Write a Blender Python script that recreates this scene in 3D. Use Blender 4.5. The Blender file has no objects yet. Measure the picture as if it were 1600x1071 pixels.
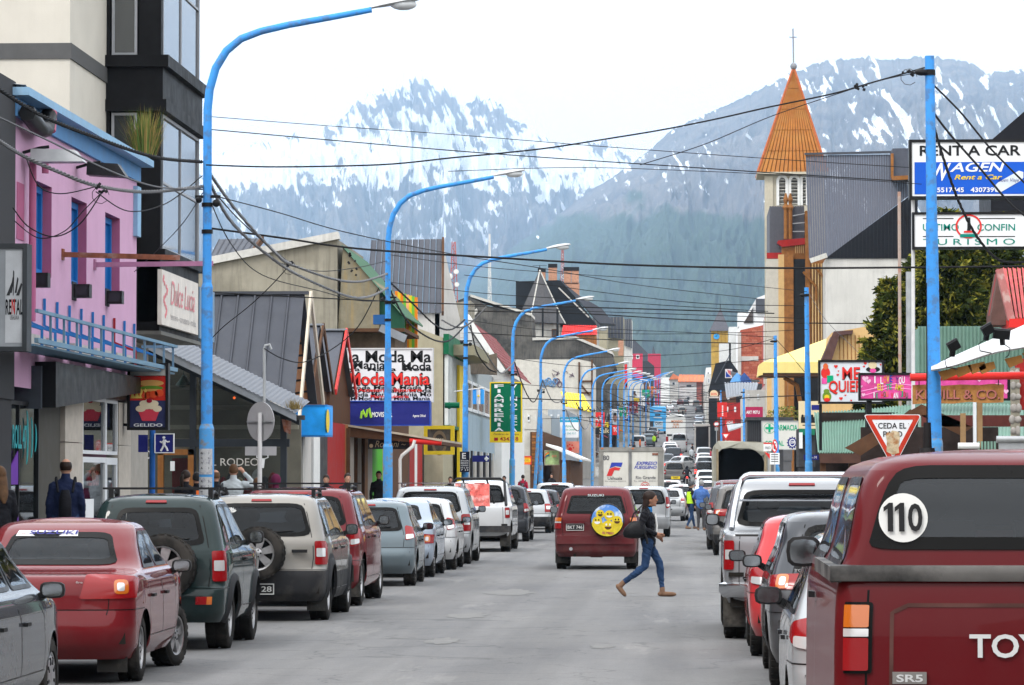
import bpy,bmesh,math,random
import numpy as np
from mathutils import Vector,Matrix,noise
V=Vector
PI=math.pi
rad=math.radians
random.seed(7)
SC=bpy.context.scene
COL=SC.collection
#camera
FPX,CAMH,VPX,VPY=5500.0,1.82,1079.0,750.0
cam_d=bpy.data.cameras.new('camera')
cam=bpy.data.objects.new('camera',cam_d)
COL.objects.link(cam)
cam_d.sensor_width=36.0
cam_d.lens=FPX/1600.0*36.0
cam_d.clip_start=0.5
cam_d.clip_end=30000
PITCH=math.atan((VPY-535.5)/FPX)
YAW=math.atan((VPX-800)/FPX/math.cos(PITCH))
cam.location=(0,0,CAMH)
cam.rotation_euler=(rad(90)+PITCH,0,YAW)
SC.camera=cam
RC=(Matrix.Rotation(YAW,3,'Z')@Matrix.Rotation(rad(90)+PITCH,3,'X'))
#world, sun, exposure
SUN_EL,SUN_AZ=48.0,215.0
world=bpy.data.worlds.new('World')
SC.world=world
world.use_nodes=True
nt=world.node_tree
nt.nodes.clear()
wo=nt.nodes.new('ShaderNodeOutputWorld')
bg=nt.nodes.new('ShaderNodeBackground')
sky=nt.nodes.new('ShaderNodeTexSky')
sky.sky_type='NISHITA'
sky.sun_disc=False
sky.sun_elevation=rad(SUN_EL)
sky.sun_rotation=rad(SUN_AZ)
sky.air_density=1.0
sky.dust_density=2.0
#overcast: the zenith is about three times as bright as the horizon (CIE overcast sky), broken by soft cloud
tc=nt.nodes.new('ShaderNodeTexCoord')
mp=nt.nodes.new('ShaderNodeMapping')
mp.inputs['Scale'].default_value=(1,1,2.6)
cl=nt.nodes.new('ShaderNodeTexNoise')
cl.inputs['Scale'].default_value=2.2
cl.inputs['Detail'].default_value=6
cr=nt.nodes.new('ShaderNodeMapRange')
cr.inputs['From Min'].default_value=.3;cr.inputs['From Max'].default_value=.7
cr.inputs['To Min'].default_value=.86;cr.inputs['To Max'].default_value=1.12
sx_=nt.nodes.new('ShaderNodeSeparateXYZ')
el_=nt.nodes.new('ShaderNodeMapRange')
el_.inputs['From Min'].default_value=0;el_.inputs['From Max'].default_value=1
el_.inputs['To Min'].default_value=14.4;el_.inputs['To Max'].default_value=25.0
mu_=nt.nodes.new('ShaderNodeMath');mu_.operation='MULTIPLY'
vm_=nt.nodes.new('ShaderNodeVectorMath');vm_.operation='SCALE';vm_.inputs[0].default_value=(.975,.99,1.01)
mx=nt.nodes.new('ShaderNodeMixRGB')
mx.inputs['Fac'].default_value=0.93
nt.links.new(tc.outputs['Generated'],mp.inputs['Vector'])
nt.links.new(tc.outputs['Generated'],sx_.inputs[0])
nt.links.new(sx_.outputs['Z'],el_.inputs['Value'])
nt.links.new(mp.outputs['Vector'],cl.inputs['Vector'])
nt.links.new(cl.outputs['Fac'],cr.inputs['Value'])
nt.links.new(cr.outputs['Result'],mu_.inputs[0]);nt.links.new(el_.outputs['Result'],mu_.inputs[1])
nt.links.new(mu_.outputs[0],vm_.inputs['Scale'])
nt.links.new(sky.outputs['Color'],mx.inputs['Color1'])
nt.links.new(vm_.outputs[0],mx.inputs['Color2'])
nt.links.new(mx.outputs['Color'],bg.inputs['Color'])
bg.inputs['Strength'].default_value=0.115
nt.links.new(bg.outputs['Background'],wo.inputs['Surface'])
sun_d=bpy.data.lights.new('sun','SUN')
sun_d.energy=1.5
sun_d.angle=rad(14)
sun_d.color=(1.0,0.96,0.90)
sun=bpy.data.objects.new('sun',sun_d)
COL.objects.link(sun)
_az=rad(SUN_AZ)
sdir=V((math.sin(_az)*math.cos(rad(SUN_EL)),math.cos(_az)*math.cos(rad(SUN_EL)),math.sin(rad(SUN_EL))))
sun.rotation_euler=sdir.to_track_quat('Z','Y').to_euler()
SC.view_settings.view_transform='Standard'
SC.view_settings.look='None'
SC.view_settings.exposure=0.2
SC.view_settings.gamma=1.0
SC.view_settings.use_curve_mapping=False
SC.cycles.max_bounces=6
SC.cycles.diffuse_bounces=3
SC.cycles.glossy_bounces=3
SC.cycles.transmission_bounces=4
SC.cycles.transparent_max_bounces=12
SC.cycles.volume_bounces=0
SC.cycles.sample_clamp_indirect=6
SC.cycles.caustics_reflective=False
SC.cycles.caustics_refractive=False
#projection helpers (pixel of the 1600x1071 photo -> place)
CP=V((0,0,CAMH))
def ray(px,py):
 return RC@V((px-800.0,535.5-py,-FPX))
def P(px,py,Y):
 r=ray(px,py)
 return CP+r*(Y/r.y)
def PX(px,py,X):
 r=ray(px,py)
 return CP+r*(X/r.x)
def YX(px,X,py=650):
 return PX(px,py,X).y
def XY(px,Y,py=700):
 return P(px,py,Y).x
def ZY(py,Y,px=1079):
 return P(px,py,Y).z
GK=[(-60,0),(100,0),(160,0.0),(224,.40),(290,1.75),(333,2.95),(447,5.6),(539,8.7),(780,16.8),(950,22.0),(1100,24.5),(1500,26)]
def pchip(keys):
 xs=[k[0]for k in keys];ys=[k[1]for k in keys];n=len(xs)
 h=[xs[i+1]-xs[i]for i in range(n-1)]
 d=[(ys[i+1]-ys[i])/h[i]for i in range(n-1)]
 m=[0.0]*n
 m[0]=d[0];m[-1]=d[-1]
 for i in range(1,n-1):
  if d[i-1]*d[i]<=0:m[i]=0
  else:
   w1=2*h[i]+h[i-1];w2=h[i]+2*h[i-1]
   m[i]=(w1+w2)/(w1/d[i-1]+w2/d[i])
 def f(x):
  if x<=xs[0]:return ys[0]
  if x>=xs[-1]:return ys[-1]
  i=0
  while xs[i+1]<x:i+=1
  t=(x-xs[i])/h[i]
  return((1+2*t)*(1-t)**2*ys[i]+t*(1-t)**2*h[i]*m[i]+t*t*(3-2*t)*ys[i+1]+t*t*(t-1)*h[i]*m[i+1])
 return f
gz=pchip(GK)
def YG(py,px=1079):
 best=None
 Y=5.0
 while Y<1100:
  y=VPY-(gz(Y)-CAMH)*FPX/Y
  if y<=py:return Y
  Y+=0.5
 return Y
 #objects
ORIG={}
def props(o,bf=None,cat=None,a6=None,bs=None):
 if bf:o['label']=bf
 if cat:o['category']=cat
 if a6:o['group']=a6
 if bs:o['kind']=bs
 return o
def bv(bu,bf,cat,loc=(0,0,0),a6=None,rotz=0,local=False):
 o=bpy.data.objects.new(bu,None)
 o.empty_display_size=.2
 COL.objects.link(o)
 o.location=loc
 o.rotation_euler=(0,0,rotz)
 ORIG[o.name]=V((0,0,0))if local else V(loc)
 return props(o,bf,cat,a6)
TXT={}
def text_mesh(s,b2=.0,shear=0.0,space=1.0):
 b2=min(b2,.02);k=(s,b2,shear,space)
 if k in TXT:return TXT[k]
 c=bpy.data.curves.new('t','FONT')
 c.body=s
 c.offset=min(b2,.02)
 c.shear=shear
 c.space_character=space
 c.resolution_u=3
 c.fill_mode='FRONT'
 ob=bpy.data.objects.new('t',c)
 me=bpy.data.meshes.new_from_object(ob)
 vs=[v.co.copy()for v in me.vertices]
 fs=[list(p.vertices)for p in me.polygons]
 bpy.data.objects.remove(ob);bpy.data.curves.remove(c);bpy.data.meshes.remove(me)
 if vs:
  x0=min(v.x for v in vs);x1=max(v.x for v in vs);y0=min(v.y for v in vs);y1=max(v.y for v in vs)
  vs=[V(((v.x-x0)/max(1e-6,x1-x0),(v.y-y0)/max(1e-6,y1-y0),0))for v in vs]
  ar=(x1-x0)/max(1e-6,y1-y0)
 else:ar=1
 TXT[k]=(vs,fs,ar)
 return TXT[k]
class MB:
 def __init__(s):
  s.v=[];s.f=[];s.m=[];s.cur=0
 def mat(s,i):
  s.cur=i;return s
 def add(s,vs,fs,m=None):
  b=len(s.v)
  s.v.extend(V(x)for x in vs)
  for f in fs:
   s.f.append([b+i for i in f]);s.m.append(s.cur if m is None else m)
  return s
 def poly(s,pts,m=None):
  return s.add(pts,[list(range(len(pts)))],m)
 def box(s,x0,x1,y0,y1,z0,z1,m=None):
  vs=[(x0,y0,z0),(x1,y0,z0),(x1,y1,z0),(x0,y1,z0),(x0,y0,z1),(x1,y0,z1),(x1,y1,z1),(x0,y1,z1)]
  return s.add(vs,[(0,3,2,1),(4,5,6,7),(0,1,5,4),(1,2,6,5),(2,3,7,6),(3,0,4,7)],m)
 def cbox(s,c,ax,ay,az,m=None):
  c=V(c);ax=V(ax);ay=V(ay);az=V(az)
  vs=[c+ax*i+ay*j+az*k for k in(-1,1)for(i,j)in((-1,-1),(1,-1),(1,1),(-1,1))]
  return s.add(vs,[(0,3,2,1),(4,5,6,7),(0,1,5,4),(1,2,6,5),(2,3,7,6),(3,0,4,7)],m)
 def prism(s,pts,ext,m=None):
  n=len(pts);e=V(ext)
  vs=[V(p)for p in pts]+[V(p)+e for p in pts]
  fs=[list(range(n))[::-1],list(range(n,2*n))]+[(i,(i+1)%n,n+(i+1)%n,n+i)for i in range(n)]
  return s.add(vs,fs,m)
 def bar(s,a,b,w,h=None,m=None,up=(0,0,1)):
  a=V(a);b=V(b);d=(b-a);L=d.length
  if L<1e-6:return s
  d/=L;u=V(up)
  x=d.cross(u)
  if x.length<1e-3:x=d.cross(V((1,0,0)))
  x.normalize();z=x.cross(d)
  return s.cbox((a+b)/2,x*(w/2),d*(L/2),z*((h or w)/2),m)
 def cyl(s,a,b,r0,r1=None,n=10,caps=True,m=None):
  r1=r0 if r1 is None else r1
  a=V(a);b=V(b);d=(b-a).normalized()
  x=d.orthogonal().normalized();y=d.cross(x)
  vs=[a+(x*math.cos(2*PI*i/n)+y*math.sin(2*PI*i/n))*r0 for i in range(n)]+[b+(x*math.cos(2*PI*i/n)+y*math.sin(2*PI*i/n))*r1 for i in range(n)]
  fs=[(i,(i+1)%n,n+(i+1)%n,n+i)for i in range(n)]
  if caps:fs+=[list(range(n))[::-1],list(range(n,2*n))]
  return s.add(vs,fs,m)
 def tube(s,pts,r,n=6,m=None,caps=True):
  pts=[V(p)for p in pts];N=len(pts)
  rs=r if isinstance(r,(list,tuple))else[r]*N
  T=[(pts[min(i+1,N-1)]-pts[max(i-1,0)]).normalized()for i in range(N)]
  x=T[0].orthogonal().normalized()
  vs=[]
  for i in range(N):
   x=(x-T[i]*x.dot(T[i])).normalized();y=T[i].cross(x)
   for k in range(n):
    a=2*PI*k/n
    vs.append(pts[i]+(x*math.cos(a)+y*math.sin(a))*rs[i])
  fs=[(i*n+k,i*n+(k+1)%n,(i+1)*n+(k+1)%n,(i+1)*n+k)for i in range(N-1)for k in range(n)]
  if caps:fs+=[list(range(n))[::-1],list(range((N-1)*n,N*n))]
  return s.add(vs,fs,m)
 def lathe(s,prof,c,ax,n=20,m=None):
  c=V(c);ax=V(ax).normalized()
  x=ax.orthogonal().normalized();y=ax.cross(x)
  vs=[]
  for(r,h)in prof:
   for k in range(n):
    a=2*PI*k/n
    vs.append(c+ax*h+(x*math.cos(a)+y*math.sin(a))*r)
  N=len(prof)
  fs=[(i*n+k,i*n+(k+1)%n,(i+1)*n+(k+1)%n,(i+1)*n+k)for i in range(N-1)for k in range(n)]
  return s.add(vs,fs,m)
 def ell(s,c,r,n=10,k=6,m=None,R=None):
  c=V(c);r=V((r,r,r))if not hasattr(r,'__len__')else V(r)
  vs=[];fs=[]
  for j in range(k+1):
   t=PI*j/k
   for i in range(n):
    a=2*PI*i/n
    p=V((r.x*math.sin(t)*math.cos(a),r.y*math.sin(t)*math.sin(a),r.z*math.cos(t)))
    vs.append(c+((R@p)if R else p))
  for j in range(k):
   for i in range(n):
    fs.append((j*n+i,(j+1)*n+i,(j+1)*n+(i+1)%n,j*n+(i+1)%n))
  return s.add(vs,fs,m)
 def text(s,t,o,rx,up,w,h,m=None,b2=.0,shear=0.0,depth=0,fit=True,space=1.0,center=False):
  vs,fs,ar=text_mesh(t,b2,shear,space)
  if not vs:return s
  o=V(o);rx=V(rx).normalized();up=V(up).normalized();nn=rx.cross(up)
  if not fit:
   ww=h*ar
   if center:o=o+rx*((w-ww)/2)
   w=ww
  return s.add([o+rx*(v.x*w)+up*(v.y*h)+nn*depth for v in vs],fs,m)
 def aa(s,bu,mats,ao=None,smooth=None,bf=None,cat=None,a6=None,bs=None,loc=None):
  if not isinstance(mats,(list,tuple)):mats=[mats]
  if ao is not None:
   o3=ORIG.get(ao.name,V((0,0,0)))
  elif loc is not None:
   o3=V(loc)
  elif bs=='structure':
   o3=V((0,0,0))
  else:
   xs=[v.x for v in s.v];ys=[v.y for v in s.v];zs=[v.z for v in s.v]
   o3=V(((min(xs)+max(xs))/2,(min(ys)+max(ys))/2,min(zs)))
  me=bpy.data.meshes.new(bu)
  me.from_pydata([v-o3 for v in s.v],[],s.f)
  for m_ in mats:me.materials.append(m_)
  if len(mats)>1:me.polygons.foreach_set('material_index',s.m)
  if smooth is not None:
   me.polygons.foreach_set('use_smooth',[True]*len(me.polygons))
   me.set_sharp_from_angle(angle=rad(smooth))
  me.update()
  ob=bpy.data.objects.new(bu,me)
  COL.objects.link(ob)
  if ao is not None:
   ob.parent=ao
  else:
   ob.location=o3
  ORIG[ob.name]=o3
  return props(ob,bf,cat,a6,bs)
def bb(me,bu,ao,loc=(0,0,0)):
 ob=bpy.data.objects.new(bu,me);COL.objects.link(ob);ob.parent=ao;ob.location=loc
 ORIG[ob.name]=ORIG.get(ao.name,V((0,0,0)))
 return ob
 #materials
MATS={}
def newmat(bu):
 m=bpy.data.materials.new(bu);m.use_nodes=True
 n=m.node_tree;b=n.nodes['Principled BSDF']
 return m,n,b
def N_(n,t,**kw):
 x=n.nodes.new(t)
 for k,v in kw.items():
  if k in x.inputs:x.inputs[k].default_value=v
  else:setattr(x,k,v)
 return x
def S(bu,col,rough=.7,metal=0.0,b5=.12,by=3.0,bump=.0,bscale=40.0,a7=0.0,b3=(.06,.05,.04),coat=0.0,bh=False,patch=0.0,b4=None,ba=.8,spec=None,emit=0.0):
 """one procedural surface: base colour varied by noise, vertical dirt streaks, patches, fine relief"""
 if bu in MATS:return MATS[bu]
 m,n,b=newmat(bu)
 L=n.links.new
 if bh:
  src=N_(n,'ShaderNodeTexCoord').outputs['Object']
 else:
  src=N_(n,'ShaderNodeNewGeometry').outputs['Position']
 nz=N_(n,'ShaderNodeTexNoise',Scale=by,Detail=5,Roughness=.6)
 L(src,nz.inputs['Vector'])
 hsv=N_(n,'ShaderNodeMapRange')
 hsv.inputs['From Min'].default_value=.3;hsv.inputs['From Max'].default_value=.7
 hsv.inputs['To Min'].default_value=1-b5;hsv.inputs['To Max'].default_value=1+b5
 L(nz.outputs['Fac'],hsv.inputs['Value'])
 mul=N_(n,'ShaderNodeVectorMath',operation='SCALE')
 mul.inputs[0].default_value=col[:3]
 L(hsv.outputs['Result'],mul.inputs['Scale'])
 out=mul.outputs['Vector']
 def mixin(fac,color):
  nonlocal out
  mm=N_(n,'ShaderNodeMixRGB')
  L(fac,mm.inputs['Fac']);L(out,mm.inputs['Color1']);mm.inputs['Color2'].default_value=(*color[:3],1)
  out=mm.outputs['Color']
 if a7>0:
  mpn=N_(n,'ShaderNodeMapping');mpn.inputs['Scale'].default_value=(3.5,3.5,.25)
  L(src,mpn.inputs['Vector'])
  n2=N_(n,'ShaderNodeTexNoise',Scale=1.6,Detail=6,Roughness=.7)
  L(mpn.outputs['Vector'],n2.inputs['Vector'])
  r2=N_(n,'ShaderNodeMapRange')
  r2.inputs['From Min'].default_value=.48;r2.inputs['From Max'].default_value=.78
  r2.inputs['To Min'].default_value=0;r2.inputs['To Max'].default_value=a7
  L(n2.outputs['Fac'],r2.inputs['Value'])
  mixin(r2.outputs['Result'],b3)
 if patch>0:
  n3=N_(n,'ShaderNodeTexNoise',Scale=ba,Detail=8,Roughness=.62)
  L(src,n3.inputs['Vector'])
  r3=N_(n,'ShaderNodeMapRange')
  r3.inputs['From Min'].default_value=.5;r3.inputs['From Max'].default_value=.62
  r3.inputs['To Min'].default_value=0;r3.inputs['To Max'].default_value=patch
  L(n3.outputs['Fac'],r3.inputs['Value'])
  mixin(r3.outputs['Result'],b4)
 L(out,b.inputs['Base Color'])
 rr=N_(n,'ShaderNodeMapRange')
 rr.inputs['From Min'].default_value=.3;rr.inputs['From Max'].default_value=.7
 rr.inputs['To Min'].default_value=max(.02,rough-.08);rr.inputs['To Max'].default_value=min(1,rough+.1)
 L(nz.outputs['Fac'],rr.inputs['Value']);L(rr.outputs['Result'],b.inputs['Roughness'])
 b.inputs['Metallic'].default_value=metal
 b.inputs['Specular IOR Level'].default_value=spec if spec is not None else(.45 if rough<.25 else .12 if rough<.5 else .06)
 if coat:b.inputs['Coat Weight'].default_value=coat;b.inputs['Coat Roughness'].default_value=.06
 if emit:
  b.inputs['Emission Color'].default_value=(*col[:3],1);b.inputs['Emission Strength'].default_value=emit
 if bump>0:
  n4=N_(n,'ShaderNodeTexNoise',Scale=bscale,Detail=4)
  L(src,n4.inputs['Vector'])
  bp=N_(n,'ShaderNodeBump',Strength=bump,Distance=.01)
  L(n4.outputs['Fac'],bp.inputs['Height']);L(bp.outputs['Normal'],b.inputs['Normal'])
 MATS[bu]=m
 return m
def b7(bu,col,metal=.1,rough=.5,dust=.18,coat=1.0):
 """car paint: clear-coated, road dust over the lower body"""
 if bu in MATS:return MATS[bu]
 m,n,b=newmat(bu);L=n.links.new
 tcn=N_(n,'ShaderNodeTexCoord')
 sep=N_(n,'ShaderNodeSeparateXYZ');L(tcn.outputs['Object'],sep.inputs[0])
 nz=N_(n,'ShaderNodeTexNoise',Scale=2.3,Detail=7,Roughness=.65);L(tcn.outputs['Object'],nz.inputs['Vector'])
 mr=N_(n,'ShaderNodeMapRange')
 mr.inputs['From Min'].default_value=1.0;mr.inputs['From Max'].default_value=.30
 mr.inputs['To Min'].default_value=.03;mr.inputs['To Max'].default_value=dust
 L(sep.outputs['Z'],mr.inputs['Value'])
 mu=N_(n,'ShaderNodeMath',operation='MULTIPLY');L(mr.outputs['Result'],mu.inputs[0])
 m2=N_(n,'ShaderNodeMapRange')
 m2.inputs['From Min'].default_value=.35;m2.inputs['From Max'].default_value=.65
 m2.inputs['To Min'].default_value=.35;m2.inputs['To Max'].default_value=1.3
 L(nz.outputs['Fac'],m2.inputs['Value']);L(m2.outputs['Result'],mu.inputs[1]);mu.use_clamp=True
 mc=N_(n,'ShaderNodeMixRGB');mc.inputs['Color1'].default_value=(*col,1);mc.inputs['Color2'].default_value=(.17,.155,.14,1)
 L(mu.outputs[0],mc.inputs['Fac'])
 ge=N_(n,'ShaderNodeNewGeometry')
 mb=N_(n,'ShaderNodeMixRGB');mb.inputs['Color2'].default_value=(.03,.03,.03,1)
 L(ge.outputs['Backfacing'],mb.inputs['Fac']);L(mc.outputs['Color'],mb.inputs['Color1'])
 L(mb.outputs['Color'],b.inputs['Base Color'])
 r=N_(n,'ShaderNodeMapRange');r.inputs['To Min'].default_value=rough;r.inputs['To Max'].default_value=.75
 L(mu.outputs[0],r.inputs['Value']);L(r.outputs['Result'],b.inputs['Roughness'])
 b.inputs['Metallic'].default_value=metal
 ct=N_(n,'ShaderNodeMapRange');ct.inputs['To Min'].default_value=coat;ct.inputs['To Max'].default_value=.15
 L(mu.outputs[0],ct.inputs['Value']);L(ct.outputs['Result'],b.inputs['Coat Weight'])
 b.inputs['Coat Roughness'].default_value=.03;b.inputs['Coat IOR'].default_value=1.33;b.inputs['Specular IOR Level'].default_value=.08
 MATS[bu]=m
 return m
def b8(bu,tint=(.5,.55,.55),trans=.6,rough=.03,fres=1.45):
 if bu in MATS:return MATS[bu]
 m,n,b=newmat(bu);L=n.links.new
 n.nodes.remove(b)
 out=n.nodes['Material Output']
 tr=N_(n,'ShaderNodeBsdfTransparent');tr.inputs[0].default_value=(*tint,1)
 df=N_(n,'ShaderNodeBsdfDiffuse');df.inputs[0].default_value=(.02,.024,.027,1)
 gl=N_(n,'ShaderNodeBsdfGlossy');gl.inputs['Roughness'].default_value=rough;gl.inputs[0].default_value=(.9,.93,.97,1)
 m1=N_(n,'ShaderNodeMixShader');m1.inputs[0].default_value=trans
 L(df.outputs[0],m1.inputs[1]);L(tr.outputs[0],m1.inputs[2])
 fr=N_(n,'ShaderNodeFresnel');fr.inputs[0].default_value=fres
 ad=N_(n,'ShaderNodeMath',operation='ADD');ad.inputs[1].default_value=.0;ad.use_clamp=True
 L(fr.outputs[0],ad.inputs[0])
 m2=N_(n,'ShaderNodeMixShader');L(ad.outputs[0],m2.inputs[0]);L(m1.outputs[0],m2.inputs[1]);L(gl.outputs[0],m2.inputs[2])
 L(m2.outputs[0],out.inputs['Surface'])
 MATS[bu]=m
 return m
GLASS_CAR=b8('car_glass',(.55,.61,.62),.86,.02,1.33)
bc=b8('dark_glass',(.2,.22,.22),.12)
bd=b8('shop_glass',(.75,.78,.78),.85,.02,1.35)
GLASS_SKY=b8('window_glass',(.3,.33,.36),.2,.05,2.3)
b9=S('black_plastic',(.018,.018,.019),.45,bh=True,b5=.2)
RUBBER=S('tyre_rubber',(.022,.021,.020),.85,bh=True,b5=.3,by=8,patch=.5,b4=(.07,.062,.055),ba=3,bump=.4,bscale=60)
SEAL=S('window_seal',(.006,.006,.006),.3,b5=.1,bh=True,spec=.1)
ALLOY=S('alloy_rim',(.42,.42,.43),.32,.8,bh=True,patch=.4,b4=(.13,.12,.11),ba=5)
CHROME=S('chrome',(.5,.51,.53),.12,1.0,b5=.03,bh=True)
SEATM=S('seat_fabric',(.06,.062,.07),.9,bh=True)
UNDER=S('underbody',(.02,.018,.016),.9,bh=True,patch=.5,b4=(.05,.045,.04))
CLAD=S('grey_cladding',(.03,.03,.032),.6,bh=True,patch=.4,b4=(.1,.092,.084),ba=2)
MUD=S('mud_flap',(.035,.034,.032),.8,bh=True,patch=.7,b4=(.12,.11,.095),ba=2.5)
RED_L=S('tail_lamp_red',(.24,.004,.006),.2,b5=.05,bh=True)
RED_LIT=S('tail_lamp_lit',(.9,.03,.02),.12,b5=.05,bh=True,emit=1.6)
ORANGE_L=S('indicator_orange',(.50,.12,.01),.12,b5=.05,bh=True,coat=1)
WHITE_L=S('reverse_lamp',(.6,.6,.6),.12,.3,b5=.05,bh=True,coat=1)
PLATE=S('plate_black',(.02,.02,.02),.4,b5=.05,bh=True)
PLATE_W=S('plate_white',(.62,.62,.60),.4,b5=.05,bh=True)
MIRR=S('mirror_glass',(.22,.235,.25),.05,1.0,b5=.02,bh=True)
#vehicles
def a5(pts,cut,step=.5):
 """rounded outline of a polygon in parameter space"""
 n=len(pts);out=[]
 for i in range(n):
  a=pts[i-1];b=pts[i];c=pts[(i+1)%n]
  c_=cut[i]if isinstance(cut,(list,tuple))else cut
  p0=(b[0]+(a[0]-b[0])*c_,b[1]+(a[1]-b[1])*c_)
  p1=(b[0]+(c[0]-b[0])*c_,b[1]+(c[1]-b[1])*c_)
  for k in range(4):
   t=k/3
   out.append(((1-t)**2*p0[0]+2*t*(1-t)*b[0]+t*t*p1[0],(1-t)**2*p0[1]+2*t*(1-t)*b[1]+t*t*p1[1]))
  nb=pts[(i+1)%n];nc=pts[(i+2)%n]
  cn=cut[(i+1)%n]if isinstance(cut,(list,tuple))else cut
  q0=p1;q1=(nb[0]+(b[0]-nb[0])*cn,nb[1]+(b[1]-nb[1])*cn)
  for k in range(1,7):
   t=k/7
   out.append((q0[0]+(q1[0]-q0[0])*t,q0[1]+(q1[1]-q0[1])*t))
 return out
def inside(p,poly):
 x,y=p;c=False;n=len(poly);j=n-1
 for i in range(n):
  if(poly[i][1]>y)!=(poly[j][1]>y)and x<(poly[j][0]-poly[i][0])*(y-poly[i][1])/(poly[j][1]-poly[i][1])+poly[i][0]:c=not c
  j=i
 return c
class Shell:
 def __init__(s,keys,L,W,taper=(.05,.10),bow=(.10,.22),crown=.03):
  s.L=L;s.W=W;s.taper=taper;s.bow=bow;s.crown=crown
  s.keys=keys;s.z0=keys[0][0];s.z1=keys[-1][0]
  s.f=[pchip([(k[0],k[i])for k in keys])for i in(1,2,3,4)]
 def pt(s,q,z):
  yr=s.f[0](z);yf=s.f[1](z);w=s.f[2](z);r=s.f[3](z)
  r=min(r,(yf-yr)/2.2,w*.9)
  sg=-1 if q<0 else 1;q=abs(q)
  if q<=1:x,y=q*(w-r),yr
  elif q<=2:
   a=(q-1)*PI/2;x=w-r+r*math.sin(a);y=yr+r-r*math.cos(a)
  elif q<=3:x,y=w,yr+r+(q-2)*(yf-yr-2*r)
  elif q<=4:
   a=(q-3)*PI/2;x=w-r+r*math.cos(a);y=yf-r+r*math.sin(a)
  else:x,y=(5-q)*(w-r),yf
  u=y/s.L
  k=1
  if u<.22:k-=s.taper[0]*((.22-u)/.22)**2
  if u>.70:k-=s.taper[1]*((u-.70)/.30)**2
  m=(yr+yf)/2
  xx=(x/(s.W/2))**2
  if y<m:y+=s.bow[0]*xx*(m-y)/(m-yr+1e-6)
  else:y-=s.bow[1]*xx*(y-m)/(yf-m+1e-6)
  return V((sg*x*k,y-s.L/2,z))
 def nrm(s,q,z):
  e=.002
  sg=1 if q>=0 else-1
  qa=q+e;qb=q-e
  a=s.pt(qa,z)-s.pt(qb,z)
  b=s.pt(q,min(z+e,s.z1))-s.pt(q,max(z-e,s.z0))
  n=a.cross(b)
  if n.length<1e-9:return V((0,-1,0))
  n.normalize()
  return n
 def off(s,q,z,d):
  return s.pt(q,z)+s.nrm(q,z)*d
 def qy(s,y,z,side=1):
  yr=s.f[0](z);yf=s.f[1](z);r=s.f[3](z)
  return side*(2+min(1,max(0,(y-yr-r)/(yf-yr-2*r))))
 def patch(s,mb,pts,cut=.12,off=.004,thick=0.0,rings=(1,.7,.35),m=None):
  ol=a5(pts,cut);n=len(ol)
  cx=sum(p[0]for p in ol)/n;cy=sum(p[1]for p in ol)/n
  vs=[];fs=[]
  if thick:
   vs+=[s.off(q,z,off-thick)for q,z in ol]
  for k in rings:
   vs+=[s.off(cx+(q-cx)*k,cy+(z-cy)*k,off)for q,z in ol]
  R=len(rings)+(1 if thick else 0)
  for j in range(R-1):
   for i in range(n):
    fs.append((j*n+i,j*n+(i+1)%n,(j+1)*n+(i+1)%n,(j+1)*n+i))
  vs.append(s.off(cx,cy,off));c=len(vs)-1
  for i in range(n):fs.append(((R-1)*n+i,(R-1)*n+(i+1)%n,c))
  mb.add(vs,fs,m)
 def frame(s,mb,pts,wd,cut=.12,off=.006,m=None):
  """ring just inside the outline, wd metres wide"""
  ol=a5(pts,cut);n=len(ol)
  cx=sum(p[0]for p in ol)/n;cy=sum(p[1]for p in ol)/n
  c3=s.pt(cx,cy)
  a=[];b=[]
  hw=(s.pt(max(p[0]for p in ol),cy)-s.pt(min(p[0]for p in ol),cy)).length/2
  hh=(max(p[1]for p in ol)-min(p[1]for p in ol))/2
  kx=max(.3,1-wd/hw);kz=max(.3,1-wd/hh)
  for q,z in ol:
   a.append(s.off(q,z,off));b.append(s.off(cx+(q-cx)*kx,cy+(z-cy)*kz,off))
  mb.add(a+b,[(i,(i+1)%n,n+(i+1)%n,n+i)for i in range(n)],m)
  return kx,kz,cx,cy
 def strip(s,mb,pl,wd,off=.003,m=None,seg=6):
  """thin line over the surface along (q,z) points"""
  P_=[]
  for(a,b)in zip(pl[:-1],pl[1:]):
   for k in range(seg):P_.append((a[0]+(b[0]-a[0])*k/seg,a[1]+(b[1]-a[1])*k/seg))
  P_.append(pl[-1])
  pts=[s.off(q,z,off)for q,z in P_];ns=[s.nrm(q,z)for q,z in P_]
  vs=[]
  for i,p in enumerate(pts):
   t=(pts[min(i+1,len(pts)-1)]-pts[max(0,i-1)]).normalized()
   sd=t.cross(ns[i]).normalized()*(wd/2)
   vs+=[p-sd,p+sd]
  mb.add(vs,[(2*i,2*i+1,2*i+3,2*i+2)for i in range(len(pts)-1)],m)
WHEELS={}
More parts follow.
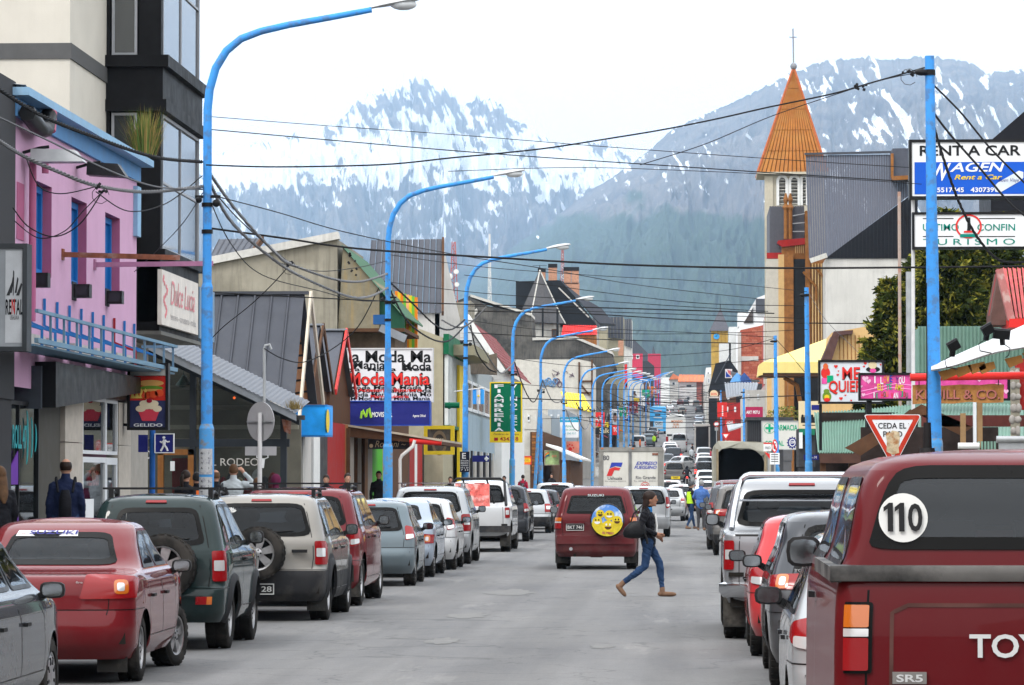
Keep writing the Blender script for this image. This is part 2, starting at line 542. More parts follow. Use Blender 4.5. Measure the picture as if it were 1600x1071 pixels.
def be(R,wd,bw):
 k=(round(R,3),wd,bw)
 if k in WHEELS:return WHEELS[k]
 ri=R*.64 if bw!='steel'else R*.6
 t=MB()
 h=wd/2
 t.lathe([(ri,-h*.85),(ri+.01,-h),(R*.86,-h*1.04),(R*.96,-h*.92),(R,-h*.7),(R,-h*.18),(R-.012,-h*.16),(R-.012,h*.16),(R,h*.18),(R,h*.7),(R*.96,h*.92),(R*.86,h*1.04),(ri+.01,h),(ri,h*.85),(ri,-h*.85)],(0,0,0),(1,0,0),28)
 for a in range(28):
  an=2*PI*a/28
  d=V((0,math.cos(an),math.sin(an)));tt=V((0,-math.sin(an),math.cos(an)))
  for sx in(-.62,.62):
   t.cbox(d*(R-.002)+V((sx*h,0,0)),V((h*.3,0,0)),tt*(R*.07),d*.006)
 me=bpy.data.meshes.new('tyre');me.from_pydata(t.v,[],t.f);me.materials.append(RUBBER)
 me.polygons.foreach_set('use_smooth',[True]*len(me.polygons));me.set_sharp_from_angle(angle=rad(40))
 r=MB()
 r.lathe([(ri*1.01,h*.9),(ri*.93,h*.86),(ri*.88,h*.4),(ri*.86,-h*.7)],(0,0,0),(1,0,0),28)
 r.lathe([(ri*.86,-h*.2),(.02,-h*.2)],(0,0,0),(1,0,0),20,m=1)
 if bw=='cap':
  r.lathe([(ri*.93,h*.8),(ri*.75,h*.95),(ri*.4,h*.9),(ri*.2,h*1.0),(.001,h*1.02)],(0,0,0),(1,0,0),28)
  for a in range(9):
   an=2*PI*a/9;d=V((0,math.cos(an),math.sin(an)));tt=V((0,-math.sin(an),math.cos(an)))
   r.cbox(d*ri*.68+V((h*.93,0,0)),V((.006,0,0)),tt*ri*.06,d*ri*.14,m=1)
 else:
  ns={'five':5,'six':6,'ten':10,'steel':8}[bw]
  for a in range(ns):
   an=2*PI*a/ns+.3;d=V((0,math.cos(an),math.sin(an)));tt=V((0,-math.sin(an),math.cos(an)))
   w0=ri*(.16 if ns<=6 else .10);w1=ri*(.24 if ns<=6 else .11)
   if bw=='steel':w0,w1=ri*.2,ri*.26
   x0=h*.72
   ps=[d*ri*.18-tt*w0,d*ri*.18+tt*w0,d*ri*.9+tt*w1,d*ri*.9-tt*w1]
   r.prism([p+V((x0,0,0))for p in ps],V((-.03,0,0)))
  r.lathe([(ri*.30,h*.55),(ri*.28,h*.82),(ri*.12,h*.9),(.001,h*.9)],(0,0,0),(1,0,0),16)
  for a in range(5):
   an=2*PI*a/5;r.cyl(V((h*.8,math.cos(an)*ri*.2,math.sin(an)*ri*.2)),V((h*.9,math.cos(an)*ri*.2,math.sin(an)*ri*.2)),.012,n=6,m=1)
 mr=bpy.data.meshes.new('rim');mr.from_pydata(r.v,[],r.f);mr.materials.append(ALLOY);mr.materials.append(b9)
 mr.polygons.foreach_set('material_index',r.m)
 mr.polygons.foreach_set('use_smooth',[True]*len(mr.polygons));mr.set_sharp_from_angle(angle=rad(35))
 WHEELS[k]=(me,mr)
 return WHEELS[k]
def prof(bs,L,W,H,g=.26,zb=None):
 h=W/2;zb=zb or H*.61
 if bs=='suv':
  return[(g,.14,L-.28,h-.07,.18),(g+.12,.03,L-.08,h-.012,.17),(.58,0,L,h,.16),(.655,.02,L-.02,h,.15),(.69,.075,L-.03,h,.13),(zb-.14,.085,L-.08,h-.004,.12),(zb-.05,.09,L-.30,h-.012,.12),(zb,.10,L-.95,h-.022,.12),(zb+.05,.12,L-1.18,h-.035,.12),(zb+.35,.22,L-1.85,h-.115,.12),(H-.10,.30,L-2.05,h-.165,.13),(H-.045,.36,L-2.16,h-.215,.15),(H-.015,.46,L-2.32,h-.33,.17)]
 if bs=='van':
  return[(g,.10,L-.25,h-.06,.14),(g+.12,.02,L-.06,h-.01,.13),(.6,0,L,h,.12),(.66,.03,L-.02,h,.1),(zb-.12,.05,L-.1,h,.1),(zb,.06,L-.5,h-.01,.1),(zb+.1,.07,L-.9,h-.02,.1),(H-.16,.13,L-1.6,h-.10,.12),(H-.06,.18,L-1.8,h-.16,.14),(H-.02,.3,L-2.0,h-.26,.17)]
 if bs=='hatch':
  return[(g-.04,.16,L-.28,h-.07,.2),(g+.1,.03,L-.07,h-.012,.2),(.52,0,L,h,.2),(.60,.02,L-.02,h,.19),(.64,.05,L-.03,h,.17),(zb-.13,.08,L-.10,h-.006,.15),(zb-.05,.11,L-.32,h-.014,.14),(zb,.14,L-.85,h-.025,.14),(zb+.05,.18,L-1.05,h-.04,.14),(zb+.3,.36,L-1.62,h-.13,.14),(H-.09,.50,L-1.88,h-.185,.15),(H-.04,.58,L-1.98,h-.24,.17),(H-.012,.72,L-2.15,h-.35,.2)]
 if bs=='sedan':
  zt=H*.685
  return[(g-.04,.18,L-.3,h-.08,.22),(g+.1,.04,L-.08,h-.015,.22),(.50,0,L,h,.2),(.60,.015,L-.02,h,.19),(.66,.03,L-.04,h,.17),(zt-.17,.04,L-.12,h-.004,.16),(zt-.09,.06,L-.45,h-.012,.16),(zt-.03,.12,L-.95,h-.03,.16),(zt,.55,L-1.02,h-.055,.16),(zt+.03,.74,L-1.1,h-.075,.16),(zt+.22,1.02,L-1.55,h-.15,.16),(H-.08,1.26,L-1.88,h-.20,.17),(H-.035,1.38,L-2.02,h-.25,.19),(H-.01,1.55,L-2.2,h-.36,.2)]
 if bs=='pickup':
  return[(g+.14,.10,L-.3,h-.05,.1),(g+.24,.03,L-.1,h-.01,.1),(.66,.02,L,h,.1),(.72,.02,L-.01,h,.1),(zb-.16,.02,L-.12,h-.004,.1),(zb-.05,.03,L-.42,h-.012,.1),(zb-.012,.05,L-.95,h-.025,.1),(zb,1.50,L-1.1,h-.04,.12),(zb+.04,1.56,L-1.25,h-.05,.12),(zb+.35,1.66,L-1.85,h-.13,.13),(H-.10,1.74,L-2.06,h-.175,.14),(H-.045,1.80,L-2.16,h-.225,.15),(H-.015,1.92,L-2.3,h-.34,.17)]
 if bs=='canopy':
  return[(g+.18,.10,L-.3,h-.03,.07),(g+.28,.03,L-.1,h-.0,.07),(.70,.02,L,h,.07),(.80,.02,L-.01,h,.07),(zb-.22,.02,L-.12,h-.004,.07),(zb-.06,.03,L-.42,h-.012,.07),(zb,.04,L-1.0,h-.02,.07),(zb+.04,.06,L-1.25,h-.03,.07),(zb+.10,.07,L-1.6,h-.055,.07),(H-.13,.13,L-2.06,h-.125,.08),(H-.05,.17,L-2.16,h-.18,.11),(H-.012,.30,L-2.3,h-.30,.15)]
def a3(bu,bf,bs,L,W,H,pm,x,Y,z=None,rotz=0,a6=None,aw=1,g=.26,zb=None,R=.32,bw='five',wheelpos=None,clad=0,cladm=None,bumper=None,glass=None,au='tall',lit=False,rack=None,doors=4,mirror='black',plate=None,handle=None,spare=None,flap=False,badge=None,brake3=True,bow=(.10,.22),taper=(.05,.10),keys=None,rwin=None,aj=True,av=None,swin=True,cat='car',lq=None,lz=None,steer=0,flare=False,wiper=True,rwc=.16,seatrow=True,paint_roof=None):
 z=gz(Y)if z is None else z
 o=bv(bu,bf,cat,(x,Y+L/2,z),a6,rotz,local=True)
 slope=math.atan((gz(Y+L)-gz(Y))/L)
 if slope>.002:o.rotation_euler=(slope,0,rotz)
 zb=zb or H*.61
 K=keys or prof(bs,L,W,H,g,zb)
 sh=Shell(K,L,W,taper,bow)
 sh.car=o;sh.zb=zb
 cell={2:.038,1:.075,0:.16}[aw]
 wr,wf=wheelpos or(.78,L-.80)
 Ra=R+.055
 za=R
 gt=zb-.04
 #window outlines in (q,z)
 top=H-.115
 if bs=='sedan':wz0=H*.685+.05
 elif bs=='pickup':wz0=zb+.07
 else:wz0=zb+.05
 rw=rwin or[(-.97,wz0),(.97,wz0),(.93,top),(-.93,top)]
 sz0=zb+.045 if bs!='sedan'else H*.685+.02
 sd=[]
 def qf(t):return 2+t
 def T(ts,z_):return[(qf(t),z_)for t in ts]
 if swin:
  a0=.05 if bs in('suv','hatch','van','canopy')else .03
  if bs in('suv','hatch','van'):
   cuts=[(.045,.21),(.245,.55),(.585,.95)]if(bs!='hatch'and doors==4)else([(.06,.45),(.49,.95)]if doors==4 else[(.06,.42),(.46,.95)])
  elif bs=='canopy':
   cuts=[(.03,.40),(.50,.66),(.70,.96)]if doors==4 else[(.03,.45),(.56,.96)]
  else:cuts=[(.06,.47),(.51,.95)]
  for i,(a,b)in enumerate(cuts):
   fr=(i==len(cuts)-1)
   sd.append([(qf(a),sz0),(qf(b),sz0),(qf(b-(.02 if fr else 0)),top+.01),(qf(a+.0),top+.01)])
 fw=[(4.0,sz0+.02),(6.0,sz0+.02),(6.0,top+.02),(4.0,top+.02)]
 wins=[rw]if rw else[]
 #rows and columns
 zs=[K[0][0]]
 for(a,b)in zip(K[:-1],K[1:]):
  n=max(1,int(math.ceil(max((b[0]-a[0])/cell,min(8,abs(b[1]-a[1])/(cell*3)),min(8,abs(b[2]-a[2])/(cell*4))))))
  zs+=[a[0]+(b[0]-a[0])*(i+1)/n for i in range(n)]
 nr=max(2,int(W/2/cell));nc={2:7,1:4,0:2}[aw];ns=max(8,int(L/cell));nf={2:8,1:5,0:2}[aw]
 qs=[i/nr for i in range(nr)]+[1+i/nc for i in range(nc)]+[2+i/ns for i in range(ns)]+[3+i/nc for i in range(nc)]+[4+i/nf for i in range(nf)]
 right=qs[:]
 ring=right+[-(5-1e-9)]+[-q for q in qs[::-1][:-1]]
 rowz0=K[0][0]
 verts=[];nq=len(ring)
 def arch(q,zz):
  aq=abs(q)
  if aq<1.5 or aq>3.6 or zz>=gt:return zz
  y=sh.pt(q,.5).y+L/2
  b=rowz0
  for c in(wr,wf):
   d=abs(y-c)
   if d<Ra:b=max(b,za+math.sqrt(Ra*Ra-d*d))
  return b+(zz-rowz0)*(gt-b)/(gt-rowz0)
 for zz in zs:
  for q in ring:verts.append(sh.pt(q,arch(q,zz)))
 nz_=len(zs)
 cen=V((0,(K[-1][1]+K[-1][2])/2-L/2,0))
 capk=[.9,.7,.45,.2]if aw else[.7]
 for k in capk:
  for q in ring:
   p=sh.pt(q,zs[-1])
   verts.append(V((p.x*k,cen.y+(p.y-cen.y)*k,zs[-1]+sh.crown*(1-k*k))))
 verts.append(V((0,cen.y,zs[-1]+sh.crown)))
 zbum=.665 if bs!='van'else .62
 def shrink(w_,wd,cut):
  cx=sum(p[0]for p in w_)/len(w_);cy=sum(p[1]for p in w_)/len(w_);c3=sh.pt(cx,cy)
  hw=(sh.pt(max(p[0]for p in w_),cy)-sh.pt(min(p[0]for p in w_),cy)).length/2;hh=(max(p[1]for p in w_)-min(p[1]for p in w_))/2
  return a5([(cx+(q-cx)*max(.5,1-wd/hw),cy+(zz-cy)*max(.5,1-wd/hh))for q,zz in w_],cut)
 wbox=[shrink(w_,.018,rwc if i<len(wins)else .1)for i,w_ in enumerate(wins+sd)]
 parts={}
 dl=[]
 if bs in('pickup',):dspan=[(.30,.50),(.505,.73)]if doors==4 else[(.45,.72)]
 elif bs=='canopy':dspan=[(.47,.72)]
 elif doors==4:dspan=[(.22,.47),(.475,.745)]
 else:dspan=[(.42,.74)]
 matsl=[pm,cladm or CLAD,SEAL,paint_roof or pm]
 def assign(q,zz,roof=False):
  aq=abs(q)
  mi=1 if(clad and zz<clad)else 0
  if roof:return 'roof',3
  if aq<2.12 and zz<zbum and bs not in('pickup','canopy'):return 'rear_bumper',(1 if bumper=='black'else mi)
  if aq>2.93 and zz<.62:return 'front_bumper',(1 if bumper=='black'else mi)
  if 2.03<aq<2.97 and g+.1<zz<zb+.005:
   u=aq-2
   for k,(a,b)in enumerate(dspan):
    if a<u<b:return('door',int(k+(2 if q<0 else 0))),mi
  if aq<.97:
   if zz>zbum and bs in('suv','hatch','van'):return 'tailgate',0
   if bs=='sedan'and zbum<zz<H*.685+.02:return 'trunk_lid',0
   if bs in('pickup','canopy')and zz<zb:return 'tailgate',mi
  if zz>top+.03:return 'roof',3
  return 'body',mi
 for i in range(nz_-1):
  zc=(zs[i]+zs[i+1])/2
  for j in range(nq):
   j2=(j+1)%nq
   qa,qb=ring[j],ring[j2]
   if j==nq-1:qb=0
   if qa>4.5 and qb<0:qb=5
   if qa<-4.9:qa=-5
   qc=(qa+qb)/2
   if zc>sz0-.05:
    aq=abs(qc);hit=False
    if aw>=1:
     cand=(aq,zc)
     for w_ in wbox:
      pp=(qc,zc)if w_ is wbox[0]and rw else cand
      #shrink test: sample offset toward outline centre handled by the seal ring
      if inside(pp,w_):hit=True;break
     if not hit and aq>4.02 and sz0+.05<zc<top-.01:hit=True
    if hit:continue
   nm,mi=assign(qc,zc)
   parts.setdefault(nm,[]).append(((i*nq+j,i*nq+j2,(i+1)*nq+j2,(i+1)*nq+j),mi))
 b0=(nz_-1)*nq
 for c in range(len(capk)):
  for j in range(nq):
   j2=(j+1)%nq
   parts.setdefault('roof',[]).append(((b0+c*nq+j,b0+c*nq+j2,b0+(c+1)*nq+j2,b0+(c+1)*nq+j),3))
 bl=b0+len(capk)*nq
 for j in range(nq):parts['roof'].append(((bl+j,bl+(j+1)%nq,len(verts)-1),3))
 if aw==0:
  merged={'body':[]}
  for k_,v_ in parts.items():merged['body'if k_!='rear_bumper'else k_]=merged.get('body'if k_!='rear_bumper'else k_,[])+v_
  parts=merged
 body=None
 for nm in sorted(parts,key=lambda a:0 if a=='body'else 1):
  fl=parts[nm]
  used=sorted({i for f,_ in fl for i in f});mpx={i:k for k,i in enumerate(used)}
  me=bpy.data.meshes.new(nm if isinstance(nm,str)else nm[0])
  me.from_pydata([verts[i]for i in used],[],[[mpx[i]for i in f]for f,_ in fl])
  for m_ in matsl:me.materials.append(m_)
  me.polygons.foreach_set('material_index',[mi for _,mi in fl])
  me.polygons.foreach_set('use_smooth',[True]*len(me.polygons))
  me.set_sharp_from_angle(angle=rad(50))
  po=bb(me,me.name,o)
  if nm=='body':body=po
  sh.parts=getattr(sh,'parts',{});sh.parts[nm]=po
  #glass
 gm=glass or GLASS_CAR
 if aw==0:gm=bc
 if rw:
  b=MB();sh.patch(b,rw,rwc,.003);po=b.aa('rear_window',gm,o,30)
  if aw:
   b=MB();sh.frame(b,[(q*1.0,zz)for q,zz in rw],.05,rwc,.007);b.aa('window_seal',SEAL,po,30)
 for side in(1,-1):
  for w_ in sd:
   ww=[(q*side,zz)for q,zz in w_]
   if side<0:ww=ww[::-1]
   b=MB();sh.patch(b,ww,.10,.003);po=b.aa('side_window',gm,o,30)
   if aw:
    b=MB();sh.frame(b,ww,.032,.10,.006);b.aa('window_seal',SEAL,po,30)
 b=MB()
 n=10
 pts=[]
 for zz in(sz0+.0,(sz0+top)/2,top+.01):
  row=[sh.off(3.98+(1.02*i/n),zz,.0)for i in range(n+1)]
  rl=[V((-p.x,p.y,p.z))for p in row[::-1][1:]]
  pts.append(row+rl)
 w_=len(pts[0])
 b.add([p for r_ in pts for p in r_],[(j*w_+i,j*w_+i+1,(j+1)*w_+i+1,(j+1)*w_+i)for j in range(2)for i in range(w_-1)])
 b.aa('windscreen',gm,o,40)
 #underbody
 b=MB()
 b.box(-W/2+.26,W/2-.26,-L/2+.30,L/2-.3,g+(.14 if bs in('pickup','canopy')else .02),zb-.12)
 b.box(-W/2+.06,W/2-.06,-L/2+wr+Ra+.02,-L/2+wf-Ra-.02,g+.02,zb-.12)
 b.box(-W/2+.10,W/2-.10,-L/2+.14,-L/2+wr-Ra-.02,g+.10,.6)
 b.box(-W/2+.12,W/2-.12,L/2-.5,L/2-.25,g+.05,.6)
 b.cyl((-W/2+.1,-L/2+wr,R),(W/2-.1,-L/2+wr,R),.05,n=8)
 b.box(-.12,.12,-L/2+wr-.12,-L/2+wr+.12,R-.1,R+.1)
 b.cyl((-W*.25,-L/2+.02,g+.03),(-W*.25,-L/2+.5,g+.03),.03,n=10)
 if bs=='pickup':
  b.box(-W/2+.08,W/2-.08,-L/2+.08,-L/2+1.6,zb-.5,zb-.45)
 b.aa('underbody',UNDER,o)
 #wheels
 wd=.2 if R<.34 else .24
 tm,rm=be(R,wd,bw)
 for(yy,fr)in((wr,0),(wf,1)):
  for side in(1,-1):
   w_=bb(tm,'wheel',o,(side*(W/2-wd/2-.035),-L/2+yy,R))
   w_.rotation_euler=(random.random()*6,0,0 if side>0 else PI)
   if fr and steer:w_.rotation_euler=(0,0,(0 if side>0 else PI)+steer)
   bb(rm,'rim',w_)
   #interior
 if aj and aw:
  yb={'suv':.95,'van':1.0,'hatch':.75,'sedan':1.25,'pickup':2.0,'canopy':1.7}[bs]
  rows=[(yb,(0,)),(yb+.95,(-1,1))]if bs!='canopy'else[(yb+.7,(-1,1))]
  for(yy,xs)in rows:
   for sx in xs:
    hwid=W*.36 if sx==0 else W*.145
    b=MB()
    b.cbox((sx*W*.2,-L/2+yy,zb-.08),(hwid,0,0),(0,.06,0),(0,.06,.30))
    b.aa('seat',SEATM,o,40)
   for sx in((-1,1)if xs==(0,)else xs):
    b=MB()
    b.ell((sx*W*.2,-L/2+yy+.06,zb+.30),(.13,.05,.10),10,6)
    b.bar((sx*W*.2-.05,-L/2+yy+.05,zb+.1),(sx*W*.2-.05,-L/2+yy+.06,zb+.25),.015)
    b.bar((sx*W*.2+.05,-L/2+yy+.05,zb+.1),(sx*W*.2+.05,-L/2+yy+.06,zb+.25),.015)
    b.aa('headrest',SEATM,o,40)
  b=MB()
  b.box(-W/2+.15,W/2-.15,-L/2+yb+1.65,-L/2+yb+1.9,zb-.3,zb+.02)
  b.box(-.1,.1,-L/2+yb+1.62,-L/2+yb+1.64,zb+.36,zb+.42)
  b.aa('dashboard',SEATM,o,40)
  #tail lamps
 LM=RED_LIT if lit else RED_L
 for side in(1,-1):
  def mir(ps):
   r_=[(q*side,zz)for q,zz in ps]
   return r_ if side>0 else r_[::-1]
  b=MB()
  if au=='tall':
   a0,a1=lq or(.93,2.01);z0,z1=lz or(.72,zb+.02)
   sh.patch(b,mir([(a0,z0),(a1,z0),(a1,z1),(a0,z1)]),.12,.016,.02,m=0)
   zm=z0+(z1-z0)*.52
   sh.patch(b,mir([(a0+.08,zm-.055),(a1-.3,zm-.055),(a1-.3,zm+.055),(a0+.08,zm+.055)]),.1,.020,.005,m=1)
  elif au=='wide':
   a0,a1=lq or(.55,2.04);z0,z1=lz or(zb-.26,zb-.07)
   sh.patch(b,mir([(a0,z0),(a1-.06,z0+.01),(a1,z1-.02),(a0+.1,z1)]),.07,.014,.02,m=0)
   zm=(z0+z1)/2
   sh.patch(b,mir([(1.0,zm-.06),(1.5,zm-.06),(1.5,zm+.06),(1.0,zm+.06)]),.3,.018,.005,m=2)
   sh.patch(b,mir([(1.1,zm-.035),(1.35,zm-.035),(1.35,zm+.035),(1.1,zm+.035)]),.3,.021,.005,m=1)
  elif au=='plain':
   a0,a1=lq or(.90,2.03);z0,z1=lz or(.74,zb+.0)
   sh.patch(b,mir([(a0+.05,z0),(a1,z0+.06),(a1,z1),(a0+.2,z1+.04)]),.2,.014,.02,m=0)
   zm=z0+(z1-z0)*.30
   sh.patch(b,mir([(a0+.12,zm-.045),(a1-.3,zm-.02),(a1-.3,zm+.045),(a0+.12,zm+.035)]),.2,.018,.005,m=1)
  elif au=='box':
   a0,a1=lq or(.86,1.35);z0,z1=lz
   d=(z1-z0)
   sh.patch(b,mir([(a0,z0-.012),(a1,z0-.012),(a1,z1+.012),(a0,z1+.012)]),.05,.010,.012,m=3)
   sh.patch(b,mir([(a0+.02,z0),(a1-.02,z0),(a1-.02,z0+d*.5),(a0+.02,z0+d*.5)]),.05,.020,.012,m=0)
   sh.patch(b,mir([(a0+.02,z0+d*.52),(a1-.02,z0+d*.52),(a1-.02,z0+d*.64),(a0+.02,z0+d*.64)]),.05,.020,.012,m=1)
   sh.patch(b,mir([(a0+.02,z0+d*.66),(a1-.02,z0+d*.66),(a1-.02,z1),(a0+.02,z1)]),.05,.020,.012,m=2)
  b.aa('tail_lamp',[LM,WHITE_L,ORANGE_L,SEAL],o,30)
 if brake3 and aw:
  b=MB()
  zz=top+.035
  sh.patch(b,[(-.24,zz-.012),(.24,zz-.012),(.24,zz+.012),(-.24,zz+.012)],.1,.016,.02);b.aa('brake_light',RED_L,o)
  #seams
 if aw:
  b=MB()
  sw=.009 if aw==2 else .011
  for side in(1,-1):
   for(a,c)in dspan:
    for u in(a,c):sh.strip(b,[(side*(2+u),g+.14),(side*(2+u),zb)],sw)
   sh.strip(b,[(side*(2+dspan[0][0]),g+.14),(side*(2+dspan[-1][1]),g+.14)],sw)
   if bs in('suv','hatch','van'):sh.strip(b,[(side*.97,zbum+.01),(side*.97,top)],sw)
   elif bs=='sedan':sh.strip(b,[(side*.93,.62),(side*.93,H*.685-.06)],sw)
   else:sh.strip(b,[(side*.93,.5),(side*.93,zb-.03)],sw)
  if bs in('suv','hatch','van','sedan'):sh.strip(b,[(-2.12,zbum),(2.12,zbum)],sw,seg=24)
  b.aa('panel_gap',SEAL,body if body else o)
  #handles
  for side in(1,-1):
   for(a,c)in dspan:
    q=side*(2+a+.035);zz=zb-.12
    p=sh.off(q,zz,.02);t=V((0,1,0));nn=sh.nrm(q,zz)
    b=MB();b.cbox(p,nn*.014,t*.07,V((0,0,.014)));b.ell(p+t*.07,(.016,.02,.016),8,5)
    key=('door',int(dspan.index((a,c))+(2 if side<0 else 0)))
    b.aa('door_handle',handle or b9,sh.parts.get(key,o))
    #mirrors
 for side in(1,-1):
  base=sh.pt(side*3.0,zb+.06)
  ymir={'suv':L-1.55,'hatch':L-1.4,'sedan':L-1.45,'van':L-1.5,'pickup':L-1.65,'canopy':L-1.65}[bs]-L/2
  c=V((side*(W/2+(.02 if bs=='canopy'else .08)),ymir,zb+(.06 if bs=='canopy'else .11)))
  b=MB()
  mw,mh=(.095,.062)if bs in('hatch','sedan')else(.085,.075)
  n=12
  rings_=[]
  for(k,dy)in((.80,-.035),(1.0,-.03),(1.0,.0),(.75,.06),(.3,.085)):
   rings_.append([c+V((math.copysign(abs(math.cos(a))**.6,math.cos(a))*mw*k,dy,math.copysign(abs(math.sin(a))**.6,math.sin(a))*mh*k))for a in[2*PI*i/n for i in range(n)]])
  vs=[p for r_ in rings_ for p in r_]
  b.add(vs,[(j*n+i,j*n+(i+1)%n,(j+1)*n+(i+1)%n,(j+1)*n+i)for j in range(4)for i in range(n)]+[list(range(4*n,5*n))])
  b.bar(c+V((-side*.08,.02,-.04)),V((side*(W/2-.06),ymir+.06,zb+.03)),.05,.05)
  mo=b.aa('wing_mirror',b9 if mirror=='black'else pm,o,50)
  b=MB();b.poly([c+V((math.copysign(abs(math.cos(a))**.6,math.cos(a))*mw*.86,-.031,math.copysign(abs(math.sin(a))**.6,math.sin(a))*mh*.84))for a in[2*PI*i/n for i in range(n)]])
  b.aa('mirror_glass',MIRR,mo)
  #extras
 if rack:
  for side in(1,-1):
   b=MB()
   p0=sh.pt(side*2.12,H-.045);p1=sh.pt(side*2.85,H-.045)
   p0.x*=.98;p1.x*=.98
   pts=[p0+V((0,0,.0)),p0+V((0,.08,.05)),(p0+p1)/2+V((0,0,.075)),p1+V((0,-.08,.05)),p1]
   b.tube(pts,.016,6)
   b.aa('roof_rail',CHROME if rack=='silver'else b9,o,50)
  if rack in('bars','silver'):
   for t in(.16,.72):
    y=sh.pt(2+t,H-.05).y;xx=abs(sh.pt(2+t,H-.05).x)
    b=MB();b.box(-xx-.06,xx+.06,y-.02,y+.02,H+.055,H+.078)
    for sx in(-1,1):b.bar((sx*(xx-.03),y,H-.04),(sx*(xx-.03),y,H+.06),.05)
    b.aa('cross_bar',b9 if rack=='bars'else CHROME,o)
 if plate:
  px_,pz_,txt=plate
  b=MB();y=sh.pt(px_/(W/2-.12),pz_).y-.012
  b.box(px_-.18,px_+.18,y-.008,y+.01,pz_-.07,pz_+.07,1)
  b.box(px_-.168,px_+.168,y-.010,y-.004,pz_-.058,pz_+.058,0)
  b.text(txt,(px_-.15,y-.0125,pz_-.035),(1,0,0),(0,0,1),.30,.07,1,b2=.01)
  b.aa('number_plate',[PLATE,PLATE_W],o)
 if flap:
  for side in(1,-1):
   b=MB();b.box(side*(W/2-.15)-.13,side*(W/2-.15)+.13,-L/2+wr-R-.07,-L/2+wr-R-.055,R*.38,R+.22)
   b.aa('mud_flap',MUD,o)
 if flare:
  for side in(1,-1):
   for c in(wr,wf):
    b=MB();vs=[];nn_=14
    for i in range(nn_+1):
     a=PI*(-.08+1.16*i/nn_)
     for(rr,of)in((Ra-.01,.0),(Ra-.01,.035),(Ra+.05,.03),(Ra+.075,.0)):
      y=c+rr*math.cos(a);zz=za+rr*math.sin(a)
      zz_=max(rowz0,min(zz,zb));q=sh.qy(y,zz_,side)
      vs.append(sh.off(q,zz_,of))
    b.add(vs,[(4*i+k,4*i+k+1,4*i+k+5,4*i+k+4)for i in range(nn_)for k in range(3)])
    b.aa('wheel_arch',flare if not isinstance(flare,bool)else CLAD,o,50)
 if spare:
  sx,szz,cover=spare
  y=sh.pt(sx/(W/2-.12),szz).y-.12
  so=bb(tm,'spare_wheel',o,(sx,y,szz));so.rotation_euler=(0,0,-PI/2)
  if cover=='rim':bb(rm,'rim',so)
  sh.spare=so;sh.spare_c=V((sx,y,szz))
 if wiper and aw and bs in('suv','hatch','van'):
  b=MB();z_=wz0+.03
  b.tube([sh.off(.05,z_,.02),sh.off(.35,z_+.03,.02),sh.off(.65,z_+.04,.02)],.008,5);b.aa('wiper',b9,o)
 if badge:
  for(t,x_,z_,w_,h_,mt)in badge:
   b=MB();y=sh.pt(max(-1,min(1,x_/(W/2-.12))),z_).y-.006
   y=min(y,sh.pt(max(-1,min(1,(x_+w_)/(W/2-.12))),z_).y-.006)
   b.text(t,(x_,y,z_),(1,0,0),(0,0,1),w_,h_,0,b2=.012)
   b.aa('lettering',mt,o)
 if av:av(sh,o)
 return sh
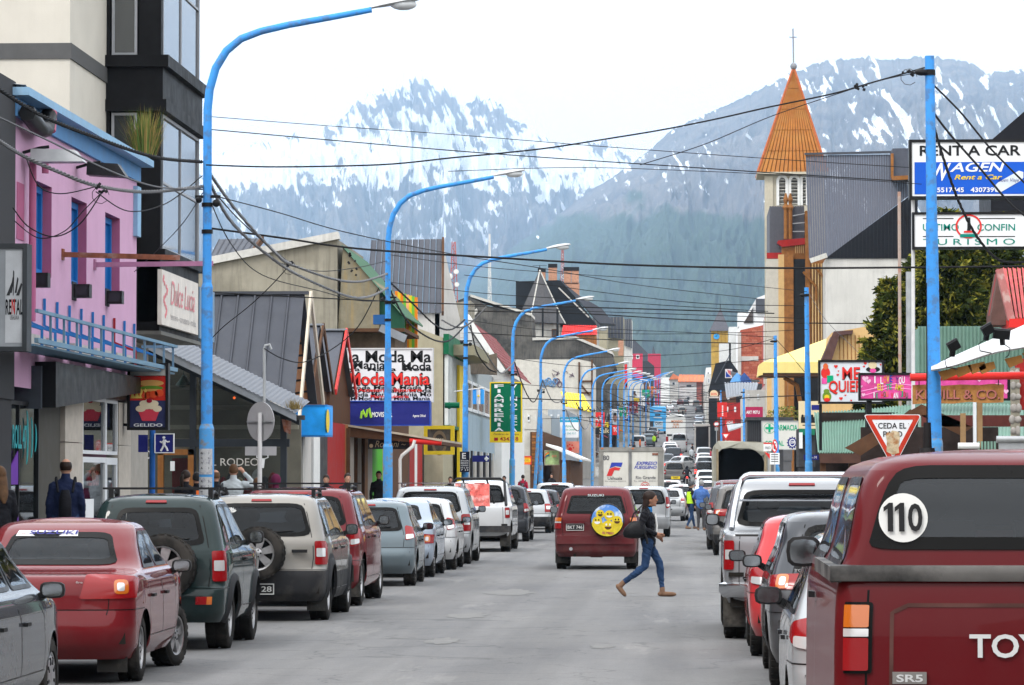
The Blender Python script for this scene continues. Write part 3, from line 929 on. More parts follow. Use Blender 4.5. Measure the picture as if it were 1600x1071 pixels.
 #ground, road, pavements
def sheet(bu,x0,x1,ys,dz,mat_,bs='structure',x1f=None,dz1=None):
 b=MB()
 vs=[]
 for y in ys:
  vs+=[(x0,y,gz(y)+dz),(x1,y,gz(y)+(dz if dz1 is None else dz1))]
 b.add(vs,[(2*i,2*i+1,2*i+3,2*i+2)for i in range(len(ys)-1)])
 return b.aa(bu,mat_,bs=bs,loc=(0,0,0))
def asphalt():
 m,n,b=newmat('asphalt');L=n.links.new
 pos=N_(n,'ShaderNodeNewGeometry').outputs['Position']
 a=N_(n,'ShaderNodeTexNoise',Scale=55,Detail=4,Roughness=.75);L(pos,a.inputs['Vector'])
 mpn=N_(n,'ShaderNodeMapping');mpn.inputs['Scale'].default_value=(1.0,.22,1);L(pos,mpn.inputs['Vector'])
 c=N_(n,'ShaderNodeTexNoise',Scale=.55,Detail=9,Roughness=.62);L(mpn.outputs['Vector'],c.inputs['Vector'])
 r1=N_(n,'ShaderNodeValToRGB');e=r1.color_ramp.elements
 e[0].position=.35;e[0].color=(.132,.132,.135,1);e[1].position=.62;e[1].color=(.175,.173,.171,1)
 L(c.outputs['Fac'],r1.inputs['Fac'])
 m1=N_(n,'ShaderNodeMixRGB',blend_type='OVERLAY');m1.inputs['Fac'].default_value=.55
 L(r1.outputs['Color'],m1.inputs['Color1']);L(a.outputs['Fac'],m1.inputs['Color2'])
 #pale worn patches with rough borders
 mp2=N_(n,'ShaderNodeMapping');mp2.inputs['Scale'].default_value=(.9,.12,1);mp2.inputs['Location'].default_value=(3.1,1.7,0);L(pos,mp2.inputs['Vector'])
 d=N_(n,'ShaderNodeTexNoise',Scale=1.0,Detail=10,Roughness=.68);L(mp2.outputs['Vector'],d.inputs['Vector'])
 r2=N_(n,'ShaderNodeMapRange');r2.inputs['From Min'].default_value=.60;r2.inputs['From Max'].default_value=.64;r2.inputs['To Max'].default_value=.35
 L(d.outputs['Fac'],r2.inputs['Value'])
 m2=N_(n,'ShaderNodeMixRGB');m2.inputs['Color2'].default_value=(.24,.235,.225,1);L(r2.outputs['Result'],m2.inputs['Fac']);L(m1.outputs['Color'],m2.inputs['Color1'])
 #fine cracks
 vo=N_(n,'ShaderNodeTexVoronoi',feature='DISTANCE_TO_EDGE',Scale=.55)
 wn=N_(n,'ShaderNodeTexNoise',Scale=1.5,Detail=5);L(pos,wn.inputs['Vector'])
 mm=N_(n,'ShaderNodeVectorMath',operation='MULTIPLY_ADD');mm.inputs[1].default_value=(1.2,1.2,0);L(wn.outputs['Color'],mm.inputs[0]);L(pos,mm.inputs[2])
 L(mm.outputs['Vector'],vo.inputs['Vector'])
 r3=N_(n,'ShaderNodeMapRange');r3.inputs['From Min'].default_value=.0;r3.inputs['From Max'].default_value=.016;r3.inputs['To Min'].default_value=.45;r3.inputs['To Max'].default_value=0
 L(vo.outputs['Distance'],r3.inputs['Value'])
 m3=N_(n,'ShaderNodeMixRGB');m3.inputs['Color2'].default_value=(.05,.05,.05,1);L(r3.outputs['Result'],m3.inputs['Fac']);L(m2.outputs['Color'],m3.inputs['Color1'])
 b.inputs['Roughness'].default_value=.88;b.inputs['Specular IOR Level'].default_value=.12
 g=N_(n,'ShaderNodeTexNoise',Scale=11,Detail=6,Roughness=.8);L(pos,g.inputs['Vector'])
 m4=N_(n,'ShaderNodeMixRGB',blend_type='OVERLAY');m4.inputs['Fac'].default_value=.28;L(m3.outputs['Color'],m4.inputs['Color1']);L(g.outputs['Fac'],m4.inputs['Color2'])
 #faint darker lines where tyres and oil drips run
 wv=N_(n,'ShaderNodeTexNoise',Scale=1.1,Detail=4);mp5=N_(n,'ShaderNodeMapping');mp5.inputs['Scale'].default_value=(1.3,.02,1);L(pos,mp5.inputs['Vector']);L(mp5.outputs['Vector'],wv.inputs['Vector'])
 r5=N_(n,'ShaderNodeMapRange');r5.inputs['From Min'].default_value=.42;r5.inputs['From Max'].default_value=.6;r5.inputs['To Min'].default_value=.89;r5.inputs['To Max'].default_value=1.04;L(wv.outputs['Fac'],r5.inputs['Value'])
 vs_=N_(n,'ShaderNodeVectorMath',operation='SCALE');L(m4.outputs['Color'],vs_.inputs[0]);L(r5.outputs['Result'],vs_.inputs['Scale']);L(vs_.outputs[0],b.inputs['Base Color'])
 bp=N_(n,'ShaderNodeBump',Strength=.5,Distance=.006);L(a.outputs['Fac'],bp.inputs['Height']);L(bp.outputs['Normal'],b.inputs['Normal'])
 return m
ASPH=asphalt()
EARTH=S('earth',(.09,.085,.06),.95,b5=.3,by=.05)
ys=[-30,0]+list(range(10,1110,10))
gb=MB()
gy=[-60]+list(range(0,1200,40))+[1500,2500,4000,8000,15500]
vs=[]
for y in gy:
 for x in(-3100,-60,60,3100):vs.append((x,y,gz(y)-.20))
gb.add(vs,[(4*i+k,4*i+k+1,4*i+k+5,4*i+k+4)for i in range(len(gy)-1)for k in range(3)])
gb.aa('ground',EARTH,bs='structure',loc=(0,0,0))
sheet('road',-6.6,2.85,ys,0.0,ASPH)
sheet('side_street',-60,-6.6,[64.5,78.5],0.0,ASPH)
PAVE=S('pavement_concrete',(.23,.225,.21),.85,b5=.15,patch=.5,b4=(.14,.135,.13),bump=.2)
KERB=S('kerb_stone',(.27,.27,.26),.8,b5=.15,patch=.5,b4=(.13,.13,.12))
sheet('pavement',-10.6,-6.75,ys,.15,PAVE,dz1=.13)
sheet('pavement_right',3.0,6.6,ys,.14,PAVE)
for(nm,x0,x1)in(('kerb',-6.75,-6.6),('kerb_right',2.85,3.0)):
 b=MB();vs=[]
 for y in ys:
  g_=gz(y)
  vs+=[(x0,y,g_-.05),(x0,y,g_+.135),(x1,y,g_+.135),(x1,y,g_-.05)]
 b.add(vs,[(4*i+k,4*i+k+1,4*i+k+5,4*i+k+4)for i in range(len(ys)-1)for k in range(3)])
 b.aa(nm,KERB,bs='structure',loc=(0,0,0))
 #worn repair patches, thin sheets on the road
r=random.Random(15)
PM=[S('repair_patch_pale',(.18,.179,.175),.9,b5=.2,by=6,patch=.6,b4=(.16,.16,.16),ba=3,bump=.5)]
for(px,py,w,l,k)in((795,926,.8,3.4,0),(730,962,.6,2.4,0),(690,1002,.4,1.8,0),(940,1010,.28,1.1,0),(975,926,.5,.9,0)):
 d=CAMH*FPX/(py-VPY);c=P(px,py,d);n=34;b=MB();f=[r.uniform(.6,1.15)for _ in range(n)]
 f=[(f[i]+f[i-1]*.7)/1.7 for i in range(n)]
 b.poly([(c.x+w/2*f[i]*math.cos(2*PI*i/n),c.y+l/2*f[i]*math.sin(2*PI*i/n),.004)for i in range(n)]);b.aa('road_patch',PM[k],bs='structure')
 #mountains
def vnoise(x,y,seed=0):
 xi=np.floor(x).astype(np.int64);yi=np.floor(y).astype(np.int64)
 xf=x-xi;yf=y-yi
 u=xf*xf*(3-2*xf);v=yf*yf*(3-2*yf)
 def h(a,b):
  n=(a*374761393+b*668265263+seed*1442695041)&0x7fffffff
  n=((n^(n>>13))*1274126177)&0x7fffffff
  return((n^(n>>16))&0xffff)/65535.0
 return(h(xi,yi)*(1-u)+h(xi+1,yi)*u)*(1-v)+(h(xi,yi+1)*(1-u)+h(xi+1,yi+1)*u)*v
def fbm(x,y,oct=6,seed=0,ridge=False,gain=.5):
 t=0;a=1;s=0
 for o in range(oct):
  n=vnoise(x*2**o+13.7*o,y*2**o+7.1*o,seed+o)
  if ridge:n=1-abs(2*n-1)
  t=t+a*n;s+=a;a*=gain
 return t/s
def mountain_mat():
 m,n,b=newmat('mountain_rock_snow');L=n.links.new
 at=N_(n,'ShaderNodeAttribute',attribute_name='cover')
 sp=N_(n,'ShaderNodeSeparateColor');L(at.outputs['Color'],sp.inputs[0])
 pos=N_(n,'ShaderNodeNewGeometry').outputs['Position']
 nz=N_(n,'ShaderNodeTexNoise',Scale=.012,Detail=9,Roughness=.75);L(pos,nz.inputs['Vector'])
 n2=N_(n,'ShaderNodeTexNoise',Scale=.0035,Detail=8,Roughness=.7);L(pos,n2.inputs['Vector'])
 rk=N_(n,'ShaderNodeValToRGB');e=rk.color_ramp.elements
 e[0].position=.35;e[0].color=(.055,.055,.07,1);e[1].position=.65;e[1].color=(.17,.15,.14,1);L(n2.outputs['Fac'],rk.inputs['Fac'])
 gr=N_(n,'ShaderNodeValToRGB');e=gr.color_ramp.elements
 e[0].position=.35;e[0].color=(.012,.030,.018,1);e[1].position=.7;e[1].color=(.030,.058,.026,1);L(nz.outputs['Fac'],gr.inputs['Fac'])
 def thr(val,wid,amp):
  a=N_(n,'ShaderNodeMath',operation='MULTIPLY_ADD');L(nz.outputs['Fac'],a.inputs[0]);a.inputs[1].default_value=amp;L(val,a.inputs[2])
  r=N_(n,'ShaderNodeMapRange');r.inputs['From Min'].default_value=.5+amp/2-wid;r.inputs['From Max'].default_value=.5+amp/2+wid
  L(a.outputs[0],r.inputs['Value']);return r.outputs['Result']
 m1=N_(n,'ShaderNodeMixRGB');L(thr(sp.outputs[1],.07,.35),m1.inputs['Fac']);L(rk.outputs['Color'],m1.inputs['Color1']);L(gr.outputs['Color'],m1.inputs['Color2'])
 m2=N_(n,'ShaderNodeMixRGB');L(thr(sp.outputs[0],.022,.16),m2.inputs['Fac']);L(m1.outputs['Color'],m2.inputs['Color1']);m2.inputs['Color2'].default_value=(.72,.75,.80,1)
 L(m2.outputs['Color'],b.inputs['Base Color']);b.inputs['Roughness'].default_value=.9;b.inputs['Specular IOR Level'].default_value=.15
 return m
MTN=mountain_mat()
def mountain(bu,sil,px0,px1,step,D0,D1,rows,amp,seed,cover):
 xs=np.arange(px0,px1+.01,step)
 s=np.interp(xs,[p[0]for p in sil],[p[1]for p in sil])
 s=s+(fbm(xs/9.0,xs*0,5,seed,True)-.55)*amp*26*np.interp(s,[100,450],[1,.25])
 t=np.concatenate([np.linspace(0,1,rows),[1.05,1.2]])
 Xg,T=np.meshgrid(xs,t)
 Sg=np.meshgrid(s,t)[0]
 Y=D0+(D1-D0)*T
 r=np.array([(ray(x,600).x/ray(x,600).y)for x in xs]);Rg=np.meshgrid(r,t)[0]
 Zs=(VPY-Sg)/FPX*D1
 up=np.where(T<=1,np.power(np.clip(T,0,1),1.25),1-(T-1)*1.5)
 warp=fbm(Xg/120,T*3,3,seed+5)*2
 w2=fbm(Xg/70+5,T*5,4,seed+6)
 rib=fbm(Xg/95+warp*.8+T*1.2,T*3.2+warp+w2,6,seed+9,True,.55)-.55
 rib2=fbm(Xg/26+warp-T*2,T*9+w2*3,5,seed+11,True,.6)-.55
 win_=np.clip(np.sin(np.pi*np.clip(T,0,1)),0,1)**.8
 Z=Zs*up+(rib*340+rib2*120)*amp*win_*np.clip(Zs/1000,.3,1.5)
 #keep every row below the traced ridge line
 lim=(VPY-Sg-1.0)/FPX*Y
 Z=np.where(T<.995,np.minimum(Z,lim),Z)
 el=VPY-Z/Y*FPX
 nC,nR=len(xs),len(t)
 co=np.stack([Rg*Y,Y,Z+24],-1).reshape(-1,3)
 me=bpy.data.meshes.new(bu)
 i=np.arange((nR-1)*(nC-1));a=(i//(nC-1))*nC+i%(nC-1)
 F=np.stack([a,a+1,a+nC+1,a+nC],-1)
 me.vertices.add(len(co));me.vertices.foreach_set('co',co.ravel())
 me.loops.add(F.size);me.loops.foreach_set('vertex_index',F.ravel())
 me.polygons.add(len(F));me.polygons.foreach_set('loop_start',np.arange(0,F.size,4));me.polygons.foreach_set('loop_total',np.full(len(F),4))
 me.polygons.foreach_set('use_smooth',np.ones(len(F),bool))
 me.update()
 sn,gn=cover(Xg,T,Z,el,rib,rib2,seed)
 ca=me.color_attributes.new('cover','FLOAT_COLOR','POINT')
 c4=np.stack([sn,gn,sn*0,sn*0+1],-1).reshape(-1)
 ca.data.foreach_set('color',c4.astype(np.float32))
 me.materials.append(MTN)
 ob=bpy.data.objects.new(bu,me);COL.objects.link(ob);ob['kind']='structure'
 return ob
def cover_left(X,T,Z,el,rib,rib2,seed):
 wx=fbm(X/50,el/50,4,91)*26
 n=fbm((X+wx)/17,(el+wx)/15,7,77,False,.62)
 st=fbm((X+wx*.6-(el-250)*.35)/6.5,(el+wx)/34,6,55,True,.6)
 base=np.interp(el,[120,170,225,262,285,310,345,395,430],[.57,.59,.68,.76,.66,.52,.45,.38,.22])
 sn=base+(n-.5)*.95-(st-.6)*np.interp(el,[120,230,330,400],[1.5,1.0,.8,.4])-rib*.45
 sn=sn+.22*np.exp(-((X-420)/110)**2-((el-262)/24)**2)+.20*np.exp(-((X-560)/150)**2-((el-240)/22)**2)+.14*np.exp(-((X-350)/70)**2-((el-292)/36)**2)
 sn=sn-.10*np.exp(-((X-690)/70)**2-((el-330)/36)**2)+.16*np.exp(-((X-900-(el-260))/60)**2-((el-275)/22)**2)
 gn=np.interp(el,[360,420,480],[.05,.45,.9])+(fbm(X/40,el/30,5,12)-.5)*.8+rib*.3
 return sn,gn
def cover_right(X,T,Z,el,rib,rib2,seed):
 wx=fbm(X/40,el/40,4,31)*22
 n=fbm((X+wx)/15,(el+wx)/12,6,37,False,.6)
 big=fbm((X+wx)/60,(el+wx)/60,3,17)
 st=fbm((X-el*.5+wx)/9,(el+X*.1)/60,5,66,True)
 base=np.interp(el,[100,120,250,330,390],[.36,.31,.27,.19,.0])
 n3=fbm((X+wx*.5-(el-100)*.45)/5,(el+wx)/22,5,99)
 sn=base+(n-.5)*.8+(n3-.5)*.9+(big-.5)*.6-(st-.6)*.35+np.interp(X,[1000,1150,1400,1600],[-.04,0,.03,.05])
 sn=sn+.34*np.exp(-((X-(1362+(el-110)*.52+8*np.sin(el/14)))/(4+(el-100)*.03))**2)*np.interp(el,[100,120,225,245],[.6,1,1,0])
 edge=np.interp(X,[640,860,1000,1150,1400,1640],[430,372,340,350,430,470])
 gn=.5+(el-edge)/110+(fbm(X/45,el/40,6,41)-.5)*.8+rib*.35
 return sn,gn
SIL_L=[(60,300),(250,262),(318,250),(360,240),(400,226),(440,219),(480,215),(510,200),(535,188),(560,162),(590,146),(612,150),(640,132),(657,121),(672,133),(684,146),(705,148),(722,172),(745,158),(765,160),(790,178),(830,208),(852,222),(890,236),(930,228),(955,232),(985,252),(1010,262),(1060,285),(1150,340)]
SIL_R=[(560,560),(640,500),(700,458),(760,425),(800,398),(860,356),(900,325),(950,292),(985,270),(1010,250),(1040,222),(1070,203),(1100,190),(1140,172),(1170,160),(1200,146),(1230,129),(1270,114),(1310,105),(1350,101),(1400,104),(1440,101),(1490,104),(1520,112),(1545,128),(1570,124),(1600,122),(1640,150)]
mountain('mountain',SIL_L,60,1150,1.6,7000,14500,340,1.0,3,cover_left)
mountain('hillside',SIL_R,560,1650,1.7,2400,10500,300,.40,21,cover_right)
#air
hz,hn,hb=newmat('haze_air')
hn.nodes.remove(hb)
pv=hn.nodes.new('ShaderNodeVolumePrincipled')
pv.inputs['Color'].default_value=(.49,.72,1.0,1)
pv.inputs['Density'].default_value=6.8e-5
pv.inputs['Anisotropy'].default_value=.0
hn.links.new(pv.outputs['Volume'],hn.nodes['Material Output'].inputs['Volume'])
b=MB();b.box(-3700,3700,-95,15900,-30,1900)
b.aa('haze',hz,bs='stuff')
#building helpers
X_,Y_,Z_=V((1,0,0)),V((0,1,0)),V((0,0,1))
def rY(Y,x0,y0,x1,y1):
 """photo rectangle standing across the street at distance Y -> X0, X1, Z0, Z1"""
 a=P(x0,y1,Y);c=P(x1,y0,Y)
 return a.x,c.x,a.z,c.z
def rX(X,px0,px1,py0,py1):
 """photo rectangle on a street-parallel plane X -> Y0, Y1, Z0, Z1 (heights read at its near edge px0)"""
 a=PX(px0,py0,X);b_=PX(px0,py1,X);c=PX(px1,py0,X)
 return a.y,c.y,b_.z,a.z
def ab(bu,ao,mat_,x0,x1,y0,y1,z0,z1,bf=None):
 b=MB();b.box(min(x0,x1),max(x0,x1),min(y0,y1),max(y0,y1),min(z0,z1),max(z0,z1))
 return b.aa(bu,mat_,ao,bf=bf)
def wall_open(bu,ao,mat_,pl,c,a0,a1,z0,z1,ops,depth,out,rmat=None):
 """wall face with real openings. pl 'X': plane x=c running along y; 'Y': plane y=c running along x. out: +1/-1 outward side"""
 b=MB()
 def p(a,d,z):
  return V((c-out*d,a,z))if pl=='X'else V((a,c-out*d,z))
 As=sorted({a0,a1,*[o[0]for o in ops],*[o[1]for o in ops]});Zs=sorted({z0,z1,*[o[2]for o in ops],*[o[3]for o in ops]})
 for i in range(len(As)-1):
  for j in range(len(Zs)-1):
   ac=(As[i]+As[i+1])/2;zc=(Zs[j]+Zs[j+1])/2
   if any(o[0]<ac<o[1]and o[2]<zc<o[3]for o in ops):continue
   b.poly([p(As[i],0,Zs[j]),p(As[i+1],0,Zs[j]),p(As[i+1],0,Zs[j+1]),p(As[i],0,Zs[j+1])],0)
 for o in ops:
  q=[(o[0],o[2]),(o[1],o[2]),(o[1],o[3]),(o[0],o[3])]
  for k in range(4):
   s_,e_=q[k],q[(k+1)%4]
   b.poly([p(s_[0],0,s_[1]),p(e_[0],0,e_[1]),p(e_[0],depth,e_[1]),p(s_[0],depth,s_[1])],1)
 return b.aa(bu,[mat_,rmat or mat_],ao)
def af(ao,pl,c,a0,a1,z0,z1,out,fm,gm,nx=1,nz=1,fw=.05,d=.05,back=0.0,bf=None):
 """frame object 'window' with one 'pane' child per light"""
 def bx(b,u0,u1,w0,w1,d0,d1):
  lo,hi=sorted((c-out*d0,c-out*d1))
  if pl=='X':b.box(lo,hi,u0,u1,w0,w1)
  else:b.box(u0,u1,lo,hi,w0,w1)
 a0,a1=sorted((a0,a1))
 b=MB()
 bx(b,a0,a1,z0,z0+fw,back-d,back);bx(b,a0,a1,z1-fw,z1,back-d,back)
 bx(b,a0,a0+fw,z0+fw,z1-fw,back-d,back);bx(b,a1-fw,a1,z0+fw,z1-fw,back-d,back)
 xs=[a0+fw+(a1-a0-2*fw)*i/nx for i in range(nx+1)];zs=[z0+fw+(z1-z0-2*fw)*i/nz for i in range(nz+1)]
 m2=fw*.35
 for x in xs[1:-1]:bx(b,x-m2,x+m2,z0+fw,z1-fw,back-d*.8,back)
 for z in zs[1:-1]:bx(b,a0+fw,a1-fw,z-m2,z+m2,back-d*.78,back)
 w=b.aa('window',fm,ao,bf=bf)
 for i in range(nx):
  for j in range(nz):
   b=MB();bx(b,xs[i]+(m2 if i else 0),xs[i+1]-(m2 if i<nx-1 else 0),zs[j]+(m2 if j else 0),zs[j+1]-(m2 if j<nz-1 else 0),back-d*.35,back-d*.2)
   b.aa('pane',gm,w)
 return w
def ae(bu,ao,mats,p00,p10,p01,p11,n,th=.02,gap=.01,lab=None,rib=0.0,jit=.0):
 """n separate boards across the quad p00-p10 (bottom), p01-p11 (top)"""
 p00,p10,p01,p11=V(p00),V(p10),V(p01),V(p11)
 nn=(p10-p00).cross(p01-p00).normalized()
 r=random.Random(n*7+int(abs(p00.x*10)))
 wv=(p10-p00).length
 g=gap/max(wv,.01)
 for i in range(n):
  a,c=i/n+g/2,(i+1)/n-g/2
  j=r.uniform(-jit,jit)
  q=[p00.lerp(p10,a),p00.lerp(p10,c),p01.lerp(p11,c),p01.lerp(p11,a)]
  b=MB();b.prism([x+nn*(th+j)for x in q],-nn*th)
  if rib:
   u=(q[1]-q[0]).normalized()
   b.prism([q[0]+nn*(th+j+rib),q[0]+u*rib*.8+nn*(th+j+rib),q[3]+u*rib*.8+nn*(th+j+rib),q[3]+nn*(th+j+rib)],-nn*rib)
  b.aa(bu,mats[i%len(mats)]if isinstance(mats,list)else mats,ao)
def am(bu,ao,mat_,p00,p10,p01,p11,n,amp=.03,bs=None):
 p00,p10,p01,p11=V(p00),V(p10),V(p01),V(p11)
 nn=(p10-p00).cross(p01-p00).normalized()
 b=MB();N=n*4
 for i in range(N+1):
  t=i/N;d=nn*amp*math.sin(2*PI*i/4)
  b.v+=[p00.lerp(p10,t)+d,p01.lerp(p11,t)+d]
 for i in range(N):b.f.append([2*i,2*i+2,2*i+3,2*i+1]);b.m.append(0)
 return b.aa(bu,mat_,ao,60)
def ak(bu,bf,cat,Y,rect,face,frame=None,th=.12,fw=.05,a6=None,par=None,X=None):
 """flat panel sign facing the camera's end of the street; returns (root, put) where put(...) writes on it in photo pixels"""
 x0,x1,z0,z1=rY(Y,*rect)
 g_=gz(Y)
 o=bv(bu,bf,cat,((x0+x1)/2,Y+th,z0),a6)if par is None else par
 ab('panel',o,face,x0,x1,Y,Y+th,z0,z1)
 if frame:
  b=MB()
  b.box(x0-fw,x1+fw,Y-.03,Y+th+.01,z1-.0,z1+fw);b.box(x0-fw,x1+fw,Y-.03,Y+th+.01,z0-fw,z0)
  b.box(x0-fw,x0,Y-.03,Y+th+.01,z0,z1);b.box(x1,x1+fw,Y-.03,Y+th+.01,z0,z1)
  b.aa('frame',frame,o)
 def b6(bs,r,mat_,nm='lettering',d=.006,**k):
  a0,a1,b0,b1=rY(Y,*r)
  m=MB()
  if bs=='t':m.text(k.pop('s'),(a0,Y-d,b0),X_,Z_,a1-a0,b1-b0,**k)
  elif bs=='r':m.box(a0,a1,Y-d,Y-d+.004,b0,b1)
  elif bs=='e':
   n=28;cx,cz=(a0+a1)/2,(b0+b1)/2
   m.poly([(cx+(a1-a0)/2*math.cos(2*PI*i/n),Y-d,cz+(b1-b0)/2*math.sin(2*PI*i/n))for i in range(n)])
  elif bs=='ring':
   n=32;cx,cz=(a0+a1)/2,(b0+b1)/2;kk=k.get('k',.85)
   ou=[V((cx+(a1-a0)/2*math.cos(2*PI*i/n),Y-d,cz+(b1-b0)/2*math.sin(2*PI*i/n)))for i in range(n)]
   inn=[V((cx+(p.x-cx)*kk,Y-d,cz+(p.z-cz)*kk))for p in ou]
   m.add(ou+inn,[(i,(i+1)%n,n+(i+1)%n,n+i)for i in range(n)])
  elif bs=='p':m.poly([P(x,y,Y-d)for x,y in k['pts']])
  elif bs=='tube':m.tube([P(x,y,Y-d)for x,y in k['pts']],k['rr'],5)
  elif bs=='heart':
   cx,cz=(a0+a1)/2,(b0+b1)/2;pts=[]
   for i in range(20):
    t=2*PI*i/20;pts.append((cx+(a1-a0)/2*math.sin(t)**3,Y-d,cz+(b1-b0)/2*(13*math.cos(t)-5*math.cos(2*t)-2*math.cos(3*t)-math.cos(4*t))/15))
   m.poly(pts)
  return m.aa(nm,mat_,o)
 return o,b6
 #plain sign colours
C_W=S('sign_white',(.72,.73,.74),.4,b5=.05)
C_K=S('sign_black',(.014,.014,.015),.4,b5=.05)
C_R=S('sign_red',(.62,.03,.025),.4,b5=.06)
C_DR=S('sign_dark_red',(.30,.015,.02),.45,b5=.1)
C_B=S('sign_blue',(.015,.06,.38),.4,b5=.06)
C_NB=S('sign_navy',(.018,.022,.16),.35,b5=.08)
C_LB=S('sign_light_blue',(.03,.25,.75),.4,b5=.1)
C_G=S('sign_green',(.0,.12,.055),.45,b5=.08)
C_LG=S('sign_mid_green',(.0,.32,.16),.45,b5=.08)
C_Y=S('sign_yellow',(.68,.50,.03),.5,b5=.1)
C_O=S('sign_orange',(.70,.20,.02),.5,b5=.1)
C_PK=S('sign_pink',(.62,.07,.28),.45,b5=.35,by=3)
C_CR=S('sign_cream',(.62,.52,.33),.55,b5=.08)
C_T=S('sign_teal',(.0,.30,.33),.45,b5=.08)
POLEB=S('pole_blue_paint',(.055,.27,.66),.5,b5=.06,by=6,patch=.45,b4=(.11,.10,.09),ba=7)
POLEB2=S('pole_blue_worn',(.08,.30,.62),.5,b5=.1,by=6,patch=.9,b4=(.22,.20,.17),ba=6)
bo=S('galvanised_steel',(.35,.36,.37),.45,.5,b5=.15)
RUST=S('rusty_steel',(.20,.075,.045),.85,b5=.3,by=8,patch=.6,b4=(.28,.2,.18),ba=5)
DKROOF=S('dark_metal_roof',(.062,.066,.078),.5,.3,b5=.14,by=1.2,a7=.25,b3=(.10,.10,.10))
bi=S('slate_grey_roof',(.075,.08,.095),.55,.2,b5=.12,by=1.2,a7=.3,b3=(.12,.12,.13))
GALV=S('galvanised_roof',(.25,.27,.30),.45,.5,b5=.15,a7=.4,b3=(.2,.19,.17))
CONC=S('stained_concrete',(.27,.25,.20),.9,b5=.2,by=.9,a7=.75,b3=(.095,.088,.07),patch=.5,b4=(.17,.155,.12),ba=.5,bump=.3)
bj=S('pale_render',(.48,.46,.43),.9,b5=.12,by=.8,a7=.5,b3=(.24,.22,.2),patch=.3,b4=(.32,.31,.29),ba=.5)
SMOKE=S('blackened_wall',(.10,.095,.085),.95,b5=.35,by=.5,a7=.8,b3=(.018,.017,.016),patch=.9,b4=(.035,.034,.032),ba=.35)
BEIGE=S('beige_render',(.52,.49,.43),.85,b5=.06,by=1,a7=.18,b3=(.35,.32,.27),bump=.2)
a8=S('black_painted_metal',(.012,.012,.013),.42,b5=.2)
a9=S('dark_grey_wall',(.045,.045,.048),.7,b5=.2)
br=S('white_paint',(.66,.66,.64),.6,b5=.06,a7=.25,b3=(.4,.38,.34))
bn=S('white_frame',(.62,.64,.66),.4,b5=.04)
REDP=S('red_paint',(.30,.02,.018),.6,b5=.15,a7=.2,b3=(.12,.02,.02))
bq=S('brown_wood',(.09,.045,.025),.75,b5=.25,a7=.3)
BROWN2=S('varnished_wood',(.26,.11,.035),.6,b5=.25,by=4,a7=.4,b3=(.12,.05,.02))
STONE=S('stone_cladding',(.42,.38,.33),.8,b5=.12,by=5,bump=.3)
OLIVE=S('olive_render',(.34,.31,.22),.85,b5=.1,a7=.35,b3=(.2,.18,.12))
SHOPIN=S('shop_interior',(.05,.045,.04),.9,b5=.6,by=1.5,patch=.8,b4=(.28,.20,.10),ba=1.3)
#LEFT SIDE
def L_dark():
 o=bv('dark_shop_building','dark grey shop front at the left edge of the photo under the rental lightbox','building',(-10.2,50,0))
 ab('wall',o,a9,-22,-9.96,30,51.45,3.0,7.7)
 ab('chimney',o,S('old_concrete',(.2,.19,.16),.9,b5=.2),-11.2,-10.6,52.0,52.8,7.4,8.3)
 ab('shop_front',o,a9,-22,-10.0,30,51.45,.1,3.0)
 s,b6=ak('projecting_lightbox','dark framed grey lightbox with tree emblem at the left edge','sign',46,(-30,388,36,542),S('lightbox_grey',(.30,.32,.34),.35,b5=.2,by=1),S('dark_frame',(.05,.055,.06),.5),th=.3,fw=.06)
 b6('r',(8,392,35,536),S('lightbox_pale',(.50,.52,.54),.35,b5=.2,by=2),'panel')
 b6('t',(9,468,36,492),C_K,s='RE TAL',b2=.02,d=.012)
 b6('t',(18.5,467,23.5,491),C_R,s='N',b2=.02,d=.014)
 b6('t',(16,493,30,500),a9,s='USHUAIA',d=.012)
 for(x0,x1,y0,y1)in((10,20,462,445),(15,22,458,436),(20,22.5,462,425),(23,29,458,436),(25,35,462,445)):
  b6('p',(0,0,1,1),a9,'emblem',d=.012,pts=[(x0,y0),((x0+x1)/2,y0),(x1,y1),(x1-2,y1-3)])
L_dark()
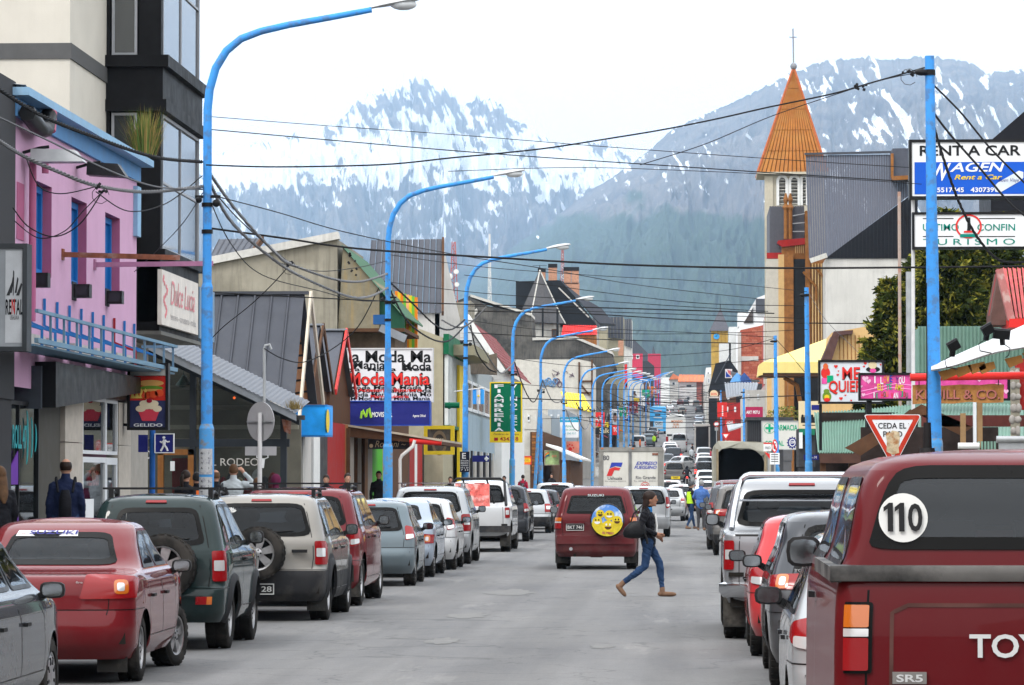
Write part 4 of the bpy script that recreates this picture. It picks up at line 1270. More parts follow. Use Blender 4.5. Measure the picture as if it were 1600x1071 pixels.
def L_pink():
 PK=S('pink_render',(.52,.315,.45),.85,b5=.05,by=2,a7=.22,b3=(.42,.22,.34),bump=.3,bscale=25)
 PK2=S('deep_pink_render',(.36,.11,.20),.85,b5=.08)
 BLP=S('blue_trim',(.22,.38,.54),.55,b5=.12,a7=.3,b3=(.3,.33,.36))
 BLW=S('blue_window_frame',(.015,.14,.40),.5,b5=.1)
 X0=-10.0
 o=bv('pink_building','pink two storey building with blue roof edge and three narrow blue windows','building',(X0,57,0))
 wn=[]
 for(p0,p1)in((52,79),(110,134),(163,186)):
  wn.append((YX(p0,X0),YX(p1,X0)))
 ops=[(a,c,4.98,6.40)for a,c in wn]
 wall_open('wall',o,PK,'X',X0,51.5,63.1,3.2,7.5,ops,.38,1,PK2)
 ab('end_wall',o,PK,-22,X0-.4,62.9,63.1,0,7.5)
 ab('back_wall',o,PK,-22,X0-.4,51.5,51.7,3.2,7.5)
 for(a,c)in wn:af(o,'X',X0,a+.02,c-.02,5.0,6.38,1,BLW,S('blue_shutter',(.01,.11,.33),.5,b5=.1),2,1,.10,.08,.22)
 #small first window without glass, dark red reveal
 b=MB();b.box(X0-.03,X0+.012,YX(24,X0),YX(35,X0),5.4,6.25);b.aa('blind_window',PK2,o)
 #roof edge: two stepped gutters of folded sheet
 b=MB();b.box(X0-.1,X0+.28,51.2,63.3,7.48,7.60);b.aa('gutter',BLP,o)
 b=MB();b.box(X0-.02,X0+.06,51.4,63.2,7.20,7.48);b.aa('fascia',S('dark_blue_trim',(.09,.22,.42),.6,b5=.15),o)
 am('roof',o,GALV,(X0+.2,51.2,7.63),(X0+.2,63.3,7.63),(-14,51.2,8.1),(-14,63.3,8.1),20,.02)
 b=MB();b.tube([(X0+.12,52.4,4.2),(X0+.12,52.4,6.6),(X0+.14,52.7,6.72),(X0+.16,53.2,6.72),(X0+.16,53.2,6.5)],.055,8);b.aa('downpipe',PK2,o,60)
 b=MB();b.tube([(X0+.2,51.5,7.25),(X0+.22,52.4,7.1),(X0+.2,53.0,7.15),(X0+.2,53.25,7.4)],.13,8,0);b.aa('flexible_duct',[a8],o,60)
 b=MB();b.cyl((X0+.2,53.2,7.15),(X0+.2,53.3,7.45),.12,n=10);b.aa('duct_collar',S('pink_duct',(.5,.15,.22),.5),o,60)
 b=MB();b.box(X0,X0+.08,62.7,63.1,6.2,7.1);b.aa('meter_box',BLP,o)
 #ground floor
 gf=S('dark_fascia_panel',(.06,.07,.085),.5,b5=.2,a7=.2)
 ab('fascia_panel',o,gf,-12,X0+.15,53.0,53.1,2.9,3.55)
 ab('ground_floor_ceiling',o,a8,-20,X0+.1,53.1,63.0,3.2,3.3)
 y1=YX(66,X0)
 b=MB();b.box(X0-.25,X0-.05,YX(66,X0),YX(99,X0),.15,3.2);b.aa('dark_pillar',S('brown_grey_panel',(.07,.065,.055),.6,b5=.1),o)
 w=af(o,'X',X0,YX(4,X0),y1-.02,.3,3.0,1,a8,bd,2,1,.06,.06,.1)
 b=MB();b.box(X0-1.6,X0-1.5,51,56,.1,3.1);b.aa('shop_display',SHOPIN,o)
 PUR=S('purple_decal',(.13,.03,.30),.5)
 b=MB();b.box(X0-.045,X0-.03,YX(7,X0),YX(33,X0),.3,1.3);b.aa('window_decal',PUR,o)
 b=MB();b.prism([(X0-.045,YX(7,X0),1.75),(X0-.045,YX(32,X0),1.75),(X0-.045,YX(32,X0),2.25)],(.015,0,0));b.aa('window_decal',PUR,o)
 b=MB();y_=YX(22,X0);b.text('ROLL 47',(X0-.02,YX(22,X0),2.28),Y_,Z_,YX(44,X0)-y_,.36,b2=.02)
 for k,px in enumerate((45,52,58)):
  yy=YX(px,X0);hh=.42-.1*k
  b.prism([(X0-.02,yy-.12+.28*math.cos(t)*.6,2.46+hh*math.sin(t))for t in[-1.3+2.6*i/8 for i in range(9)]]+[(X0-.02,yy-.12+.2*math.cos(t)*.45,2.46+hh*math.sin(t))for t in[1.3-2.6*i/8 for i in range(9)]],(.01,0,0))
 b.aa('shop_lettering',C_T,o)
 for(p0,p1)in((100,128),(184,203)):
  for k in range(4):
   b=MB();b.box(X0-.2,X0+.02,YX(p0,X0)+.01,YX(p1,X0)-.01,.15+k*.76,.15+(k+1)*.76-.015);b.aa('stone_slab',STONE,o)
 af(o,'X',X0,YX(128.5,X0),YX(165,X0),2.25,3.2,1,bn,bd,1,1,.06,.06,.05)
 af(o,'X',X0,YX(165.3,X0),YX(183,X0),2.25,3.2,1,bn,bd,1,1,.06,.06,.05)
 af(o,'X',X0,YX(128.5,X0),YX(165,X0),.3,2.2,1,bn,bd,1,1,.09,.06,.05)
 af(o,'X',X0,YX(165.3,X0),YX(183,X0),.2,2.2,1,bn,bd,1,1,.12,.06,.05,bf='white framed glass shop door')
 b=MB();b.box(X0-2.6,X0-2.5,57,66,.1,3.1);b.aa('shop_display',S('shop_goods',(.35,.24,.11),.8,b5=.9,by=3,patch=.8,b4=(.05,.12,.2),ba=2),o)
 #coloured goods on show
 r=random.Random(4)
 for k in range(7):
  yy=58.4+k*.45;b=MB();b.box(X0-1.6,X0-1.2,yy,yy+.32,.6+r.random()*1.0,1.3+r.random()*1.2)
  b.aa('display_item',[C_R,C_LB,C_W,C_Y,C_CR,C_PK,br][k],o)
 b=MB();b.text('HELADOS',(X0-.03,YX(140,X0),1.72),Y_,Z_,1.1,.26,b2=.02);b.aa('shop_lettering',C_R,o)
 b=MB();b.box(X0-.04,X0-.02,YX(131,X0),YX(149,X0),1.05,1.5);b.aa('notice',C_W,o)
 #canopy wedge
 b=MB()
 b.prism([(X0+.02,53.2,2.92),(X0+.02,53.2,3.62),(X0+.02,62.9,3.62),(X0+.02,62.9,3.42)],(.32,0,0));b.aa('canopy',a8,o)
 b=MB();b.box(X0+.02,X0+.36,62.9,63.0,3.2,3.8);b.aa('canopy_end',S('grey_end_panel',(.2,.21,.23),.6),o)
 #blue balcony rail
 R_=bv('balcony_rail','light blue steel rail with bent uprights along the foot of the pink wall','railing',(-9.4,56,3.7))
 BLR=S('blue_rail',(.13,.24,.34),.5,b5=.2,patch=.4,b4=(.2,.22,.2),ba=6)
 BLU=S('blue_upright',(.03,.16,.42),.5,b5=.1)
 b=MB()
 b.bar((-9.27,49.5,3.80),(-9.27,63.1,3.80),.06,.07);b.bar((-9.27,49.5,4.22),(-9.27,63.1,4.22),.05)
 b.bar((-9.27,63.1,4.22),(-9.9,63.1,4.22),.05);b.bar((-9.27,63.1,3.80),(-9.9,63.1,3.80),.05);b.aa('rail',BLR,R_)
 b=MB();b.box(-9.9,-9.3,49.5,63.1,3.72,3.75);b.aa('rail_floor',BLR,R_)
 for k in range(12):
  yy=50.6+k*1.1
  b=MB();b.bar((-9.27,yy,3.82),(-9.27,yy,4.24),.035);b.aa('baluster',BLR,R_)
  b=MB();b.tube([(-9.97,yy,4.62),(-9.97,yy,4.2),(-9.75,yy,4.1),(-9.6,yy,4.05),(-9.6,yy,3.76)],.028,4);b.aa('upright',BLU if k!=9 else C_DR,R_)
 for k in range(5):
  ab('block',R_,bj,-9.98,-9.9,52+k*2.1,53.6+k*2.1,3.76,4.02)
 for i,(px,py)in enumerate(((47,438),(114,455),(166,465))):
  yy=YX(px,X0);z=PX(px,py,X0).z
  l=bv('wall_flood_lamp',['small dark box lamp below the first window of the pink wall','small dark box lamp below the middle window of the pink wall','small dark box lamp below the last window of the pink wall'][i],'lamp',(X0,yy,z),'box lamps on the pink wall')
  b=MB();b.box(X0+.02,X0+.28,yy-.12,yy+.12,z-.11,z+.11);b.aa('housing',a8,l)
  b=MB();b.box(X0,X0+.02,yy-.18,yy+.18,z-.15,z+.15);b.aa('back_plate',a9,l)
  b=MB();b.box(X0+.05,X0+.24,yy-.125,yy-.12,z-.07,z+.07);b.aa('lens',bc,l)
 for i,(px,py,m_)in enumerate(((85,243,bo),(165,266,a8))):
  yy=YX(px,-9.5);z=PX(px,py,-9.5).z
  l=bv('hooded_lamp',['silver hooded lamp on an arm high on the pink wall','black hooded lamp on an arm high on the pink wall'][i],'lamp',(X0,yy,z),'hooded lamps on the pink wall')
  b=MB();b.prism([(-9.85,yy-.16,z+.1),(-9.2,yy-.16,z+.08),(-9.05,yy-.2,z-.1),(-9.85,yy-.2,z-.1)]if i==0 else[(-9.8,yy-.16,z+.13),(-9.3,yy-.16,z+.1),(-9.15,yy-.2,z-.12),(-9.8,yy-.2,z-.08)],(0,.36,0));b.aa('hood',m_,l)
  b=MB();b.tube([(X0,yy,z+.05),(-9.75,yy,z+.12),(-9.6,yy,z+.14)],.025,6);b.aa('arm',a8,l)
 for(px,py,qx,qy,m_,lb)in((97,398,281,403,RUST,'rusty steel bar jutting from the pink wall over the pavement'),(147,414,333,412,S('pink_bar',(.35,.16,.26),.7,b5=.2),'pink painted steel bar jutting from the pink wall past the pole')):
  a=PX(px,py,X0);c=P(qx,qy,a.y);b=MB();b.bar(a,c,.06,.08);b.box(a.x-.01,a.x+.03,a.y-.07,a.y+.07,a.z-.09,a.z+.09)
  b.aa('steel_bar',m_,bf=lb,cat='bar')
  #grass tuft on the roof corner
 r=random.Random(3);b=MB();c=P(226,246,63.5)
 for k in range(420):
  a=r.uniform(0,2*PI);rr=r.uniform(0,.22);h=r.uniform(.35,.95);ln=r.uniform(.05,.4)
  p0=c+V((math.cos(a)*rr,math.sin(a)*rr,0));p2=p0+V((math.cos(a)*ln,math.sin(a)*ln,h));p1=p0.lerp(p2,.55)+V((0,0,.08));w=V((math.sin(a),-math.cos(a),0))*.006
  b.add([p0-w*1.5,p0+w*1.5,p1+w,p1-w,p2],[(0,1,2,3),(3,2,4)],k%2)
 b.aa('grass_tuft',[S('dry_grass',(.28,.21,.07),.9),S('green_grass',(.10,.16,.04),.9)],bf='tuft of dry grass growing on the roof corner of the pink building',cat='plant')
L_pink()
def L_tower():
 o=bv('bay_tower_building','tall beige building with black glazed corner bay behind the pink house','building',(-11,66,0))
 XB=-11.0;YA,YB=61.8,65.7
 ab('wall',o,BEIGE,-24,XB,YA,YB,4.5,15)
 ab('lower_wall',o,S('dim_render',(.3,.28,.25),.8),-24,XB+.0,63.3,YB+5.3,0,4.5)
 ab('wall',o,BEIGE,-24,XB-.02,YB,71,4.5,15)
 zl=ZY(72,YA)
 #recessed dark band and panel joints
 b=MB();b.box(-24,XB+.03,YA-.03,YA,zl-.16,zl+.12);b.box(XB,XB+.03,YA,YB,zl-.16,zl+.12);b.aa('band',S('joint_grey',(.09,.09,.09),.7),o)
 XF=-9.96;Y2=71.0
 body=S('black_bay',(.011,.011,.012),.5,b5=.3)
 zc0=ZY(160,YB);zc1=ZY(92,YB)
 ab('bay_core',o,body,XB,XF-.12,YB+.12,Y2-.05,4.6,15)
 #corner posts
 for(x,y)in((XF,YB),):ab('corner_post',o,body,x-.42,x-.0,y,y+.25,4.8,15)
 ab('edge_post',o,body,XB,XB+.07,YB,YB+.2,4.8,15)
 for(z0,z1,dx)in((zc0-.12,zc0+.1,.12),(zc1-.1,zc1+.12,.16),(zc0+.1,zc1-.1,.04),(14.5,15,.1)):
  ab('cornice',o,body,XB,XF+dx,YB-dx,Y2+dx,z0,z1)
 GRY=S('bay_frame',(.30,.31,.33),.4,.3)
 zb0=ZY(395,YB);
 af(o,'Y',YB,XB+.10,XF-.46,ZY(330,YB),zc0-.14,-1,GRY,bc,1,1,.05,.05,.06)
 af(o,'X',XF,YB+.28,Y2-.1,zb0+.1,zc0-.14,1,GRY,GLASS_SKY,2,2,.06,.06,.06)
 af(o,'Y',YB,XB+.10,XF-.46,zc1+.13,12.1,-1,GRY,GLASS_SKY,1,1,.05,.05,.06)
 af(o,'X',XF,YB+.28,Y2-.1,zc1+.13,12.9,1,GRY,GLASS_SKY,2,2,.06,.06,.06)
 ab('bay_floor',o,body,XB,XF+.10,YB-.08,Y2+.08,zb0-.05,zb0+.1)
 ab('bay_base',o,body,XB,XF-.02,YB,Y2,4.62,zb0-.05)
 ab('bay_soffit',o,S('grey_soffit',(.16,.16,.15),.7),XB,XF+.02,YB-.04,Y2+.02,4.55,4.62)
 #sign on the street face of the bay
 s=bv('shop_sign_panel','tilted white panel with faded pink script lettering under the black bay','sign',(XF+.1,68,4.8))
 y0,y1=YX(252,XF+.1),YX(309,XF+.1);z0,z1=4.72,5.75
 b=MB();b.box(XF+.02,XF+.10,y0,y1,z0,z1);b.aa('panel',S('ivory_panel',(.62,.58,.53),.5),s)
 b=MB();b.text('Dulce Lucia',(XF+.11,y0+1.1,z0+.42),Y_,Z_,(y1-y0)*.66,.46,shear=.3);b.aa('lettering',S('faded_pink',(.65,.25,.27),.5),s)
 b=MB();b.text('lenceria - corseteria - mallas',(XF+.11,y0+1.1,z0+.14),Y_,Z_,(y1-y0)*.7,.13);b.aa('small_lettering',S('faded_grey',(.3,.28,.28),.5),s)
 b=MB()
 for k in range(14):
  a=k*.9;b.ell((XF+.105,y0+.45+.13*math.sin(a)*(1+.1*k%2),z0+.18+k*.055),(.004,.09,.05),8,5)
 b.aa('rose_print',S('faded_rose',(.62,.2,.22),.5),s)
 ab('blue_box_sign',s,S('blue_grey_panel',(.17,.26,.36),.5),XF-.3,XF-.02,Y2+.15,Y2+2.4,4.7,5.75)
L_tower()
def L_signs_near():
#food picture sign
 s,b6=ak('food_sign','upright backlit food picture sign with burger fries and sundae beside the shop','sign',61.5,(203,572,259,668),S('food_sign_navy',(.03,.035,.10),.4),a8,th=.18,fw=.05)
 RD=S('food_red',(.55,.03,.02),.5);BUN=S('bun_brown',(.62,.33,.10),.5);FR=S('fries_yellow',(.78,.55,.12),.5)
 b6('r',(203,572,259,588),S('pale_top',(.5,.5,.46),.5),'picture')
 b6('r',(203,587,259,626),RD,'picture')
 for i in range(11):
  x=204+i*2.2;b6('p',(0,0,1,1),FR,'picture_fries',d=.010+i*.001,pts=[(x,623),(x+3,622),(x+6-(i%3)*4,608+(i%4)*2),(x+3-(i%3)*4,607+(i%3)*2)])
 b6('e',(216,594,256,604),BUN,'picture_bun',d=.012);b6('e',(218,603,255,610),S('lettuce',(.12,.25,.03),.5),'picture_lettuce',d=.014);b6('e',(222,608,254,612),BUN,'picture_bun',d=.016)
 for(x,y)in((228,613),(240,611),(249,609)):b6('e',(x-7,y,x+7,y+11),S('tomato',(.65,.07,.02),.4),'picture_tomato',d=.02)
 b6('p',(0,0,1,1),S('berry_pink',(.60,.05,.08),.4),'picture_sundae',d=.012,pts=[(215,640),(250,640),(243,658),(222,658)])
 CRM=S('cream_swirl',(.70,.60,.42),.5)
 for(x,y,w)in((220,638,8),(229,634,9),(238,634,9),(246,638,7),(225,630,7),(241,630,7),(233,628,8)):b6('e',(x-w,y-4,x+w,y+6),CRM,'picture_cream',d=.014+random.random()*.004)
 b6('e',(229,623,238,630),S('cherry',(.3,.01,.03),.3),'picture_cherry',d=.022)
 b6('t',(209,662,254,667),C_W,s='GELIDO',b2=.03,d=.016)
 b=MB();a=P(203,574,61.6);b.bar(a,a+V((-.4,0,0)),.05);c=P(203,664,61.6);b.bar(c,c+V((-.4,0,0)),.05);b.aa('bracket',a8,s)
 #pedestrian crossing sign, seen with a second sign edge-on behind it
 Y=61.0
 s,b6=ak('pedestrian_sign','blue square sign with white walking figure on a blue post','sign',Y,(243,679,271,707),C_NB,C_W,th=.02,fw=.015)
 b6('e',(254,682,258.5,686),C_W,'figure')
 for pl,w in(([(257,687),(256,695)],.03),([(256,695),(260,700),(262,705)],.018),([(256,695),(254,700),(251,705)],.018),([(257,688),(262,691),(265,690)],.014),([(257,688),(252,692),(250,690)],.014)):
  b6('tube',(0,0,1,1),C_W,'figure',d=.01,pts=pl,rr=w)
 b=MB();x=XY(238,Y+.05);b.cyl((x,Y+.06,.15),(x,Y+.06,ZY(672,Y)),.05,n=10);b.aa('post',S('post_blue',(.02,.09,.30),.5,b5=.2),s,60)
 a0,a1,z0,z1=rY(Y+.3,219,680,234,707);ab('side_panel',s,C_NB,a0,a1,Y+.08,Y+.10,z0,z1)
 #round sign seen from behind
 Y=55.5
 s=bv('round_sign_back','grey back of a round traffic sign with a small plate below on a white post','sign',(XY(407,Y),Y,.13))
 c=P(407,659,Y);n=32
 b=MB();R=Matrix.Rotation(rad(-38),3,'Z')
 pts=[c+R@V((math.cos(2*PI*i/n)*.30,0,math.sin(2*PI*i/n)*.315))for i in range(n)]
 b.prism(pts,R@V((0,.015,0)));b.aa('disc',S('aluminium_back',(.36,.36,.37),.5,.3,b5=.08),s)
 b=MB();b.bar(c+R@V((-.28,-.02,.0)),c+R@V((.28,-.02,.0)),.02);b.aa('stiffener',bo,s)
 a0,a1,z0,z1=rY(Y,383,698,432,712);ab('small_plate',s,S('aluminium_back',(.4,.4,.4),.5),a0,a1,Y-.01,Y+.005,z0,z1)
 b=MB();b.cyl((c.x,Y-.07,.13),(c.x,Y-.07,c.z+.14),.035,n=10);b.aa('post',S('white_post',(.55,.55,.55),.5,b5=.1),s,60)
L_signs_near()
def L_rodeo():
 Y=80.0
 o=bv('cafe_building','glass fronted shop with bull skull emblems under a dark steep seamed metal roof','building',(-10.5,Y,.3))
 xa,xb=XY(200,Y),XY(452,Y)
 #sloping silver verge with the wall below
 A=P(215,525,Y);B=P(468,648,Y)
 b=MB()
 pts=[A+V((-1,0,.48)),B,B+V((0,0,-.16)),A+V((-1,0,.30))]
 b.prism([p+V((0,-.7,0))for p in pts],(0,.06,0));b.aa('verge',GALV,o)
 b=MB();q=[p for p in pts]
 am('lean_to_roof',o,S('lean_to_sheet',(.15,.16,.18),.6,.2,b5=.15),q[0]+V((0,-.75,.02)),q[1]+V((0,-.75,.02)),q[0]+V((0,2.2,.35)),q[1]+V((0,2.2,.35)),48,.012)
 #glazing: tall mullions, cross rail
 DM=S('dark_mullion',(.028,.032,.038),.5)
 zr=ZY(692,Y)
 slope=(B.z-A.z)/(B.x-A.x)
 def ztop(x):return A.z+(x-A.x)*slope-.1
 xs=[XY(p,Y)for p in(196,300,310,441)]
 for(p0,p1,g)in((200,297,0),(310,440,0)):
  x0,x1=XY(p0,Y),XY(p1,Y)
  b=MB();b.prism([(x0,Y+.06,zr+.1),(x1,Y+.06,zr+.1),(x1,Y+.06,ztop(x1)-.12),(x0,Y+.06,ztop(x0)-.12)],(0,.02,0));b.aa('pane',bd,o)
 x0,x1=XY(310,Y),XY(440,Y)
 b=MB();b.box(x0,x1,Y+.06,Y+.08,.4,zr-.1);b.aa('pane',bd,o)
 b=MB();b.box(XY(200,Y),XY(246,Y),Y+.06,Y+.08,.4,zr-.1);b.aa('pane',bd,o)
 b=MB();b.box(XY(197,Y),XY(452,Y),Y-.02,Y+.1,zr-.09,zr+.09);b.aa('cross_rail',DM,o)
 for px in(197,301,443):
  x=XY(px,Y);b=MB();b.box(x-.07,x+.07,Y-.03,Y+.12,.2,ztop(x)-.05);b.aa('mullion',DM,o)
 b=MB();x0=XY(197,Y);x1=XY(468,Y);b.prism([(x0,Y-.05,ztop(x0)-.2),(x1,Y-.05,ztop(x1)-.15),(x1,Y-.05,ztop(x1)+.06),(x0,Y-.05,ztop(x0)+.06)],(0,.12,0));b.aa('rafter',DM,o)
 ab('base_wall',o,a9,XY(197,Y),XY(452,Y),Y,Y+.15,.1,.42)
 #inside: dark room, hanging lamps, red and white goods
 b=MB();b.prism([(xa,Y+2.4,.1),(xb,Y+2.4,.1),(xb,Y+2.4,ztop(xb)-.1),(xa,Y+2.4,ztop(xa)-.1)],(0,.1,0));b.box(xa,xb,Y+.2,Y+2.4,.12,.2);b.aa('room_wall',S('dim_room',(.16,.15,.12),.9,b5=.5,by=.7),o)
 for k in range(3):ab('ceiling_beam',o,S('beam_cream',(.33,.31,.25),.8),xa,[XY(395,Y),XY(415,Y),xb][k],Y+.8+k*.5,Y+.9+k*.5,3.9-k*.45,4.0-k*.45)
 for(px,py)in((287,605),):
  c=P(px,py,Y+1.0);b=MB();b.lathe([(.03,.28),(.08,.2),(.22,.0),(.20,-.02)],c,(0,0,1),16);b.cyl(c+V((0,0,.25)),c+V((0,0,.9)),.01,n=5);b.aa('pendant_lamp',S('green_enamel',(.03,.08,.06),.3),o,50)
 c=P(366,622,Y+.5);b=MB();b.ell(c,.03,8,6);b.aa('indicator_bulb',S('red_bulb',(.9,.12,.02),.3,emit=3),o)
 r=random.Random(8)
 for k in range(9):
  x=XY(322+k*13,Y+.6);b=MB();b.ell((x,Y+.7,1.45+r.random()*.2),(.14,.1,.42),10,8);b.aa('garment',[C_DR,br,C_DR,SEATM,C_CR,C_DR,br,SEATM,C_DR][k],o,60)
 b=MB();b.text('EL RODEO',P(322,728,Y-.02),X_,Z_,XY(404,Y)-XY(322,Y),.17,b2=.0);b.aa('lettering',bj,o)
 for px in(410,226):
  c=P(px,722,Y-.03);b=MB();b.prism([c+V((-.06,0,.08)),c+V((.06,0,.08)),c+V((.035,0,-.14)),c+V((-.035,0,-.14))],(0,.01,0))
  for sx in(-1,1):b.tube([c+V((sx*.05,0,.07)),c+V((sx*.13,0,.10)),c+V((sx*.12,0,.22)),c+V((sx*.06,0,.26))],.014,5)
  b.aa('bull_skull_emblem',C_W,o)
  #wooden door
 x0,x1=XY(247,Y),XY(303,Y)
 b=MB();z0,z1=.3,ZY(702,Y)
 b.box(x0,x0+.13,Y-.06,Y+.1,z0,z1);b.box(x1-.13,x1,Y-.06,Y+.1,z0,z1);b.box(x0,x1,Y-.06,Y+.1,z1-.13,z1);d=b.aa('door',BROWN2,o)
 b=MB();b.box(x0+.13,x1-.13,Y+.02,Y+.05,z0,z1-.13);b.aa('pane',bd,d)
 b=MB();b.box(x0+.25,x1-.2,Y+.5,Y+.55,.4,z1-.2);b.aa('red_curtain',S('red_cloth',(.35,.012,.012),.8),o)
 a0,a1,c0,c1=rY(Y-.02,266,721,273,736);b=MB();b.box(a0,a1,Y-.02,Y-.01,c0,c1);b.aa('notice',C_W,o)
 #steep seamed roof: ridge runs inwards from the street
 YR=89.0;X0=-9.75
 zr_=ZY(461,YR,475);R0=V((P(476,461,YR).x,YR,zr_))
 E0=PX(459,640,X0);E1=PX(496,632,X0)
 lo=V((X0,E0.y-3.2,ZY(752,E0.y-3.2)))
 dirn=(V((X0,E0.y,E0.z))-R0)
 k=1.45;lowp=R0+dirn*k
 ae('roof_panel',o,DKROOF,V((-17.5,lowp.y,lowp.z)),lowp,V((-17.5,YR,zr_)),R0,18,.02,.015,rib=.05)
 ae('roof_panel',o,DKROOF,V((X0,E1.y,E1.z)),V((-17.5,E1.y,E1.z)),R0,V((-17.5,YR,zr_)),6,.02,.015,rib=.05)
 b=MB();b.bar((-17.5,YR,zr_+.05),R0+V((.1,0,.05)),.22,.08);b.aa('ridge_cap',DKROOF,o)
 LW=S('pale_timber_trim',(.50,.44,.36),.7,b5=.15)
 for e,kk in((lowp,1),(V((X0,E1.y,E1.z)),1)):
  b=MB();b.bar(R0+V((.16,0,.02)),e+V((.16,0,0)),.06,.22);b.aa('barge_board',LW,o)
 WD=S('orange_brown_boards',(.20,.085,.035),.7,b5=.2)
 n=9
 for i in range(n):
  t0,t1=i/n,(i+1)/n-.02
  a=R0.lerp(V((X0,E0.y,E0.z)),t0);a1=R0.lerp(V((X0,E0.y,E0.z)),t1);c=R0.lerp(V((X0,E1.y,E1.z)),t0);c1=R0.lerp(V((X0,E1.y,E1.z)),t1)
  b=MB();b.prism([a+V((-.25,0,0)),c+V((-.25,0,0)),c1+V((-.25,0,0)),a1+V((-.25,0,0))],(.02,0,0));b.aa('gable_board',WD,o)
  #street pipe mast with hook
 b=MB();c=P(413,640,79.2);t=P(413,545,79.2);b.cyl(c,t,.035,n=8);b.tube([t,t+V((.02,0,.07)),t+V((.12,0,.09)),t+V((.16,0,-.02))],.03,6);b.aa('cable_mast',bo,bf='short grey pipe mast with a hooked top rising from the sloping verge',cat='pipe')
 ab('wall',o,bj,-17,-9.95,83.5,92,.1,3.7)
 x0=-9.93
 for k,(p0,p1)in enumerate(((443,452),(455,463),(466,480),(483,494))):
  ab('pilaster',o,[br,br,bj,br][k],x0,x0+.12,YX(p0,x0),YX(p1,x0)-.15,.2,3.2)
 ab('dark_entrance',o,a8,x0-.02,x0+.02,86,92,.2,3.0)
 #hanging tin and weeds at the eave end
 c=P(440,655,Y-.4);b=MB();b.prism([c,c+V((.22,0,-.05)),c+V((.20,0,-.35)),c+V((.06,0,-.28))],(0,.02,0));b.aa('torn_tin',RUST,o)
 b=MB();c=P(458,648,Y-.4);b.box(c.x-.12,c.x+.25,c.y-.1,c.y+.2,c.z-.12,c.z-.02)
 b.aa('gutter_end',a9,o)
 r=random.Random(5);b=MB();c=P(459,640,Y-.4)
 for k in range(120):
  a=r.uniform(0,2*PI);rr=r.uniform(0,.2);h=r.uniform(.08,.3);p0=c+V((math.cos(a)*rr,math.sin(a)*.1,0));p2=p0+V((r.uniform(-.12,.12),r.uniform(-.1,.1),h));w=V((.008,0,0))
  b.add([p0-w,p0+w,p2],[(0,1,2)])
 b.aa('weeds',S('weed_brown',(.20,.15,.06),.9),o)
L_rodeo()
def a4(bu,bf,px0,px1,pyr,pye,X0,depthX,roofm,wallm,trim,pxr=None,n=6,red=None,pyl=None):
 """small house whose gable faces the street (seen edge-on from here)"""
 ym0,ym1=YX(px0,X0),YX(px1,X0);yr=(ym0+ym1)/2
 zr=ZY(pyr,yr);ze=ZY(pye,ym0)
 o=bv(bu,bf,'building',(X0,yr,gz(yr)))
 R0=V((X0,yr,zr));A=V((X0,ym0,ze));B=V((X0,ym1,ze))
 D=V((-depthX,0,0))
 ae('roof_panel',o,roofm,A+D,A,R0+D,R0,n,.02,.012,rib=.04)
 ae('roof_panel',o,roofm,B,B+D,R0,R0+D,3,.02,.012)
 for e in(A,B):
  b=MB();b.bar(R0+V((.08,0,0)),e+V((.08,0,0)),.05,.18);b.aa('barge_board',trim,o)
 b=MB();b.prism([R0+V((-.2,0,0)),A+V((-.2,0,0)),B+V((-.2,0,0))],(.05,0,0));b.aa('gable_wall',wallm,o)
 b=MB();b.bar(R0+D+V((0,0,.03)),R0+V((.1,0,.03)),.3,.05);b.aa('ridge_cap',GALV,o)
 ab('wall',o,wallm,X0-depthX,X0-.1,ym0+.1,ym1-.1,0,ze)
 return o
